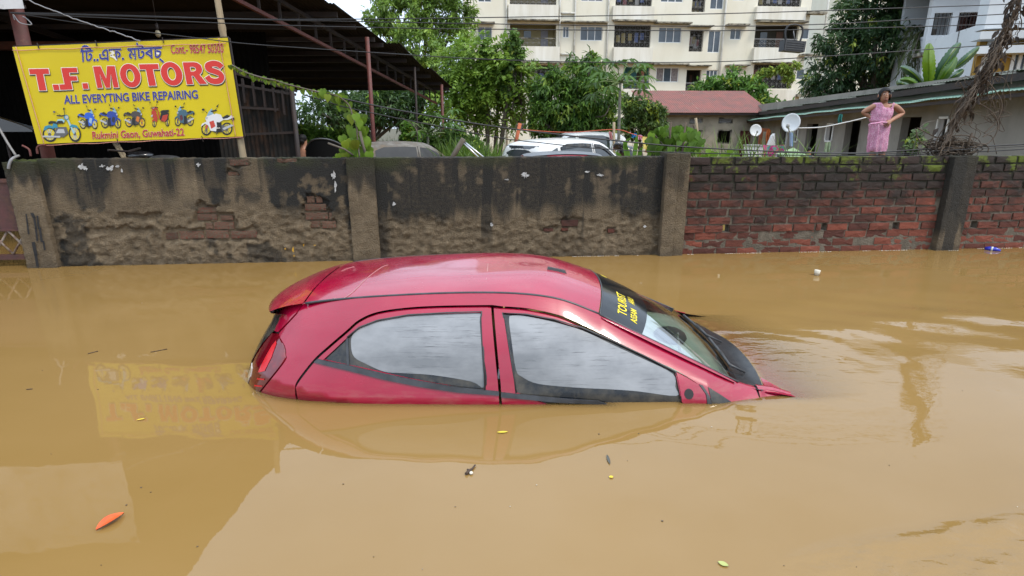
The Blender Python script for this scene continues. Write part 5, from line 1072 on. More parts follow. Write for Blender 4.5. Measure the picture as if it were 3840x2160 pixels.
mb = MB(); mb.box((q0.x, 22.5, 0), (q1.x, 22.55, q0.z)); mb.build('leaf', brd, o_d); mb = MB(); mb.box((q0.x + .12, 22.46, .55), (q1.x - .12, 22.49, q0.z - .12)); mb.build('door_panel', wallb, o_d)

# ---------------------------------------------------------------- white house and ochre house behind the row
whitew = mat('white_lime_wash', (.58, .60, .61), (.50, .52, .53), scale=.8, rough=.85, dirt=(.10, .10, .095), dscale=1.1, damt=(.60, .74)); ochre = mat('ochre_render', (.36, .21, .03), (.30, .17, .03), scale=1.5, rough=.85); brownd = mat('red_brown_door', (.20, .09, .075), rough=.7)
F4 = Plane(atY(3560, 300, 25), R(-8)); wh = thing('white_house', 'white two-storey house with railed balcony above the banana plant', 'house', F4.at(3600, 560))
def f4(x0, y0, x1, y1, off=0.): return F4.rect(*K5(x0, y0), *K5(x1, y1), off)
tA = F4.tz(*K5(300, 400))[0]; tB = tA + 9.; ob = f4(330, 110, 800, 305); tdiv = F4.tz(*K5(555, 220))[0]
holed_wall(F4, tA, tB, -.3, 9.5, [(tA + .15, tdiv - .12, ob[2], ob[3]), (tdiv + .12, ob[1], ob[2], ob[3]), f4(615, 440, 700, 505), f4(850, 440, 950, 600)], .25).build('wall', whitew, wh)
mb = MB(); F4.box(mb, tA - .01, tB, -.3, 9.5, 2.2, 2.4); F4.box(mb, tA, tA + .12, -.3, ob[2] - .1, .26, 2.2); F4.box(mb, tA, ob[1], ob[2] - .16, ob[2] - .01, .26, 2.2); mb.build('inner_wall', whitew, wh)
for r in ((610, 150, 665, 305), (690, 100, 750, 305)): e, f, g, h = f4(*r, 2.1); mb = MB(); F4.box(mb, e, f, ob[2], h, 2.1, 2.19); mb.build('door', brownd, wh)
for e, f in ((tA + .16, tdiv - .13), (tdiv + .13, ob[1])):
    mb = MB(); F4.box(mb, e, f, ob[2] + .95, ob[2] + 1.0, .10, .15); rl = mb.build('railing', darksteel, wh)
    for t in np.arange(e + .08, f, .14): mb = MB(); F4.box(mb, t - .01, t + .01, ob[2], ob[2] + .95, .11, .13); mb.build('baluster', darksteel, rl)
mb = MB(); F4.box(mb, tA - .4, tB, ob[2] - .85, ob[2] - .72, -.7, -.004); mb.build('ledge', ledgem, wh)
mb = MB(); F4.box(mb, tA - 1.2, tB, ob[3] + 1.3, ob[3] + 1.5, -1.2, 4); mb.build('roof', darksteel, wh)
F5 = Plane(atY(3740, 300, 19), R(-14)); oh = thing('ochre_house', 'ochre house with white ledges and windows behind the dry vines', 'house', F5.at(3740, 560))
def f5(x0, y0, x1, y1, off=0.): return F5.rect(*K5(x0, y0), *K5(x1, y1), off)
t5 = F5.tz(*K5(745, 560))[0]; W5 = [f5(845, 345, 930, 438), f5(785, 500, 900, 655), f5(1050, 445, 1200, 640)]
holed_wall(F5, t5, t5 + 8, -.3, 4.6, W5, .2).build('wall', ochre, oh)
mb = MB(); F5.box(mb, t5, t5 + 8, -.3, 4.5, 1.5, 1.6); mb.build('inner_wall', darkroom, oh); mb = MB(); F5.box(mb, t5, t5 + .15, -.3, 4.5, .21, 4); mb.build('side_wall', whitew, oh)
for e, f, g, h in W5:
    mb = MB(); w = .09
    for z in (g, h - w): F5.box(mb, e, f, z, z + w, -.04, .08)
    for i in range(3): t = e + (f - e - w) * i / 2; F5.box(mb, t, t + w, g + w, h - w, -.038, .078)
    wd = mb.build('window', frm, oh); mb = MB(); F5.box(mb, e + .05, f - .05, g + .05, h - .05, .03, .04); mb.build('pane', panem, wd)
for y in (455, 330):
    z = F5.tz(*K5(950, y))[1]; mb = MB(); F5.box(mb, t5 - .3, t5 + 8, z - .10, z + .12, -.6, -.004); mb.build('ledge', whitew, oh)
mb = MB(); z = F5.tz(*K5(950, 260))[1]; F5.box(mb, t5 - .1, t5 + 8, z, z + 1.2, -.3, .3); mb.build('parapet', whitew, oh)

# ---------------------------------------------------------------- trees and plants
barkm = mat('grey_brown_bark', (.085, .068, .05), (.14, .12, .095), scale=9, rough=.95, bump=.6, bscale=25, stretch=(1, 1, .35))
leafm = mat('green_leaf', (1, 1, 1), rough=.45, attr='Col', trans=.40, spec=.35)
drym = mat('dry_vine', (.055, .038, .026), (.10, .072, .048), scale=12, rough=.9)
rs = np.random.RandomState(11)
def unit(v): return v / np.maximum(np.linalg.norm(v, axis=-1, keepdims=True), 1e-9)
def leaf_mesh(B, D, L, Wd, col, fold=.25, curl=.25):
    """one pointed, folded leaf per row: base B, direction D, length L, width Wd, colour"""
    n = len(B); up = np.tile(np.array([[0., 0., 1.]]), (n, 1)) + rs.normal(0, .45, (n, 3)); S = unit(np.cross(D, up)); Nn = unit(np.cross(S, D))
    L = L[:, None]; Wd = Wd[:, None]; m1 = B + D * L * .38 + Nn * L * .03; tip = B + D * L - Nn * L * curl * rs.uniform(.3, 1.2, (n, 1)); m2 = B + D * L * .72 - Nn * L * curl * .35
    V = np.stack([B, m1 + S * Wd * .5 + Nn * Wd * fold, m2 + S * Wd * .38 + Nn * Wd * fold * .7, tip, m2 - S * Wd * .38 + Nn * Wd * fold * .7, m1 - S * Wd * .5 + Nn * Wd * fold, m1, m2], 1).reshape(-1, 3)
    o = (np.arange(n) * 8)[:, None]; F = np.concatenate([o + np.array([[0, 6, 1]]), o + np.array([[0, 5, 6]]), o + np.array([[2, 7, 3]]), o + np.array([[7, 4, 3]])]); Q = np.concatenate([o + np.array([[1, 6, 7, 2]]), o + np.array([[6, 5, 4, 7]])])
    return V, F, Q, np.repeat(col, 8, 0)
def leaf_obj(name, parts, parent, m=None):
    V = np.concatenate([p[0] for p in parts]); off = 0; fl, ls, tot = [], [], 0; F3_, F4_ = [], []
    for p in parts: F3_.append(p[1] + off); F4_.append(p[2] + off); off += len(p[0])
    F3_, F4_ = np.concatenate(F3_), np.concatenate(F4_); Ccol = np.concatenate([p[3] for p in parts])
    me = bpy.data.meshes.new(name); me.vertices.add(len(V)); me.vertices.foreach_set('co', V.astype(np.float32).ravel())
    lv = np.concatenate([F3_.ravel(), F4_.ravel()]).astype(np.int32); me.loops.add(len(lv)); me.loops.foreach_set('vertex_index', lv)
    st = np.concatenate([np.arange(len(F3_)) * 3, len(F3_) * 3 + np.arange(len(F4_)) * 4]).astype(np.int32); me.polygons.add(len(st)); me.polygons.foreach_set('loop_start', st)
    me.polygons.foreach_set('use_smooth', np.ones(len(st), bool)); me.update(calc_edges=True); me.validate()
    a = me.color_attributes.new('Col', 'FLOAT_COLOR', 'POINT'); a.data.foreach_set('color', np.concatenate([Ccol, np.ones((len(Ccol), 1))], 1).astype(np.float32).ravel())
    return put(name, me, m or leafm, parent)
def blob_points(blobs, n, shell=.5):
    """points in lumpy ellipsoids, mostly near their skins"""
    vol = np.array([b[1][0] * b[1][1] * b[1][2] for b in blobs]) ** .67; pr = vol / vol.sum(); k = rs.choice(len(blobs), n, p=pr); d = unit(rs.normal(0, 1, (n, 3))); r = rs.uniform(shell ** 3, 1, n) ** (1 / 3.)
    lump = 1 + .16 * np.sin(d[:, 0] * 5 + k) * np.sin(d[:, 1] * 6 + 2 * k) + .12 * np.sin(d[:, 2] * 8 + k * 3) + rs.normal(0, .06, n)
    c = np.array([b[0] for b in blobs])[k]; rad = np.array([b[1] for b in blobs])[k]; return c + d * rad * (r * lump)[:, None], d
def tufts(blobs, nt, per, L, W, dark, light, yfrac=.08, young=(.20, .24, .03), droop=.5, shell=.5, spread=.9):
    P, d = blob_points(blobs, nt, shell); n = nt * per; B = np.repeat(P, per, 0) + rs.normal(0, L * .22, (n, 3)); D = unit(np.repeat(d, per, 0) * .7 + rs.normal(0, spread, (n, 3)) + np.array([0, 0, -droop]))
    t = rs.beta(1.6, 2.2, nt)[:, None]; dark, light, young = (tuple(1.75 * q for q in z) for z in (dark, light, young)); c = np.array(dark) * (1 - t) + np.array(light) * t; y = rs.uniform(0, 1, nt) < yfrac; c[y] = np.array(young) * rs.uniform(.7, 1.15, (y.sum(), 1)); col = np.repeat(c, per, 0) * rs.uniform(.75, 1.25, (n, 1))
    return leaf_mesh(B, D, L * rs.uniform(.65, 1.25, n), W * rs.uniform(.7, 1.2, n), col)
def limbs(parent, base, blobs, r, lean=(0, 0), name='trunk', m=None, fork=.45, nb=None):
    """a tapered trunk with a limb into every crown lump"""
    top = np.mean([b[0] for b in blobs], 0); base = np.array(base); mb = MB(); fk = base + (top - base) * fork; fk[0] += lean[0]; pts = [base + (fk - base) * t + np.array([.08 * math.sin(t * 5 + base[0]), 0, 0]) for t in np.linspace(0, 1, 7)]; mb.tube(pts, r, 8, True, r * .72)
    for b in blobs[:nb]:
        e = np.array(b[0]) + rs.normal(0, .2, 3); mid = (fk + e) / 2 + rs.normal(0, .18, 3); mb.tube(cr([fk - (fk - base) * .05, mid, e], 5), r * .55, 6, True, r * .14)
        for _ in range(4): e2 = np.array(b[0]) + unit(rs.normal(0, 1, (1, 3)))[0] * np.array(b[1]) * .75; mb.tube(cr([mid, (mid + e2) / 2 + rs.normal(0, .15, 3), e2], 4), r * .24, 5, True, r * .05)
    mb.build(name, m or barkm, parent)
def px_blobs(Y, *bl):
    """lumps given as photo centre, half width and half height in pixels, and extra distance"""
    out = []
    for x, y, hw, hh, dy in bl:
        p = atY(x, y, Y + dy); k = (Y + dy) / ray(x, y).y / CAM_F; out.append(((p.x, p.y, p.z), (hw * k, (hw + hh) / 2 * k, hh * k)))
    return out
def tree(name, label, cat, Y, bx_, blobs, nt, per, L, W, dark, light, r=.14, group='trees behind the wall', **kw):
    b = px_blobs(Y, *blobs); base = atY(bx_, 560, Y); g = ground_z(base.x, Y); t = thing(name, label, cat, (base.x, Y, g), group); leaf_obj('crown', [tufts(b, nt, per, L, W, dark, light, **kw)], t); limbs(t, (base.x, Y, g - .1), b, r); return t
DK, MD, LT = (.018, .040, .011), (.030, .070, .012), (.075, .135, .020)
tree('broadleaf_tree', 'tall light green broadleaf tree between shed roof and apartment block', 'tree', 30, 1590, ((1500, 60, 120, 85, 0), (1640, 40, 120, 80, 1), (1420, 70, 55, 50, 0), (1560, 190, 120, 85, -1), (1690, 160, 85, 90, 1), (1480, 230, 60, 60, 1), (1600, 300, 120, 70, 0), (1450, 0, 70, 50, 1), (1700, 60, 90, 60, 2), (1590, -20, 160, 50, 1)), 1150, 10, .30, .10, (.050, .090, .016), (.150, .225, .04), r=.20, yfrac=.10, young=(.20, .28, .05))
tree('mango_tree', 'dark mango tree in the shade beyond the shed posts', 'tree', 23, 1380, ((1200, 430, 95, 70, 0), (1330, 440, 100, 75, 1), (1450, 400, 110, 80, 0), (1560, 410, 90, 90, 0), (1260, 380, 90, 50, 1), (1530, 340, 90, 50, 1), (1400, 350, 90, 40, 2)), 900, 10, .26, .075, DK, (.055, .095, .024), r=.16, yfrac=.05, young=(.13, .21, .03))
tree('mango_tree', 'rounded green mango tree in front of the apartment block', 'tree', 21, 2140, ((2150, 300, 100, 65, 0), (2210, 250, 45, 45, 0), (2080, 350, 90, 70, 0), (2230, 360, 95, 75, -.4), (2150, 420, 150, 70, 0), (2040, 440, 60, 60, 0), (2260, 450, 70, 60, 0), (2150, 480, 140, 50, .3), (2215, 215, 22, 18, 0)), 1150, 10, .24, .07, (.018, .045, .010), (.085, .155, .020), r=.15, yfrac=.16, young=(.15, .21, .03), droop=.75)
tree('leafy_tree', 'small leafy tree right of the papaya trunk', 'tree', 24, 2400, ((2400, 420, 65, 50, 0), (2450, 450, 50, 45, 0), (2380, 480, 60, 45, 0), (2360, 390, 30, 30, 0), (2460, 410, 30, 22, 0)), 500, 9, .18, .07, (.022, .045, .010), (.085, .13, .03), r=.09)
tree('guava_tree', 'bright green low tree rising over the red tin roof', 'tree', 31, 2740, ((2650, 345, 60, 35, 0), (2720, 330, 70, 40, 0), (2800, 345, 70, 45, 0), (2750, 275, 18, 25, 0), (2860, 385, 50, 25, 0), (2940, 400, 40, 16, 0), (2690, 375, 70, 30, 0), (2830, 390, 70, 26, -.5)), 620, 10, .30, .11, (.028, .065, .012), (.11, .20, .035), r=.10, droop=.3)
tree('big_mango_tree', 'big dark mango tree between the apartment block and the white house', 'tree', 29, 3280, ((3250, 60, 110, 80, 0), (3380, 50, 110, 80, 0), (3150, 170, 90, 80, 0), (3300, 180, 130, 90, -1), (3430, 130, 70, 80, 0), (3120, 290, 90, 70, 0), (3250, 310, 130, 80, 0), (3380, 290, 110, 90, .5), (3060, 340, 50, 40, 0), (3200, 0, 70, 40, 1), (3440, -10, 120, 60, 0), (3100, 375, 60, 30, -.5)), 1500, 10, .32, .085, (.012, .030, .012), (.045, .080, .024), r=.26, yfrac=.035, young=(.17, .20, .03), droop=.7)
# feathery trees with creepers
def feather(name, label, Y, bx_, blobs, nf, L, dark, light, trunks, r, strands):
    b = px_blobs(Y, *blobs); base = atY(bx_, 560, Y); g = ground_z(base.x, Y); t = thing(name, label, 'tree', (base.x, Y, g), 'trees behind the wall'); P, d = blob_points(b, nf, .3); n = 14
    D = unit(d * .8 + rs.normal(0, .6, (nf, 3)) + np.array([0, 0, -.25])); S = unit(np.cross(D, rs.normal(0, 1, (nf, 3)) + np.array([0, 0, 2.]))); LL = L * rs.uniform(.6, 1.2, nf)
    tt = np.linspace(.1, 1, n); B = P[:, None] + D[:, None] * (LL[:, None] * tt)[..., None] - np.array([0, 0, 1.]) * (LL[:, None] * tt ** 2 * .3)[..., None]; sg_ = np.where(np.arange(n) % 2, 1., -1.)
    LD = unit(S[:, None] * sg_[None, :, None] + D[:, None] * .5); c = rs.beta(2, 2, nf)[:, None]; col = np.repeat(np.array(dark) * (1 - c) + np.array(light) * c, n, 0)
    leaf_obj('crown', [leaf_mesh(B.reshape(-1, 3), LD.reshape(-1, 3), np.repeat(LL * .26, n), np.repeat(LL * .11, n), col)], t)
    mb = MB()
    for tk in trunks: pts = [atY(x, y, Y + dy) for x, y, dy in tk]; pts[-1].z = min(pts[-1].z, g - .1); mb.tube(cr(pts, 5)[::-1], r, 7, True, r * .35)
    mb.build('trunk', barkm, t)
    if strands:
        mb = MB(); rr = random.Random(4)
        for _ in range(strands[0]):
            x = strands[1] + (strands[2] - strands[1]) * rr.random(); y0 = strands[3] + 60 * rr.random(); ln = 60 + 160 * rr.random(); pts = [atY(x + 6 * math.sin(q * 2 + x) + rr.random() * 5, y0 + ln * q / 5, Y - .3 + .4 * rr.random()) for q in range(6)]; mb.tube(pts, .012, 4, False)
        tag(mb.build('hanging_creepers', drym, t), kind='stuff')
    return t
feather('acacia_tree', 'feathery bright green tree hung with creepers beside the shed end', 22, 1840, ((1800, 210, 90, 60, 0), (1740, 260, 80, 70, 0), (1850, 300, 80, 80, 0), (1760, 340, 80, 60, .5), (1900, 260, 60, 60, 0), (1700, 380, 60, 70, 0), (1850, 400, 70, 60, .5), (1960, 330, 30, 70, 0), (1880, 200, 25, 30, 0)), 950, .75, (.085, .165, .022), (.25, .38, .05), (((1815, 180, 0), (1822, 330, 0), (1830, 450, 0), (1822, 570, 0)), ((1925, 130, 0), (1918, 250, -.3), (1898, 400, -.3), (1862, 570, 0)), ((1745, 320, 0), (1770, 430, 0), (1822, 560, 0)), ((1870, 240, .3), (1868, 380, .3), (1850, 570, .3))), .095, (90, 1890, 1960, 200))
vp = px_blobs(21.6, (1925, 170, 22, 40, 0), (1920, 240, 26, 50, 0), (1945, 200, 18, 30, 0), (1815, 200, 16, 40, 0), (1905, 320, 22, 50, 0)); cv = thing('creeper', 'leafy creeper wrapped round the bare trunk tops of the feathery tree', 'creeper', vp[1][0]); leaf_obj('leaves', [tufts(vp, 260, 6, .16, .11, (.03, .06, .012), (.09, .15, .03))], cv); mb = MB(); [mb.tube(cr([b[0], (b[0][0] + .1, b[0][1], b[0][2] - .8), (b[0][0], b[0][1], b[0][2] - 1.6)], 4), .03, 5) for b in vp[:3]]; mb.build('stem', barkm, cv)
# papaya
def palmate(c, d, rl, col, parts, nl=7):
    d = unit(np.array([d]))[0]; s = unit(np.cross(d, np.array([[0, 0, 1.]])))[0]; ang = np.linspace(-2., 2., nl); D = np.array([d * math.cos(a) + s * math.sin(a) + np.array([0, 0, -.25]) for a in ang]); D = unit(D); B = np.tile(c, (nl, 1)); parts.append(leaf_mesh(B, D, rl * (1 - .12 * np.abs(ang)), np.full(nl, rl * .20), np.tile(col, (nl, 1)) * rs.uniform(.85, 1.15, (nl, 1)), curl=.3))
def papaya(label, Y, x, ytop, scale, nleaf, seed, group):
    base = atY(x, 560, Y); top = atY(x + 4, ytop, Y); g = ground_z(base.x, Y); t = thing('papaya_tree', label, 'tree', (base.x, Y, g), group); mb = MB(); mb.tube([Vector((base.x, Y, g - .05)).lerp(top, q) for q in np.linspace(0, 1, 8)], .062 * scale, 8, True, .045 * scale)
    parts = []; pm = MB()
    for i in range(nleaf):
        a = i * 2.4 + seed; el = .9 - 1.3 * i / nleaf; ln = scale * (.75 + .3 * rs.uniform()); dirv = np.array([math.cos(a) * math.cos(el), math.sin(a) * math.cos(el), math.sin(el)]); e = np.array(top) + dirv * ln; pm.tube([top, Vector(top) + Vector(dirv) * ln * .6 + Vector((0, 0, .05)), e], .014, 5); palmate(e, dirv * np.array([1, 1, .2]), .55 * scale, np.array([.055, .11, .018]) * rs.uniform(.7, 1.7), parts)
    mb.build('trunk', mat('papaya_bark%d' % seed, (.22, .21, .17), (.13, .125, .10), scale=14, rough=.9), t); pm.build('leaf_stalks', mat('papaya_stalk%d' % seed, (.14, .20, .06), rough=.6), t)['kind'] = 'stuff'; leaf_obj('crown', parts, t); return t
papaya('papaya tree with thin ringed trunk and star-shaped leaves', 18, 2322, 310, .92, 20, 1, None)
for i, (x, yt, Y) in enumerate(((1600, 500, 16), (1650, 480, 16.5))): papaya('young papaya plant growing by the %s shed post' % ('thin' if i == 0 else 'far red'), Y, x, yt, .75, 8, 5 + i, 'young papaya plants')
# banana
ban = thing('banana_plant', 'banana plant with huge upright leaves behind the grey row roof', 'plant', atY(3510, 420, 14.5)); banm = mat('banana_leaf', (.10, .20, .015), (.055, .135, .02), scale=3, rough=.4, trans=.4, stretch=(1, 1, 1)); bandk = mat('dark_banana_leaf', (.022, .07, .022), (.04, .10, .03), scale=3, rough=.35, trans=.25); banle = mat('yellow_green_banana_leaf', (.20, .30, .012), (.12, .22, .015), scale=2, rough=.4, trans=.45)
def banana_leaf(pts, wpx, m, Y, tiltv=0.):
    c = cr([(x, y, 0) for x, y in [K5(*p) for p in pts]], 8); n = len(c); mb = MB(); rowsA = []
    for i, p in enumerate(c):
        t = i / (n - 1); w = wpx / 2.338 * (math.sin(math.pi * min(1, t * .92 + .06)) ** .55); dv = (c[min(i + 1, n - 1)] - c[max(i - 1, 0)]); dv.normalize(); nx_, ny_ = -dv.y, dv.x; r_ = []
        for q in (-1, -.5, 0, .5, 1): w2 = w * (1 + (.10 * math.sin(i * 2.7 + q) if abs(q) == 1 else 0)); r_.append(atY(p.x + nx_ * w2 * q, p.y + ny_ * w2 * q, Y + .22 * abs(q) + tiltv * q - .25 * math.sin(t * 3)))
        rowsA.append(r_)
    mb.grid(rowsA); o = mb.build('leaf', m, ban); mb = MB(); mb.tube([r[2] - Vector((0, .012, 0)) for r in rowsA], .018, 5, True, .006); mb.build('midrib', banle, o)
for pts, w, m, Y, tv in ((((330, 760), (335, 620), (335, 500), (340, 380)), 60, banle, 14.3, .1), (((395, 740), (440, 620), (530, 480), (610, 375)), 50, bandk, 14.6, .1), (((420, 740), (470, 660), (530, 580), (575, 500)), 45, banm, 14.2, -.1), (((285, 760), (230, 680), (160, 620), (85, 585)), 40, bandk, 14.5, .1), (((270, 780), (210, 730), (150, 700), (80, 700)), 30, banm, 14.2, 0), (((560, 600), (620, 550), (700, 480), (775, 410)), 34, bandk, 15, .1), (((470, 730), (540, 680), (600, 640), (640, 610)), 30, bandk, 14.8, 0), (((250, 800), (160, 770), (90, 730), (50, 740)), 40, bandk, 15.2, 0), (((360, 800), (380, 740), (400, 700), (430, 640)), 30, banm, 14.9, 0)): banana_leaf(pts, w, m, Y, tv)
mb = MB(); p = atY(*K5(370, 760), 14.5); mb.tube([(p.x, 14.5, -.3), (p.x, 14.5, p.z + .1)], .14, 10, True, .10); mb.build('stem', banm, ban)
# coconut palm fronds
palm = thing('coconut_palm', 'drooping coconut palm fronds beside the white house wall', 'palm', atY(3480, 420, 26)); parts = []; sm_ = MB(); hub = np.array(atY(3500, 110, 26))
for x, y in ((3380, 260), (3400, 300), (3430, 320), (3460, 330), (3370, 200), (3420, 240), (3520, 330)):
    e = np.array(atY(x, y, 25.5 + rs.uniform(-.5, .5))); mid = (hub + e) / 2 + np.array([(-.2), 0, .55]); sp = cr([tuple(hub), tuple(mid), tuple(e)], 14); sm_.tube(sp, .025, 5, True, .008); A = np.array([tuple(p) for p in sp]); dd = unit(np.gradient(A, axis=0)); n = len(A)
    for sgn in (-1, 1):
        sdv = unit(np.cross(dd, np.array([[0, 1., 0]]))) * sgn; D = unit(sdv * .5 + dd * .7 + np.array([0, 0, -.7])); parts.append(leaf_mesh(A, D, np.full(n, .75), np.full(n, .05), np.tile(np.array([[.075, .095, .03]]), (n, 1)) * rs.uniform(.6, 1.4, (n, 1))))
leaf_obj('fronds', parts, palm); sm_.tube([tuple(hub), (hub[0], hub[1] + .3, -.2)], .14, 8); sm_.build('trunk', barkm, palm)
# low growth behind the wall
gp = []
def grass(x0, x1, Y0, Y1, n, h, light, z0=None):
    X = rs.uniform(x0, x1, n); Y = rs.uniform(Y0, Y1, n); B = np.stack([X, Y, np.full(n, -.1)], 1); D = unit(np.stack([rs.normal(0, .35, n), rs.normal(0, .3, n), np.ones(n)], 1)); c = rs.beta(2, 2, n)[:, None]
    return leaf_mesh(B, D, h * rs.uniform(.5, 1.2, n), np.full(n, .028), np.array([.03, .065, .012]) * (1 - c) + np.array(light) * c, curl=.45)
parts = [grass(-1.5, -.35, 12.5, 14.5, 1500, 1.12, (.17, .28, .04)), grass(-3.8, -1.2, 15, 18, 2600, 1.05, (.14, .23, .04)), grass(3.6, 5.4, 9.5, 13, 420, 1.30, (.20, .30, .06)), grass(1.4, 3.0, 16, 18, 900, .95, (.12, .20, .04)), grass(-8, -3.5, 15, 20, 2500, 1.1, (.10, .18, .03))]
tag(leaf_obj('long_grass', parts, None), 'long grass standing behind the boundary wall', None, None, 'stuff')
bl = px_blobs(17, (1170, 515, 60, 22, 0), (1260, 520, 60, 22, 0), (1130, 500, 30, 18, .5)); hb = thing('bush', 'bright green bush behind the black domed panel', 'bush', (bl[0][0][0], 17, -.4)); leaf_obj('crown', [tufts(bl, 420, 8, .17, .09, (.05, .10, .015), (.16, .26, .04), droop=0)], hb); limbs(hb, (bl[0][0][0], 17, -.4), bl, .05)
bl = px_blobs(15.5, (1535, 520, 22, 30, 0), (1525, 490, 14, 20, 0), (1545, 550, 24, 24, 0)); hb = thing('bush', 'leafy climber bush beside the wrecked grey car', 'bush', (bl[0][0][0], 15.5, -.4)); leaf_obj('crown', [tufts(bl, 200, 8, .14, .08, (.04, .09, .012), (.11, .21, .03))], hb); limbs(hb, (bl[0][0][0], 15.5, -.4), bl, .04)
bl = px_blobs(16.5, (1700, 520, 45, 28, 0), (1630, 535, 40, 25, 0), (1760, 540, 45, 22, 0)); hb = thing('bush', 'dark weedy bush left of the long grass tuft', 'bush', (bl[0][0][0], 16.5, -.4)); leaf_obj('crown', [tufts(bl, 300, 8, .16, .07, (.025, .055, .012), (.08, .14, .025))], hb); limbs(hb, (bl[0][0][0], 16.5, -.4), bl, .04)
bl = px_blobs(38, (2490, 362, 22, 8, 0), (2420, 375, 18, 6, 0)); hb = thing('bush', 'grey-green treetop just over the red roof ridge', 'bush', (bl[0][0][0], 38, -.3)); leaf_obj('crown', [tufts(bl, 160, 8, .22, .08, (.04, .07, .03), (.10, .14, .06))], hb); limbs(hb, (bl[0][0][0], 38, -.3), bl, .06)
bl = px_blobs(44.8, (2935, 260, 30, 14, 0), (2960, 290, 16, 22, 0), (2880, 270, 24, 12, 0), (2985, 245, 14, 10, 0), (2850, 280, 12, 10, 0)); hb = thing('balcony_plants', 'climbing plants hanging from the barred lower balcony', 'plants', bl[0][0]); leaf_obj('leaves', [tufts(bl, 170, 7, .26, .12, (.06, .10, .02), (.20, .26, .04))], hb)
# heart-leaved creeper on the lower cable and along the wall top
def heart_mesh(Pos, Dn, Fa, Ls, cols):
    out = []; shape = [(0, .0), (.22, -.10), (.42, .02), (.50, .22), (.40, .48), (.18, .78), (0, 1.0), (-.18, .78), (-.40, .48), (-.50, .22), (-.42, .02), (-.22, -.10)]
    V, F, Cc = [], [], []
    for p, d, f, L, c in zip(Pos, Dn, Fa, Ls, cols):
        d = Vector(d).normalized(); f = Vector(f); f = (f - d * f.dot(d)).normalized(); s = d.cross(f); b = len(V)
        for x, y in shape: V.append(Vector(p) + s * (x * L * .95) + d * (y * L) + f * (abs(x) * .30 * L - .18 * L * y * y))
        for y in (.25, .55): V.append(Vector(p) + d * (y * L) - f * (.18 * L * y * y))
        F += [(b + i, b + j, b + k) for i, j, k in ((0, 1, 12), (1, 2, 12), (2, 3, 12), (0, 12, 11), (11, 12, 10), (10, 12, 9), (3, 4, 13), (4, 5, 13), (5, 6, 13), (3, 13, 12), (6, 7, 13), (7, 8, 13), (8, 9, 13), (9, 12, 13))]; Cc += [c] * 14
    me = bpy.data.meshes.new('leaf'); me.from_pydata([tuple(v) for v in V], [], F); me.polygons.foreach_set('use_smooth', [True] * len(F)); col_attr(me, Cc); return me
vine = thing('climbing_vine', 'heart-leaved green vine creeping along the cable and up from the wall', 'vine', on_wall(1350, 590, .08)); rr = random.Random(9)
vpath = cr([(*K2(x, y), 0) for x, y in ((70, 570), (180, 630), (330, 680), (450, 705), (560, 740), (660, 765), (780, 795), (880, 815), (960, 830), (1040, 870), (1100, 930), (1130, 1020), (1160, 1100), (1170, 1200), (1180, 1300), (1190, 1375))], 5)
mb = MB(); mb.tube([on_wall(p.x, p.y, .06) for p in vpath], .008, 5); mb.tube([on_wall(*K2(1250, 1375), .06), on_wall(*K2(1220, 1280), .07), on_wall(*K2(1190, 1150), .06)], .016, 6); mb.tube([on_wall(*K2(1130, 1360), .06), on_wall(*K2(1060, 1310), .02), on_wall(*K2(910, 1255), -.02)], .010, 5); mb.build('stem', barkm, vine)
spots = []
for p in vpath[:44]:
    for _ in range(2): spots.append((p.x + rr.uniform(-8, 8), p.y + rr.uniform(-6, 8), rr.uniform(9, 17) + 6 * smooth(1080, 1250, p.x), .05 + .05 * rr.random()))
for x, y, L in ((860, 800, 34), (910, 830, 34), (980, 850, 40), (1020, 830, 34), (1060, 840, 34), (1040, 910, 40), (1090, 900, 34), (1080, 990, 42), (1120, 1010, 45), (1150, 1000, 40), (1210, 1030, 44), (1180, 1060, 40), (1200, 1120, 50), (1130, 1130, 55), (1240, 1110, 40), (1230, 1200, 60), (1170, 1160, 45), (1030, 1190, 45), (1060, 1240, 40), (1110, 1240, 45), (1090, 1280, 60), (1170, 1290, 60), (1230, 1280, 45), (1270, 1330, 45), (1060, 1340, 45), (1130, 1340, 45), (1200, 1340, 45), (1030, 1300, 34), (1280, 1290, 40), (1150, 1230, 45), (1000, 1350, 30), (1250, 1240, 40)): spots.append((*K2(x, y), L * .80, .0 + .16 * rr.random()))
spots += [(x + rr.uniform(-16, 16), y + rr.uniform(-14, 14), Lp * rr.uniform(.6, 1.), off + .05) for x, y, Lp, off in spots[88:]] * 1
for x, y, Lp, off in spots:
    p = on_wall(x, y, off); L = Lp * 6 / CAM_F; o = heart_mesh([p], [(rr.uniform(-.45, .45), rr.uniform(-.2, .2), -1)], [(rr.uniform(-.5, .5), -1, rr.uniform(.0, .8))], [L], [np.array((.13, .22, .022)) * rr.uniform(.65, 1.35) + np.array((.06, .03, 0)) * (rr.random() < .25)]); put('leaf', o, leafm, vine)
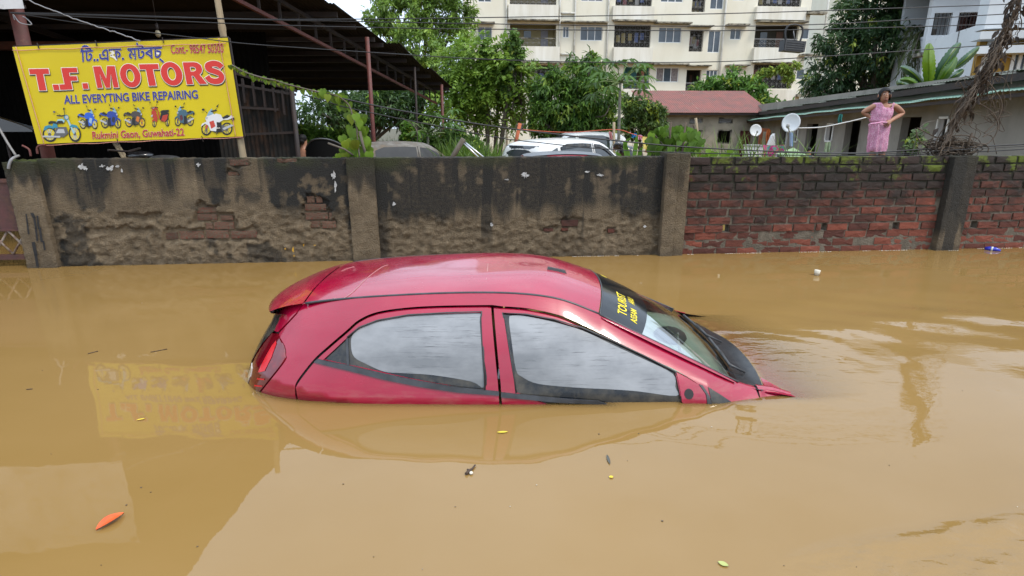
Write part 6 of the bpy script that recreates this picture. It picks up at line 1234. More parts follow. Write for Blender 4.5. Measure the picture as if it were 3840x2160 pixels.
# leafy shrub on the pillar between plaster and brick
shp = thing('creeper_shrub', 'broad-leaved green shrub with sticks behind the concrete pillar', 'shrub', on_wall(2530, 590, .35)); 
for i in range(120):
    a = rr.uniform(0, 6.28); q = rr.random() ** .5; x = 2530 + 105 * q * math.cos(a) - (25 if rr.random() < .2 else 0); y = 525 + 58 * q * math.sin(a); p = on_wall(x, y, .25 + .35 * rr.random()); put('leaf', heart_mesh([p], [(rr.uniform(-.6, .6), rr.uniform(-.3, .3), -1)], [(rr.uniform(-.6, .6), -1, rr.uniform(.1, 1))], [rr.uniform(.06, .115)], [np.array((.09, .17, .018)) * rr.uniform(.6, 1.5)]), leafm, shp)
for x, y, L in ((2460, 520, .11), (2445, 500, .09), (2490, 575, .09), (2475, 585, .10), (2650, 560, .10), (2680, 570, .10), (2720, 575, .11), (2640, 580, .10), (2760, 580, .09), (2610, 560, .1), (2700, 590, .1), (2660, 590, .11), (2740, 560, .08)): put('leaf', heart_mesh([on_wall(x, y, .3)], [(rr.uniform(-.6, .6), 0, -.8)], [(rr.uniform(-.4, .4), -1, .6)], [L], [np.array((.14, .24, .02)) * rr.uniform(.8, 1.3)]), leafm, shp)
for x0, y0, x1, y1 in ((2505, 590, 2516, 458), (2550, 590, 2572, 458)):
    mb = MB(); mb.tube([on_wall(x0, y0 + 40, .3), on_wall(x1, y1, .3)], .011, 6); mb.build('stick', drym, shp)
mb = MB(); [mb.tube(cr([on_wall(2530, 620, .35), on_wall(2530 + dx * .4, 560, .4), on_wall(2530 + dx, 500, .4)], 5), .008, 5) for dx in (-80, -40, 10, 50, 80)]; mb.build('stem', barkm, shp)
# blades of cane in front of the cars
cane = thing('cane_clump', 'clump of broad grass blades left of the concrete pillar', 'plant', on_wall(2385, 590, .4)); 
for x0, y0, x1, y1, x2, y2 in ((2355, 600, 2345, 540, 2372, 515), (2362, 600, 2350, 560, 2335, 530), (2420, 600, 2440, 570, 2470, 540), (2375, 600, 2385, 540, 2390, 505), (2455, 600, 2475, 555, 2505, 525), (2330, 600, 2320, 580, 2300, 570), (2395, 600, 2400, 570, 2412, 550)):
    c = cr([on_wall(x0, y0 + 20, .5), on_wall(x1, y1, .5), on_wall(x2, y2, .45)], 6); mb = MB(); mb.grid([[p + Vector((dx * (.022 * math.sin(math.pi * min(1, i / len(c) + .15)) + .003), 0, .004 * abs(dx))) for dx in (-1, 0, 1)] for i, p in enumerate(c)]); me = mb.mesh(); col_attr(me, [np.array((.12, .24, .03)) * rr.uniform(.8, 1.2)] * len(me.vertices)); put('blade', me, leafm, cane)
# dry vine tangle on the right-hand pillar
dv = thing('dry_vine_tangle', 'tangle of dry brown vines climbing from the brick pillar to the cables', 'vine', on_wall(3570, 590, .1)); mb = MB(); spine = cr([(*K5(x, y), 0) for x, y in ((430, 1340), (500, 1200), (600, 1020), (700, 850), (770, 740), (850, 620), (920, 470), (970, 360), (1020, 250), (1080, 80), (1120, -60))], 6); n = len(spine)
for i in range(70):
    a = int(rr.uniform(0, n * .55)) if i > 12 else 0; e = int(rr.uniform(max(a + 14, n * .35), n - 1)); ox, oy = rr.gauss(0, 15), rr.gauss(0, 11); ph = rr.uniform(0, 6); of = rr.uniform(.0, .28)
    pts = [on_wall(p.x + ox * (.5 + math.sin(q * .25 + ph)) + rr.gauss(0, 2.2), p.y + oy + rr.gauss(0, 2.2), of + .05 * math.sin(q * .4 + ph)) for q, p in enumerate(spine[a:e])]; mb.tube(pts, rr.choice((.003, .004, .005, .008)), 5)
for i in range(70):
    x, y = rr.gauss(3560, 38), rr.gauss(560, 18); w, h = rr.uniform(25, 85), rr.uniform(8, 34); ph = rr.uniform(0, 6); pts = [on_wall(x + w * math.cos(ph + q * .45), min(592, y + h * math.sin(ph + q * .45 * rr.uniform(.95, 1.05))), .0 + .3 * rr.random() * .3 + .1) for q in range(10)]; mb.tube(pts, rr.choice((.004, .005, .007)), 5)
for i in range(26):
    x, y = rr.uniform(3600, 3790), rr.uniform(150, 480); pts = cr([on_wall(x + rr.gauss(0, 20), y + rr.gauss(0, 20) + 26 * q, .1 + .1 * rr.random()) for q in range(5)], 4); mb.tube(pts, rr.choice((.003, .004)), 4)
for pts in (((3640, 370), (3720, 420), (3742, 480), (3700, 540), (3600, 555)), ((3700, 300), (3755, 380), (3740, 450), (3690, 500)), ((3440, 480), (3500, 510), (3560, 530)), ((3435, 485), (3450, 530), (3520, 570)), ((3600, 310), (3615, 340), (3625, 390))): mb.tube(cr([on_wall(x, y, .12) for x, y in pts], 8), .006, 5)
tag(mb.build('vine_stems', drym, dv), kind='stuff')
B, D, LL = [], [], []
for i in range(330):
    q = spine[int(rr.uniform(.42, .99) * (n - 1))] if i < 240 else spine[int(rr.uniform(.0, .6) * (n - 1))]; B.append(on_wall(q.x + rr.gauss(0, 16), q.y + rr.gauss(0, 14), .05 + .2 * rr.random())); D.append((rr.gauss(0, .5), rr.gauss(0, .4), -1)); LL.append(rr.uniform(.04, .11))
leaf_obj('dry_leaves', [leaf_mesh(np.array([tuple(b) for b in B]), unit(np.array(D)), np.array(LL), np.array(LL) * .45, np.tile(np.array([[.038, .026, .018]]), (330, 1)) * rs.uniform(.5, 1.9, (330, 1)))], dv)['kind'] = 'stuff'
mb = MB(); mb.tube([on_wall(*K5(665, 1290), .1), on_wall(*K5(715, 1165), .1)], .012, 6); mb.build('stick', drym, dv)
# thin weeds in front of the near door
wd_ = px_blobs(7.6, (3430, 540, 32, 35, 0), (3445, 500, 18, 25, 0)); we = thing('weed', 'spindly grey-green weed beside the dry vines', 'plant', wd_[0][0]); leaf_obj('leaves', [tufts(wd_, 34, 4, .07, .045, (.05, .08, .03), (.10, .14, .05))], we); limbs(we, (wd_[0][0][0], 7.6, .1), wd_, .012, fork=.2)

# ---------------------------------------------------------------- parked cars behind the wall
cglass = mat('parked_car_glass', (.030, .036, .040), (.055, .06, .062), scale=3, rough=.06, spec=.9)
tyre = mat('tyre_rubber', (.02, .02, .02), rough=.9); chrome = mat('dull_chrome', (.5, .5, .5), rough=.3, metal=1)
def parked_car(name, label, loc, yaw, L, Wd, Hh, body, roofm=None, lamps=redlens, group='cars parked in the yard', glass=None, visor=False):
    g = glass or cglass; t = thing(name, label, 'car', loc, group, yaw)
    prof = [(-.5, .50), (-.492, .64), (-.475, .80), (-.445, .92), (-.40, .965), (-.28, .99), (-.12, 1.0), (.03, .985), (.10, .955), (.28, .665), (.33, .63), (.43, .57), (.485, .48), (.5, .36)]
    zr = lambda f: cubic_tab(prof, f) * Hh
    def hw(f): e = max(0., (abs(f) - .30) / .20); return Wd / 2 * (1 - .30 * e ** 3.2)
    zb = .615 * Hh
    def sy(f, z):
        w = hw(f)
        return w - max(0., z - zb) / (Hh - zb) * .19 - .08 * max(0., .35 * Hh - z)
    mb = MB(); P = []; fs_ = [-.5, -.496, -.49, -.48, -.465, -.445, -.42] + list(np.linspace(-.39, .42, 34)) + [.45, .47, .485, .495, .5]
    for f in fs_:
        zt = zr(f); row = []; h = []
        for q in np.linspace(0, 1, 9): z = .16 * Hh + (max(zt - .05 * Hh, .2 * Hh) - .16 * Hh) * q; h.append((sy(f, z), z))
        yt = h[-1][0]
        for q in np.linspace(.15, 1, 7): h.append((yt * (1 - q ** 1.15), zt - .05 * Hh * (1 - q) ** 2.2))
        row = [Vector((f * L, -y, z)) for y, z in h] + [Vector((f * L, y, z)) for y, z in h[::-1][1:]]; P.append(row)
    mb.grid([r[::-1] for r in P]); mb.build('body', body, t, True)
    S = lambda s, o=.006: (lambda x, z: Vector((x, s * (sy(x / L, z) + o), z)))
    w1 = [(x * L, z * Hh) for x, z in ((.005, .645), (.005, .915), (.06, .905), (.12, .845), (.225, .655))]; w2 = [(x * L, z * Hh) for x, z in ((-.30, .645), (-.30, .88), (-.24, .925), (-.10, .93), (-.02, .92), (-.02, .645))]; w3 = [(x * L, z * Hh) for x, z in ((-.41, .70), (-.39, .82), (-.325, .88), (-.325, .655))]
    for s in (-1, 1):
        for w, nm in ((w1, 'front_window'), (w2, 'rear_window'), (w3, 'quarter_window')): sheet(w, S(s), step=.12, flip=s > 0).build(nm, g, t, True)
        if visor:
            for w in (((-.03, .915), (-.12, .93), (-.24, .925), (-.30, .885), (-.30, .85), (-.12, .885), (-.03, .875)), ((.0, .915), (.06, .90), (.12, .845), (.20, .70), (.18, .70), (.10, .82), (.05, .865), (.0, .875))): sheet([(x * L, z * Hh) for x, z in w], S(s, .03), step=.12, flip=s > 0).build('rain_visor', tint, t, True)
        sheet([(x * L, z * Hh) for x, z in ((-.488, .50), (-.45, .50), (-.445, .66), (-.47, .72))], S(s, .012), step=.1, flip=s > 0).build('tail_lamp', lamps, t, True)
        for f in (-.31, .30): m2 = MB(); m2.tube([(f * L, s * (Wd / 2 - .16), .27), (f * L, s * (Wd / 2 - .005), .27)], .27, 16); m2.build('wheel', tyre, t, True)
        m2 = MB(); m2.ell((.16 * L, s * (Wd / 2 + .06), .66 * Hh), (.05, .09, .055), 10, 6); m2.build('door_mirror', body, t, True)
        m2 = MB(); m2.tube([S(s, .010)(x * L, z * Hh) for x, z in ((-.01, .93), (-.005, .64), (-.005, .25))], .006, 5); m2.build('door_gap', gapm, t, True)
    inv = lambda z: lerp_tab([(b, a) for a, b in sorted(prof[:6], key=lambda q: q[1])], z / Hh) * L
    mb = MB(); mb.grid([[Vector((inv(z) - .010 + .05 * (abs(q) ** 3), q * (hw(-.46) - .12 - .10 * (z / Hh - .64)), z)) for q in np.linspace(-1, 1, 10)] for z in np.linspace(.645 * Hh, .90 * Hh, 6)]); mb.build('rear_glass', g, t, True)
    mb = MB(); mb.grid([[Vector((f * L + .010, q * (sy(f, zr(f)) - .06), zr(f) + .012 - .035 * abs(q) ** 3)) for q in np.linspace(-1, 1, 10)] for f in np.linspace(.11, .275, 8)]); mb.build('windscreen', g, t, True)
    if roofm:
        mb = MB(); mb.grid([[Vector((f * L, q * (sy(f, zr(f)) - .07), zr(f) + .012 - .035 * abs(q) ** 3)) for q in np.linspace(1, -1, 10)] for f in np.linspace(-.42, .09, 16)]); mb.build('roof_cover', roofm, t, True)
    return t
whitep = mat('white_car_paint', (.66, .66, .64), (.58, .57, .54), scale=2, rough=.3, coat=.5, dirt=(.42, .38, .30), dscale=2, damt=(.58, .8)); redp = mat('wine_red_car_paint', (.26, .02, .035), rough=.35, coat=.4); greyroof = mat('grey_roof_skin', (.14, .15, .165), (.10, .105, .115), scale=3, rough=.5)
p = atY(1940, 560, 12.6); fw = Vector((math.cos(R(40)), math.sin(R(40)), 0)); parked_car('parked_car', 'white hatchback with dark rear glass and rain visors nearest the wall', Vector((p.x, p.y, -.42)) + fw * 1.72, R(40), 3.55, 1.58, 1.55, whitep, visor=True)
p = atY(2352, 540, 19); parked_car('parked_car', 'white hatchback side-on behind the other white car under the mango tree', (p.x - 1.75, 19.3, -.30), R(183), 3.6, 1.6, 1.53, whitep)
p = atY(2105, 575, 10.6); parked_car('parked_car', 'wine red car with grey roof just showing over the wall', (p.x + .42, 10.6, -.50), R(4), 2.7, 1.4, 1.43, redp, greyroof)
wreckp = mat('rusted_grey_car_body', (.20, .185, .16), (.08, .07, .06), scale=4, rough=.8, dirt=(.20, .15, .10), dscale=4)
p = atY(1560, 560, 13); parked_car('wrecked_car', 'wrecked grey car shell behind the wall between the shed posts', (p.x - .2, 13.4, -.44), R(28), 3.3, 1.55, 1.50, wreckp, None, wreckp, None, mat('dusty_wreck_glass', (.03, .03, .028), (.015, .015, .015), scale=3, rough=.3))
# black domed panel, grey bonnet at the far left
p = atY(1195, 580, 8.2); dm = thing('black_domed_panel', 'large black domed panel standing behind the wall below the shed', 'panel', (p.x, 8.2, -.4)); blk = mat('matt_black', (.004, .004, .004), rough=.9, spec=.1)
a0_, a1_, zt = atY(1098, 585, 8.2).x, atY(1300, 585, 8.2).x, atY(1190, 521, 8.2).z; mb = MB(); mb.grid([[Vector((a0_ + (a1_ - a0_) * (.5 + .5 * u * (.82 + .18 * (1 - v))), 8.2 + .25 * u * u + .1 * v, -.35 + (zt + .35) * v - .16 * abs(u) ** 2.4 * v)) for u in np.linspace(-1, 1, 20)] for v in np.linspace(0, 1, 10)]); mb.build('panel_skin', blk, dm); mb = MB(); mb.tube([Vector((a0_ + (a1_ - a0_) * (.5 + .5 * u * .82), 8.2 + .25 * u * u + .1, zt - .16 * abs(u) ** 2.4)) for u in np.linspace(-1, 1, 20)], .012, 6); mb.build('rim', rubber, dm)
gb = thing('grey_bonnet', 'grey curved car bonnet edge in the dark shed at the left', 'car part', atY(40, 560, 7.4)); gpm = mat('dull_grey_paint', (.10, .105, .11), rough=.4); mb = MB(); q0, q1 = atY(-160, 470, 7.4), atY(*K1(290, 1155), 7.4)
mb.grid([[Vector((q0.x + (q1.x - q0.x) * u, 7.4 + .5 * v, q1.z + (.30 * (1 - u) ** .8 + .02) * (1 - v) * (1 if True else 0) + .02 * math.sin(u * 3))) for u in np.linspace(0, 1, 16)] for v in np.linspace(0, 1, 6)]); mb.grid([[Vector((q0.x + (q1.x - q0.x) * u, 7.39, q1.z + (.30 * (1 - u) ** .8 + .02) * w)) for u in np.linspace(0, 1, 16)] for w in (0, 1)]); mb.build('bonnet_skin', gpm, gb); mb = MB(); mb.tube([(q0.x + .4, 7.6, q1.z), (q0.x + .5, 7.5, -.4)], .015, 6); mb.build('prop', darksteel, gb)
# scooter
p = atY(2345, 560, 9.2); sco = thing('scooter', 'black scooter with round mirror parked beside the white cars', 'scooter', (p.x, 9.2, -.1)); sb = mat('black_scooter_plastic', (.012, .012, .013), rough=.25, coat=.5); gz = -.1
def lp2(x, y): q = atY(x, y, 9.2); return Vector((q.x, 9.2, q.z))
mb = MB(); mb.ell(lp2(2318, 546), (.085, .10, .06), 14, 10, Matrix.Rotation(R(-25), 3, 'Y')); mb.build('headlamp_cowl', sb, sco); mb = MB(); mb.ell(lp2(2350, 572), (.13, .11, .11), 14, 10, Matrix.Rotation(R(35), 3, 'Y')); mb.ell(lp2(2362, 600), (.10, .14, .22), 12, 8); mb.build('front_apron', sb, sco)
mb = MB(); mb.tube([lp2(2316, 560) + Vector((0, .25, 0)), lp2(2322, 552), lp2(2330, 560) - Vector((0, .25, 0))], .014, 6); mb.build('handlebar', darksteel, sco); mb = MB(); mb.ell(lp2(2308, 540) - Vector((0, .2, 0)), (.055, .02, .035), 12, 8); mb.tube([lp2(2318, 556) - Vector((0, .2, 0)), lp2(2308, 542) - Vector((0, .2, 0))], .006, 5); mb.build('mirror', sb, sco)
mb = MB(); b0 = lp2(2420, 610); mb.ell((b0.x, 9.2, .45), (.42, .15, .13), 14, 8); mb.build('seat', sb, sco)
for dx in (-.25, .75): mb = MB(); c_ = Vector((p.x + dx, 9.2, gz + .22)); mb.tube([c_ + Vector((0, -.05, 0)), c_ + Vector((0, .05, 0))], .22, 16); mb.build('wheel', tyre, sco)
mb = MB(); mb.ell(lp2(2388, 546), (.02, .02, .012), 8, 6); mb.build('indicator', redlens, sco)

# ---------------------------------------------------------------- cables
cab = mat('black_cable', (.012, .012, .013), rough=.5); cabg = mat('grey_cable', (.22, .22, .23), rough=.5)
def cable(label, pts, r=.0048, off=.2, m=cab, grp='overhead cables', wob=0.):
    c = cr([(x, y, 0) for x, y in pts], 10); P = [on_wall(q.x, q.y + wob * fbm((q.x * .05, 0, len(pts)), 3), off) for q in c]; mb = MB(); mb.tube(P, r, 5); o = mb.build('overhead_cable', m); tag(o, label, 'cable', grp)
cable('topmost black cable crossing above the wall in front of the apartments', ((40, 47), (400, 56), (960, 72), (1400, 71), (1800, 66), (2660, 52), (3260, 34), (3900, 12)))
cable('second black cable from the top crossing above the wall', ((40, 49), (500, 62), (960, 74), (1400, 82), (1800, 89), (2300, 96), (2660, 98), (3080, 91), (3900, 45)), wob=1)
cable('third black cable from the top crossing above the wall', ((60, 52), (500, 72), (960, 92), (1400, 103), (1800, 109), (2660, 115), (3180, 107), (3900, 86)), off=.26)
cable('single black cable passing over the middle of the banana leaves', ((98, 56), (420, 104), (744, 143), (960, 167), (1400, 197), (1800, 221), (2213, 233), (2660, 232), (3080, 212), (3900, 156)), off=.22)
cable('lower black cable sagging from the vine to the wall top at right', ((880, 262), (1315, 376), (1800, 466), (2299, 526), (2660, 556), (3177, 574), (3490, 558), (3900, 538)), .0075, .12)
cable('thin twisted cable sagging just under the lower black cable', ((1139, 355), (1353, 415), (1800, 503), (1957, 528), (2299, 560), (2660, 575), (3322, 583), (3900, 556)), .0055, .14, wob=3)
cable('thin cable just above the bricks in front of the woman', ((2900, 572), (3322, 576), (3560, 563), (3900, 545)), .004, .05)
cable('thin grey double wire slanting down across the dark shed', ((80, -10), (200, 40), (342, 92), (430, 120), (526, 154)), .006, .2, cabg, wob=5)
cable('pale looped wire round the red post top', ((55, 75), (50, 55), (75, 85), (118, 92), (100, 70), (85, 62)), .005, .22, cabg)
mb = MB(); mb.tube(cr([atY(*K4(x, y), 12.6) for x, y in ((815, 998), (1000, 990), (1200, 950), (1345, 915))], 8), .012, 5); tag(mb.build('washing_line', mat('white_rope', (.6, .6, .58), rough=.8)), 'pale rope running from the big dish to the awning', 'rope')
# black case hanging from the cables
hk = thing('hanging_case', 'flat black plastic case hung from the cables by a loop', 'case', on_wall(*K4(770, 415), .2)); cs = [on_wall(*K4(x, y), .2) for x, y in ((695, 312), (860, 328), (845, 412), (682, 398))]; nrm = WN * .05
mb = MB(); mb.add([v - nrm for v in cs] + [v + nrm for v in cs], [(0, 3, 2, 1), (4, 5, 6, 7), (0, 1, 5, 4), (1, 2, 6, 5), (2, 3, 7, 6), (3, 0, 4, 7)]); mb.build('case_body', mat('black_plastic_case', (.022, .022, .024), rough=.4), hk)
for k in range(4): mb = MB(); a, b = cs[0].lerp(cs[3], .2 + .2 * k) - nrm * 1.08, cs[1].lerp(cs[2], .2 + .2 * k) - nrm * 1.08; beam(mb, a.lerp(b, .06), a.lerp(b, .94), .008, .010); mb.build('rib', rubber, hk)
for k in range(2): mb = MB(); a, b = cs[0].lerp(cs[1], .05 + .88 * k) - nrm * 1.05, cs[3].lerp(cs[2], .05 + .88 * k) - nrm * 1.05; beam(mb, a, b, .010, .014); mb.build('edge_strip', rubber, hk)
mb = MB(); mb.tube(cr([on_wall(*K4(x, y), .2) for x, y in ((718, 312), (716, 250), (740, 203), (790, 192), (840, 205), (852, 250), (832, 322))], 6), .010, 6); mb.build('loop', cab, hk)
mb = MB(); mb.tube([on_wall(*K4(790, 312), .2), on_wall(*K4(780, 240), .2)], .004, 5); mb.build('tie', cabg, hk)

# ---------------------------------------------------------------- dishes, washing, poles and clutter
dishm = mat('white_dish', (.66, .66, .65), (.58, .58, .57), scale=4, rough=.4)
def dish(label, Y, x, y, rad, face, pole_to):
    c = atY(x, y, Y); t = thing('satellite_dish', label, 'dish', (c.x, Y, -.3), 'satellite dishes'); f = Vector(face).normalized(); q = f.to_track_quat('Z', 'Y').to_matrix(); mb = MB()
    mb.grid([[c + q @ Vector((rad * r_ * math.cos(a), rad * 1.08 * r_ * math.sin(a), -.22 * rad * (1 - r_ * r_) + dz)) for a in np.linspace(0, 2 * math.pi, 25)[:-1]] for r_, dz in ((0.02, 0), (.3, 0), (.6, 0), (.85, 0), (1, 0), (1, -.02), (.6, -.02), (.02, -.02))], True, True); mb.build('reflector', dishm, t)
    mb = MB(); e = c + f * rad * .95 + q @ Vector((0, -.5 * rad, 0)); mb.tube([c + q @ Vector((0, -rad, 0)), e], .014, 6); mb.ell(e, (.04, .04, .05), 8, 6); mb.build('feed_arm', grim, t); mb = MB(); mb.tube([(c.x, Y + .1, -.3), (c.x, Y + .1, c.z - .1), c - f * .1], .022, 6); mb.build('mast', grim, t)
dish('large white satellite dish tilted to the left on a mast', 12.5, *K4(760, 957), .185, (-.65, -.75, .15), 0)
dish('small white satellite dish in front of the maroon door', 22, *K4(487, 1015), .21, (-.15, -1, .25), 0)
dish('grey satellite dish half hidden behind the leafy shrub', 24.5, *K3(1828, 1085), .20, (.4, -1, .2), 0)
def cloth(label, Y, box, colr, K, sub=None, cat='cloth', m=None):
    (x0, y0), (x1, y1) = K(*box[:2]), K(*box[2:]); mb = MB(); ph = x0; mb.grid([[atY(x0 + (x1 - x0) * u + 2 * math.sin(v * 5 + ph), y0 + (y1 - y0) * v + 2 * math.sin(u * 6 + ph), Y + .04 * math.sin(u * 12 + ph) * (.3 + v)) for u in np.linspace(0, 1, 12)] for v in np.linspace(1, 0, 8)]); o = mb.build('hanging_cloth', m or mat('cloth_%d' % len(MATS), colr, tuple(c * .8 for c in colr), scale=12, rough=.9)); tag(o, label, cat, 'washing on the lines'); return o
cloth('yellow cloth hanging over the line beside the red one', 15, (1660, 1203, 1757, 1310), (.62, .50, .14), K3); cloth('red cloth hanging next to the yellow cloth', 15, (1754, 1208, 1803, 1272), (.50, .015, .025), K3); cloth('orange cloth showing under the yellow cloth', 15.2, (1680, 1300, 1790, 1335), (.55, .20, .10), K3)
cloth('bright blue garment on the line by the bushes', 15.1, (1562, 1170, 1606, 1206), (.02, .20, .45), K3); cloth('pink garment next to the blue one on the line', 15.1, (1612, 1184, 1655, 1226), (.55, .25, .35), K3); cloth('striped pink cloth on the line behind the white car', 15.4, (1366, 1153, 1396, 1225), (.50, .22, .22), K3)
cloth('magenta flowered sheet spread by the white box', 13.2, (548, 1132, 705, 1214), (.50, .02, .20), K4, m=mat('flowered_sheet', (.50, .02, .20), (.10, .30, .28), scale=9, rough=.9, contrast=(.5, .56), dirt=(.60, .38, .05), dscale=14, damt=(.58, .62))); cloth('dark green rag under the awning', 14.6, (1128, 890, 1160, 955), (.02, .16, .14), K4); cloth('orange cloth by the open door leaf', 22.2, (568, 1010, 602, 1130), (.50, .13, .03), K4); cloth('pale green towel on the window below the awning', 15.6, (1022, 1108, 1070, 1190), (.34, .42, .26), K4); cloth('pinkish cloth hanging in the beige house window', 25.6, (2070, 1145, 2135, 1225), (.45, .16, .14), K3)
mb = MB(); mb.tube(cr([atY(*K3(x, y), 15.05) for x, y in ((600, 1135), (1000, 1160), (1410, 1135), (1560, 1170), (1660, 1200), (1810, 1208))], 8), .010, 5); tag(mb.build('washing_line', mat('orange_rope', (.50, .10, .05), rough=.8)), 'orange washing line strung behind the white cars', 'rope')
for lab, x0, y0, x1, y1, Y, r, m in (('bamboo pole holding the orange washing line', 1408, 1070, 1408, 1300, 15.05, .035, bamboo), ('bamboo pole leaning at the beige house window', 2125, 1035, 2150, 1260, 24, .055, bamboo), ('second thin stick leaning at the beige house window', 2102, 1090, 2130, 1200, 24.3, .03, drym), ('grey post stub right of the long grass', 2090, 1215, 1985, 1390, 9, .04, barkm), ('upper shiny steel pipe leaning against the post stub', 2090, 1240, 2260, 1375, 9, .016, chrome), ('lower shiny steel pipe leaning against the post stub', 2085, 1250, 2215, 1375, 9.2, .016, chrome), ('orange marker post left of the mango tree', 585, 1080, 548, 1250, 19, .06, mat('orange_post', (.45, .12, .05), rough=.8))):
    K = K2 if 'stub' in lab else K3; k = (lambda x, y: K3(x - 2010 + 10, y)) if 'stub' in lab else K3
    a, b = atY(*k(x0, y0), Y), atY(*k(x1, y1), Y); b = a + (b - a) * 1.5; mb = MB(); mb.tube([a, a.lerp(b, .5), b], r, 7); tag(mb.build('leaning_pole', m), lab, 'pole', 'poles and sticks in the yard')
bxw = thing('white_box', 'white box standing left of the magenta sheet', 'box', atY(*K4(490, 1215), 13.4)); a, b = atY(*K4(450, 1140), 13.4), atY(*K4(533, 1240), 13.4); mb = MB(); mb.box((a.x, 13.4, b.z), (b.x, 13.8, a.z)); mb.build('carton', dishm, bxw); mb = MB(); mb.box((a.x - .02, 13.38, a.z + .002), (b.x + .02, 13.82, a.z + .03)); mb.build('lid', grim, bxw)
gt = thing('green_board', 'tilted pale green board on trestles below the dish', 'board', atY(*K4(760, 1215), 11.5)); q = [atY(*K4(x, y), Y) for x, y, Y in ((650, 1195, 11), (780, 1150, 12), (880, 1205, 11.6), (760, 1240, 10.6))]; mb = MB(); mb.add(q + [v - Vector((0, 0, .03)) for v in q], [(3, 2, 1, 0), (4, 5, 6, 7), (0, 1, 5, 4), (1, 2, 6, 5), (2, 3, 7, 6), (3, 0, 4, 7)]); mb.build('board_top', mat('pale_green_board', (.22, .32, .14), (.14, .22, .08), scale=6, rough=.5), gt)
for v in q: mb = MB(); mb.tube([v, (v.x, v.y, -.4)], .02, 6); mb.build('leg', grim, gt)
fp = thing('folded_sheet', 'blue and white striped sheet hanging under the big dish', 'cloth', atY(*K4(765, 1150), 13)); mb = MB(); mb.grid([[atY(*K4(750 + 28 * u, 1030 + 110 * v), 13 + .02 * math.sin(u * 9)) for u in np.linspace(0, 1, 8)] for v in (1, .5, 0)]); mb.build('sheet', mat('striped_blue_sheet', (.50, .56, .62), (.10, .22, .45), scale=30, stretch=(1, 1, .05), rough=.8), fp)
wt = thing('white_tarp', 'white pointed tarp leaning by the open door leaf', 'tarp', atY(*K4(620, 1130), 20)); mb = MB(); q = [atY(*K4(x, y), 20) for x, y in ((588, 1132), (640, 1132), (636, 1040), (618, 1060))]; mb.add([v for v in q] + [v + Vector((.05, .3, 0)) for v in q], [(3, 2, 1, 0)[::-1], (4, 5, 6, 7), (0, 1, 5, 4), (1, 2, 6, 5), (2, 3, 7, 6), (3, 0, 4, 7)]); mb.build('tarp_sheet', dishm, wt)
blb = thing('light_bulb', 'unlit bulb hanging under the shed roof above the banner', 'bulb', atY(590, 120, 8)); mb = MB(); c_ = atY(*K1(1385, 295), 8); mb.ell(c_, (.035, .035, .045), 10, 8); mb.build('glass_bulb', mat('frosted_bulb', (.35, .30, .20), rough=.3), blb); mb = MB(); mb.tube([c_ + Vector((0, 0, .04)), c_ + Vector((0, 0, .12))], .018, 8); mb.tube([c_ + Vector((0, 0, .12)), (c_.x, 8, rz_(8) - .1)], .005, 5); mb.build('holder', darksteel, blb)
for lab, pts in (('pair of bent rods sticking up behind the mossy end pillar', ((330, 1350), (325, 1300), (350, 1275), (400, 1268))), ('short bent rod left of the red post', ((270, 1370), (255, 1310), (195, 1275))), ('long thin rod leaning at the far left', ((140, 1365), (60, 1240), (-20, 1100)))):
    mb = MB(); mb.tube(cr([on_wall(*K1(x, y), .2) for x, y in pts], 5), .010, 6); tag(mb.build('bent_rod', rustm if 'bent' in lab else grim), lab, 'rod', 'rods behind the wall')
mb = MB(); mb.tube(cr([on_wall(*K1(x, y), o) for x, y, o in ((75, 1480, -.07), (85, 1430, -.07), (110, 1390, -.05), (165, 1365, .05))], 6), .013, 6); tag(mb.build('grey_strap', cabg), 'grey plastic pipe bent over the end pillar', 'pipe')
for lab, a_, b_ in (('left bamboo cane leaning in the shed below the banner', (1000, 1255), (1085, 1390)), ('right bamboo cane leaning in the shed below the banner', (1025, 1255), (1110, 1390))): mb = MB(); mb.tube([atY(*K1(*a_), 8.3), atY(*K1(*b_), 8)], .022, 7); tag(mb.build('bamboo_cane', bamboo), lab, 'cane', 'bamboo canes in the shed')
bike = thing('motorcycle', 'dark motorcycle tank and seat showing over the wall under the banner', 'motorcycle', (atY(*K1(1230, 1370), 7.2).x, 7.2, -.3)); mb = MB(); c_ = atY(*K1(1230, 1365), 7.2); mb.ell(c_, (.17, .12, .06), 14, 8); mb.build('tank', sb, bike); mb = MB(); mb.ell(c_ + Vector((.30, 0, -.04)), (.2, .12, .05), 12, 8); mb.build('seat', rubber, bike); mb = MB(); mb.tube([c_ + Vector((-.18, -.3, .08)), c_ + Vector((-.15, 0, .05)), c_ + Vector((-.18, .3, .08))], .013, 6); mb.build('handlebar', darksteel, bike)
for dx in (-.45, .75): mb = MB(); w0 = Vector((c_.x + dx, 7.2, .0)); mb.tube([w0 - Vector((0, .05, 0)), w0 + Vector((0, .05, 0))], .28, 18); mb.build('wheel', tyre, bike)

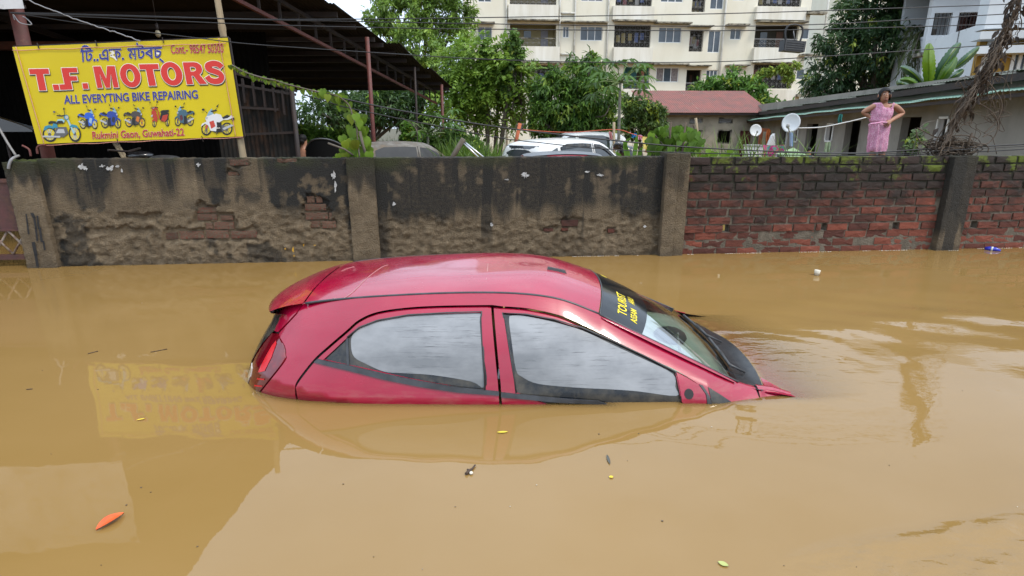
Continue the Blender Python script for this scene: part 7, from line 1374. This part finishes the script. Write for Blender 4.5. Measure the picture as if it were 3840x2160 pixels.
# ---------------------------------------------------------------- people
skinm = mat('brown_skin', (.36, .175, .10), (.31, .145, .085), scale=6, rough=.55); hairm = mat('black_hair', (.006, .005, .005), rough=.6, spec=.2); lipm = mat('lips', (.20, .06, .05), rough=.5); eyew = mat('eye_white', (.55, .52, .48), rough=.3)
def skin_body(J, E, root, sub=2):
    """one continuous body grown over a skeleton; J name -> (point, radius or (rx, ry))"""
    nm = list(J); me = bpy.data.meshes.new('skel'); me.from_pydata([tuple(J[k][0]) for k in nm], [(nm.index(a), nm.index(b)) for a, b in E], []); o = bpy.data.objects.new('skel', me); C.objects.link(o)
    bm_ = bmesh.new(); bm_.from_mesh(me); ly = bm_.verts.layers.skin.verify(); bm_.verts.ensure_lookup_table()
    for i, k in enumerate(nm): r = J[k][1]; bm_.verts[i][ly].radius = r if isinstance(r, tuple) else (r, r); bm_.verts[i][ly].use_root = (k == root)
    bm_.to_mesh(me); bm_.free(); s = o.modifiers.new('s', 'SKIN'); s.use_smooth_shade = True; s.branch_smoothing = .5; q = o.modifiers.new('d', 'SUBSURF'); q.levels = sub; q.render_levels = sub
    dg = bpy.context.evaluated_depsgraph_get(); dg.update(); out = bpy.data.meshes.new_from_object(o.evaluated_get(dg)); bpy.data.objects.remove(o); out.polygons.foreach_set('use_smooth', [True] * len(out.polygons)); return out
WY = 8.1
K6 = lambda x, y: (3100 + x / 4.83, 300 + y / 4.83)
def w6(x, y, d=0.): return atY(*K6(x, y), WY + d)
foot = w6(900, 1300); gz_ = ground_z(foot.x, WY); wom = thing('person', 'woman in a pink patterned sleeveless dress, hands on hips, standing behind the wall', 'person', (foot.x, WY, gz_))
up = Vector((0, 0, 1)); hc = w6(1052, 268)        # head centre
neck0 = w6(1035, 425, .02); sh_l, sh_r = w6(868, 462, .02), w6(1212, 458, .02); chest = w6(1015, 520, .03); waist = w6(970, 750, .03); pelv = w6(955, 850, .03); hipl, hipr = w6(865, 900, .03), w6(1035, 900, .03)
knl, knr = w6(835, 1330, .02), w6(1000, 1330, .02)
ftl, ftr = Vector((knl.x - .005, WY + .03, gz_ + .05)), Vector((knr.x + .01, WY + .03, gz_ + .05))
J = {'pelvis': (pelv, (.105, .08)), 'waist': (waist, (.105, .085)), 'chest': (chest, (.11, .07)), 'neck0': (neck0, (.055, .05)), 'neck': (w6(1040, 385, .015), .044),
     'chin': (hc + Vector((-.003, -.01, -.062)), (.052, .062)), 'head': (hc + Vector((.0, .012, .0)), (.068, .080)), 'crown': (hc + Vector((.004, .02, .062)), (.055, .066)),
     'sl': (sh_l, .038), 'el': (w6(640, 590, .08), .034), 'wl': (w6(775, 658, .06), .026), 'sr': (sh_r, .040), 'er': (w6(1385, 605, .08), .036), 'wr': (w6(1165, 735, -.04), .027), 'ual': (w6(760, 530, .05), .041), 'uar': (w6(1300, 530, .05), .044),
     'hl': (hipl, .062), 'kl': (knl, .046), 'cl': (knl.lerp(ftl, .4), .052), 'al': (ftl, .036), 'tl': (ftl + Vector((0, -.15, -.03)), .03), 'hr': (hipr, .062), 'kr': (knr, .046), 'cr': (knr.lerp(ftr, .4), .052), 'ar': (ftr, .036), 'tr': (ftr + Vector((0, -.15, -.03)), .03)}
for tagn, wr, palm, fdir, spread, th in (('L', 'wl', w6(815, 690, .02), Vector((.75, -.15, -.5)), Vector((.15, .1, .35)), Vector((.2, .55, .2))), ('R', 'wr', w6(1138, 760, -.10), Vector((-.55, .15, -.62)), Vector((.35, .0, -.35)), Vector((-.3, .4, .45)))):
    J['p' + tagn] = (palm, (.026, .017))
    for k in range(4):
        b = palm + spread * (.045 * (k - 1.5)) + fdir * .012; d1 = (fdir + spread * .10 * (k - 1.5)).normalized(); ln = (.030, .034, .032, .026)[k]; J['f%s%d1' % (tagn, k)] = (b + d1 * ln, .0088); J['f%s%d2' % (tagn, k)] = (b + d1 * ln * 1.75 + Vector((0, .012, -.008)), .0078)
    J['t%s1' % tagn] = (palm + th * .038, .0095); J['t%s2' % tagn] = (palm + th * .038 + (th * .5 + fdir * .5).normalized() * .032, .008)
E_ = [('pelvis', 'waist'), ('waist', 'chest'), ('chest', 'neck0'), ('neck0', 'neck'), ('neck', 'chin'), ('chin', 'head'), ('head', 'crown'), ('chest', 'sl'), ('sl', 'ual'), ('ual', 'el'), ('el', 'wl'), ('chest', 'sr'), ('sr', 'uar'), ('uar', 'er'), ('er', 'wr'), ('pelvis', 'hl'), ('hl', 'kl'), ('kl', 'cl'), ('cl', 'al'), ('al', 'tl'), ('pelvis', 'hr'), ('hr', 'kr'), ('kr', 'cr'), ('cr', 'ar'), ('ar', 'tr')]
for t_ in 'LR':
    E_ += [('wl' if t_ == 'L' else 'wr', 'p' + t_), ('p' + t_, 't%s1' % t_), ('t%s1' % t_, 't%s2' % t_)]
    for k in range(4): E_ += [('p' + t_, 'f%s%d1' % (t_, k)), ('f%s%d1' % (t_, k), 'f%s%d2' % (t_, k))]
put('body', skin_body(J, E_, 'pelvis'), skinm, wom)
# face, turned a little to the picture's left
fr = Matrix.Rotation(R(-14), 3, 'Z'); fp_ = lambda x, z, y=-.082: hc + fr @ Vector((x, y + .35 * x * x / .07, z))
mb = MB(); mb.ell(fp_(0, -.018, -.088), (.013, .017, .024), 10, 8); mb.ell(fp_(0, -.034, -.094), (.017, .012, .011), 10, 8); mb.build('nose', skinm, wom)
mb = MB(); mb.ell(fp_(0, -.066, -.086), (.024, .010, .010), 10, 6); mb.build('mouth', lipm, wom)
for s in (-1, 1):
    mb = MB(); mb.ell(fp_(s * .030, .006, -.080), (.0135, .006, .0065), 10, 6); ew = mb.build('eye', eyew, wom); mb = MB(); mb.ell(fp_(s * .030, .006, -.0855), (.006, .003, .0062), 8, 6); mb.build('iris', hairm, ew)
    mb = MB(); mb.tube([fp_(s * .012, .020, -.088), fp_(s * .03, .027, -.086), fp_(s * .046, .020, -.078)], .0042, 5); mb.build('eyebrow', hairm, wom); mb = MB(); mb.ell(hc + fr @ Vector((s * .071, .0, -.012)), (.010, .020, .030), 8, 8); mb.build('ear', skinm, wom)
mb = MB(); P = []
for i in range(13):
    el = math.pi / 2 * (1 - i / 8.); row_ = []
    for j in range(32):
        a = 2 * math.pi * j / 32; fx, fy = math.sin(a), -math.cos(a); front = max(0., -fy); zlow = -.095 + .150 * smooth(.25, .9, front); z = max(.098 * math.sin(el) if el > -1.2 else -.1, zlow); rr_ = math.sqrt(max(0, 1 - (z / .100) ** 2)) if z > -.02 else 1.0; row_.append(hc + fr @ Vector((.0785 * fx * max(rr_, .04), .010 + .092 * fy * max(rr_, .04), z)))
    P.append(row_)
mb.grid([r[::-1] for r in P], True, True); mb.ell(hc + fr @ Vector((.01, .10, -.03)), (.045, .04, .045), 12, 8); mb.build('hair', hairm, wom)
pinkm = mat('pink_patterned_cotton', (.50, .17, .29), (.62, .36, .46), scale=95, rough=.85, contrast=(.45, .55), detail=1)
lev = [(410, 880, 1195), (425, 846, 1226), (470, 838, 1205), (520, 828, 1195), (580, 815, 1190), (650, 797, 1182), (715, 780, 1145), (755, 785, 1120), (775, 800, 1115), (800, 772, 1150), (870, 775, 1146), (950, 765, 1130), (1050, 755, 1110), (1150, 745, 1092), (1240, 737, 1072), (1297, 742, 1060)]
mb = MB(); P = []; NA = 72; tabx = [(a, (b, c)) for a, b, c in lev]
for yy in list(np.linspace(414, 1297, 60)):
    xl = lerp_tab([(a, b) for a, b, c in lev], yy); xr_ = lerp_tab([(a, c) for a, b, c in lev], yy); cx_ = (xl + xr_) / 2; row_ = []
    for j in range(NA):
        a = 2 * math.pi * j / NA; fx, fy = math.sin(a), -math.cos(a); low = smooth(780, 1297, yy); y2 = yy
        neckd = max(0., fy * -1) ** 1.2 * max(0, 1 - (abs(fx) / .62) ** 2) if yy < 560 else 0.; y2 = max(yy, yy + (505 - yy) * min(1, neckd * 1.5)) if yy < 505 else yy
        fold = (.004 + .007 * low) * math.sin(a * 11 + 1.5 * math.sin(yy * .006)) + .003 * math.sin(a * 23 + yy * .01) + .010 * fbm((math.cos(a) * 2, math.sin(a) * 2, yy * .008), 3) - .006; fold *= smooth(430, 560, yy); gather = -.012 * math.exp(-((yy - 770) / 14.) ** 2)
        c0 = w6(cx_, y2, .03); hwid = (xr_ - xl) / 2 / 4.83 / CAM_F * (WY / ray(3310, 450).y); dep = max((.66 if yy < 780 else .70) * hwid, .095); ar = 1 + fold / hwid + gather / hwid
        pt = Vector((c0.x + fx * hwid * ar, c0.y + fy * dep * ar * (1.0 + (.16 * math.exp(-((yy - 590) / 70.) ** 2) * (1 if fy < 0 else 0))), c0.z + (.010 * math.sin(a * 5) * low if yy > 1280 else 0))); row_.append(pt)
    P.append(row_)
mb.grid([r for r in P[::-1]], True, True); mb.build('dress', pinkm, wom)
mb = MB(); mb.tube(cr([w6(790, 800, -.10), w6(900, 785, -.125), w6(1000, 768, -.125), w6(1120, 772, -.08)], 6), .013, 7); mb.tube(cr([w6(935, 790, -.12), w6(930, 900, -.13), w6(915, 1050, -.13), w6(880, 1235, -.135)], 6), .014, 7, True, .008); mb.build('dress_gathers', pinkm, wom)
mb = MB(); wv = J['wl'][0]; mb.tube([wv + Vector((.012 * math.cos(a), .028 * math.sin(a), .026 * math.cos(a))) for a in np.linspace(0, 6.28, 14)], .004, 5); mb.build('bangle', dishm, wom)
# far figures
def figure(label, loc, h, yaw, cloth_c, short=False, lean=0., armup=False, low=None):
    t = thing('person', label, 'person', loc, None, yaw); k = h / 1.7; V_ = lambda x, y, z: Vector((x * k, y * k, z * k)); fl = -lean
    J = {'pelvis': (V_(0, 0, .92), .13 * k), 'waist': (V_(0, fl * .3, 1.08), .12 * k), 'chest': (V_(0, fl * .6, 1.28), .15 * k), 'neck': (V_(0, fl * .9, 1.47), .055 * k), 'chin': (V_(0, fl - .02, 1.53), .06 * k), 'head': (V_(0, fl, 1.60), .085 * k), 'crown': (V_(0, fl + .01, 1.65), .07 * k)}
    E = [('pelvis', 'waist'), ('waist', 'chest'), ('chest', 'neck'), ('neck', 'chin'), ('chin', 'head'), ('head', 'crown')]
    for s, n in ((-1, 'l'), (1, 'r')):
        J.update({'s' + n: (V_(s * .19, fl * .7, 1.40), .058 * k), 'e' + n: (V_(s * .26, fl * .7 - (.12 if armup else 0), 1.15), .043 * k), 'w' + n: (V_(s * (.07 if armup else .24), fl * .7 - (.22 if armup else .06), 1.38 if armup else .92), .032 * k), 'h' + n: (V_(s * .10, 0, .88), .085 * k), 'k' + n: (V_(s * .11, 0, .48), .055 * k), 'a' + n: (V_(s * .11, 0, .07), .038 * k), 't' + n: (V_(s * .12, -.13, .03), .035 * k)})
        J['d' + n] = (J['w' + n][0] + V_(-s * .01, -.02, .05 if armup else -.06), (.03 * k, .018 * k)); E += [('chest', 's' + n), ('s' + n, 'e' + n), ('e' + n, 'w' + n), ('w' + n, 'd' + n), ('pelvis', 'h' + n), ('h' + n, 'k' + n), ('k' + n, 'a' + n), ('a' + n, 't' + n)]
    put('body', skin_body(J, E, 'pelvis', 1), skinm, t, True); hd = J['head'][0]; mb = MB(); mb.ell(hd + V_(0, .018, .03), (.092 * k, .095 * k, .082 * k), 12, 8); mb.ell(hd + V_(0, .05, -.02), (.085 * k, .065 * k, .07 * k), 12, 8); mb.build('hair', hairm, t, True)
    mb = MB(); mb.grid([[V_(w * math.cos(a), y0 + d * math.sin(a), z) for a in np.linspace(0, 2 * math.pi, 17)[:-1]] for z, w, d, y0 in ((((1.44, .10, .09, fl * .8), (1.40, .21, .125, fl * .75), (1.25, .185, .15, fl * .6), (1.05, .165, .14, fl * .3), (.80, .19, .15, 0))) if not short else ((1.00, .155, .14, fl * .2), (.80, .185, .15, 0), (.52, .20, .15, 0)))][::-1], True, True); mb.build('shorts' if short else 'shirt', mat('garment_%d' % len(MATS), cloth_c, rough=.9), t, True); return t
bz = k3(1490, 585, 1718, 780)[2]; pm_ = F1.at(*K3(1655, 720), .45); figure('bare-chested person leaning on the rail of the teal balcony', (pm_.x, pm_.y, bz), 1.62, R(5), (.20, .16, .13), True, .12, True)
q = atY(*K2(690, 1220), 10.5); figure('bare-backed person half hidden by the black domed panel', (q.x, 10.5, q.z - 1.52), 1.6, R(150), (.10, .05, .05), True)
q = atY(*K4(708, 1125), 14.5); figure('child with dark hair beside the magenta sheet', (q.x, 14.5, q.z - 1.0), 1.05, R(-20), (.05, .12, .13))
q = atY(*K4(902, 1178), 11.8); figure('child whose head shows over the wall below the grey doors', (q.x, 11.8, q.z - .98), 1.05, R(10), (.05, .16, .15))

# ---------------------------------------------------------------- things floating on the flood
orange = mat('orange_fallen_leaf', (.62, .10, .01), (.50, .06, .01), scale=20, rough=.5); ylw = mat('yellow_fallen_leaf', (.55, .42, .03), rough=.6); brn = mat('brown_twig', (.06, .035, .022), rough=.8); pal = mat('pale_scrap', (.55, .50, .40), rough=.8); blu = mat('blue_plastic', (.02, .03, .38), rough=.3, coat=.3)
def fleaf(lab, a, b, w, m, cat='leaf', lift=.006):
    A, B = atZ(*a), atZ(*b); d = B - A; L = d.length; d.normalize(); s = Vector((-d.y, d.x, 0)); mb = MB(); P = []
    for i in range(10): t = i / 9; ww = w * math.sin(math.pi * min(1, t * .97 + .02)) ** .8; P.append([A + d * (L * t) + s * (ww * q) + Vector((0, 0, .003 + lift * abs(q) + .010 * math.sin(t * 3) * (lift > .004))) for q in (-1, -.5, 0, .5, 1)])
    mb.grid([r[::-1] for r in P]); tag(mb.build('floating_leaf', m), lab, cat, 'leaves floating on the flood')
fleaf('curled orange leaf floating in the lower left water', (362, 1992), (466, 1930), .022, orange)
fleaf('small yellow leaf in the banner reflection', (512, 1578), (545, 1572), .006, ylw, lift=.002); fleaf('small yellow leaf below the car door', (1864, 1624), (1905, 1622), .008, ylw, lift=.002); fleaf('pale green leaf near the bottom right', (2692, 2110), (2732, 2126), .010, mat('pale_green_leaf', (.35, .38, .12), rough=.6), lift=.002); fleaf('thin dark leaf right of the twig', (2276, 1708), (2287, 1744), .006, mat('dark_leaf', (.07, .07, .06), rough=.6), lift=.002); fleaf('small yellow square scrap under the dark leaf', (2284, 1793), (2300, 1790), .008, ylw, lift=.002)
mb = MB(); pts = [atZ(*p_) + Vector((0, 0, .006)) for p_ in ((1748, 1782), (1762, 1768), (1772, 1762), (1782, 1748))]; mb.tube(pts, .007, 6, True, .003); mb.tube([pts[1], atZ(1752, 1770) + Vector((0, 0, .012))], .004, 5); tw = mb.build('floating_twig', brn); tag(tw, 'dark twig with a white bit floating below the car', 'twig'); mb = MB(); mb.ell(atZ(1767, 1778) + Vector((0, 0, .006)), (.008, .010, .006), 8, 6); put('white_bit', mb.mesh(), pal, tw)
bo = thing('plastic_wrapper', 'blue plastic wrapper floating by the brick wall at right', 'wrapper', atZ(3722, 940)); a, b = atZ(3692, 936), atZ(3752, 943); mb = MB(); mb.tube([a + Vector((0, 0, .012)), a.lerp(b, .3) + Vector((0, 0, .018)), a.lerp(b, .7) + Vector((0, 0, .016)), b + Vector((0, 0, .008))], [.018, .026, .024, .010], 8); mb.build('wrapper_body', blu, bo); mb = MB(); mb.tube([a.lerp(b, .40) + Vector((0, 0, .018)), a.lerp(b, .52) + Vector((0, 0, .018))], .0268, 8); mb.build('printed_band', dishm, bo)
cu = thing('paper_cup_scrap', 'pale torn cup scrap floating before the brick wall', 'litter', atZ(3062, 1025)); a = atZ(3062, 1032); mb = MB(); mb.tube([a, a + Vector((.004, 0, .05))], .022, 8, True, .028); mb.build('cup_body', pal, cu)
rr = random.Random(31); mb = MB()
for i in range(36):
    x, y = rr.uniform(0, 3840), rr.uniform(1010, 2140)
    if 880 < x < 3100 and y < 1560: continue
    c_ = atZ(x, y); s = rr.uniform(.0018, .0045); mb.ell((c_.x, c_.y, .002), (s, s * rr.uniform(.4, 1), .0015), 6, 4)
tag(mb.build('floating_specks', mat('floating_dirt', (.10, .07, .045), (.5, .45, .36), scale=.9, rough=.9, contrast=(.48, .52))), 'tiny specks of dirt and foam on the flood', None, None, 'stuff')
for i, (lab, a, b) in enumerate((('thin straw floating left of the car', (330, 1328), (368, 1318)), ('longer thin straw left of the tail lamp', (565, 1322), (628, 1310)), ('short straw in the left water', (100, 1462), (122, 1460)))): mb = MB(); mb.tube([atZ(*a) + Vector((0, 0, .003)), atZ(*b) + Vector((0, 0, .003))], .0025, 5); tag(mb.build('straw', brn), lab, 'straw', 'straws on the flood')
glintm = mat('pale_waterline_glint', (.75, .72, .66), rough=.3); mb = MB(); s_ = 4.3  # pale beads imitate the bright glint where water meets the wall
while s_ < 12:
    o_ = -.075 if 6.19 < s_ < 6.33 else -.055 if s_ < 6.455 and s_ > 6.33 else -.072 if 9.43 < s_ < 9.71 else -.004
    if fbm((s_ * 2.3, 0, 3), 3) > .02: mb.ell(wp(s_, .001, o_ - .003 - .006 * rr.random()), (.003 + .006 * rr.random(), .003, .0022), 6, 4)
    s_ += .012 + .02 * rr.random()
tag(mb.build('glint_line', glintm), 'thin broken line of pale beads standing in for the waterline glint along the foot of the wall', None, None, 'stuff')
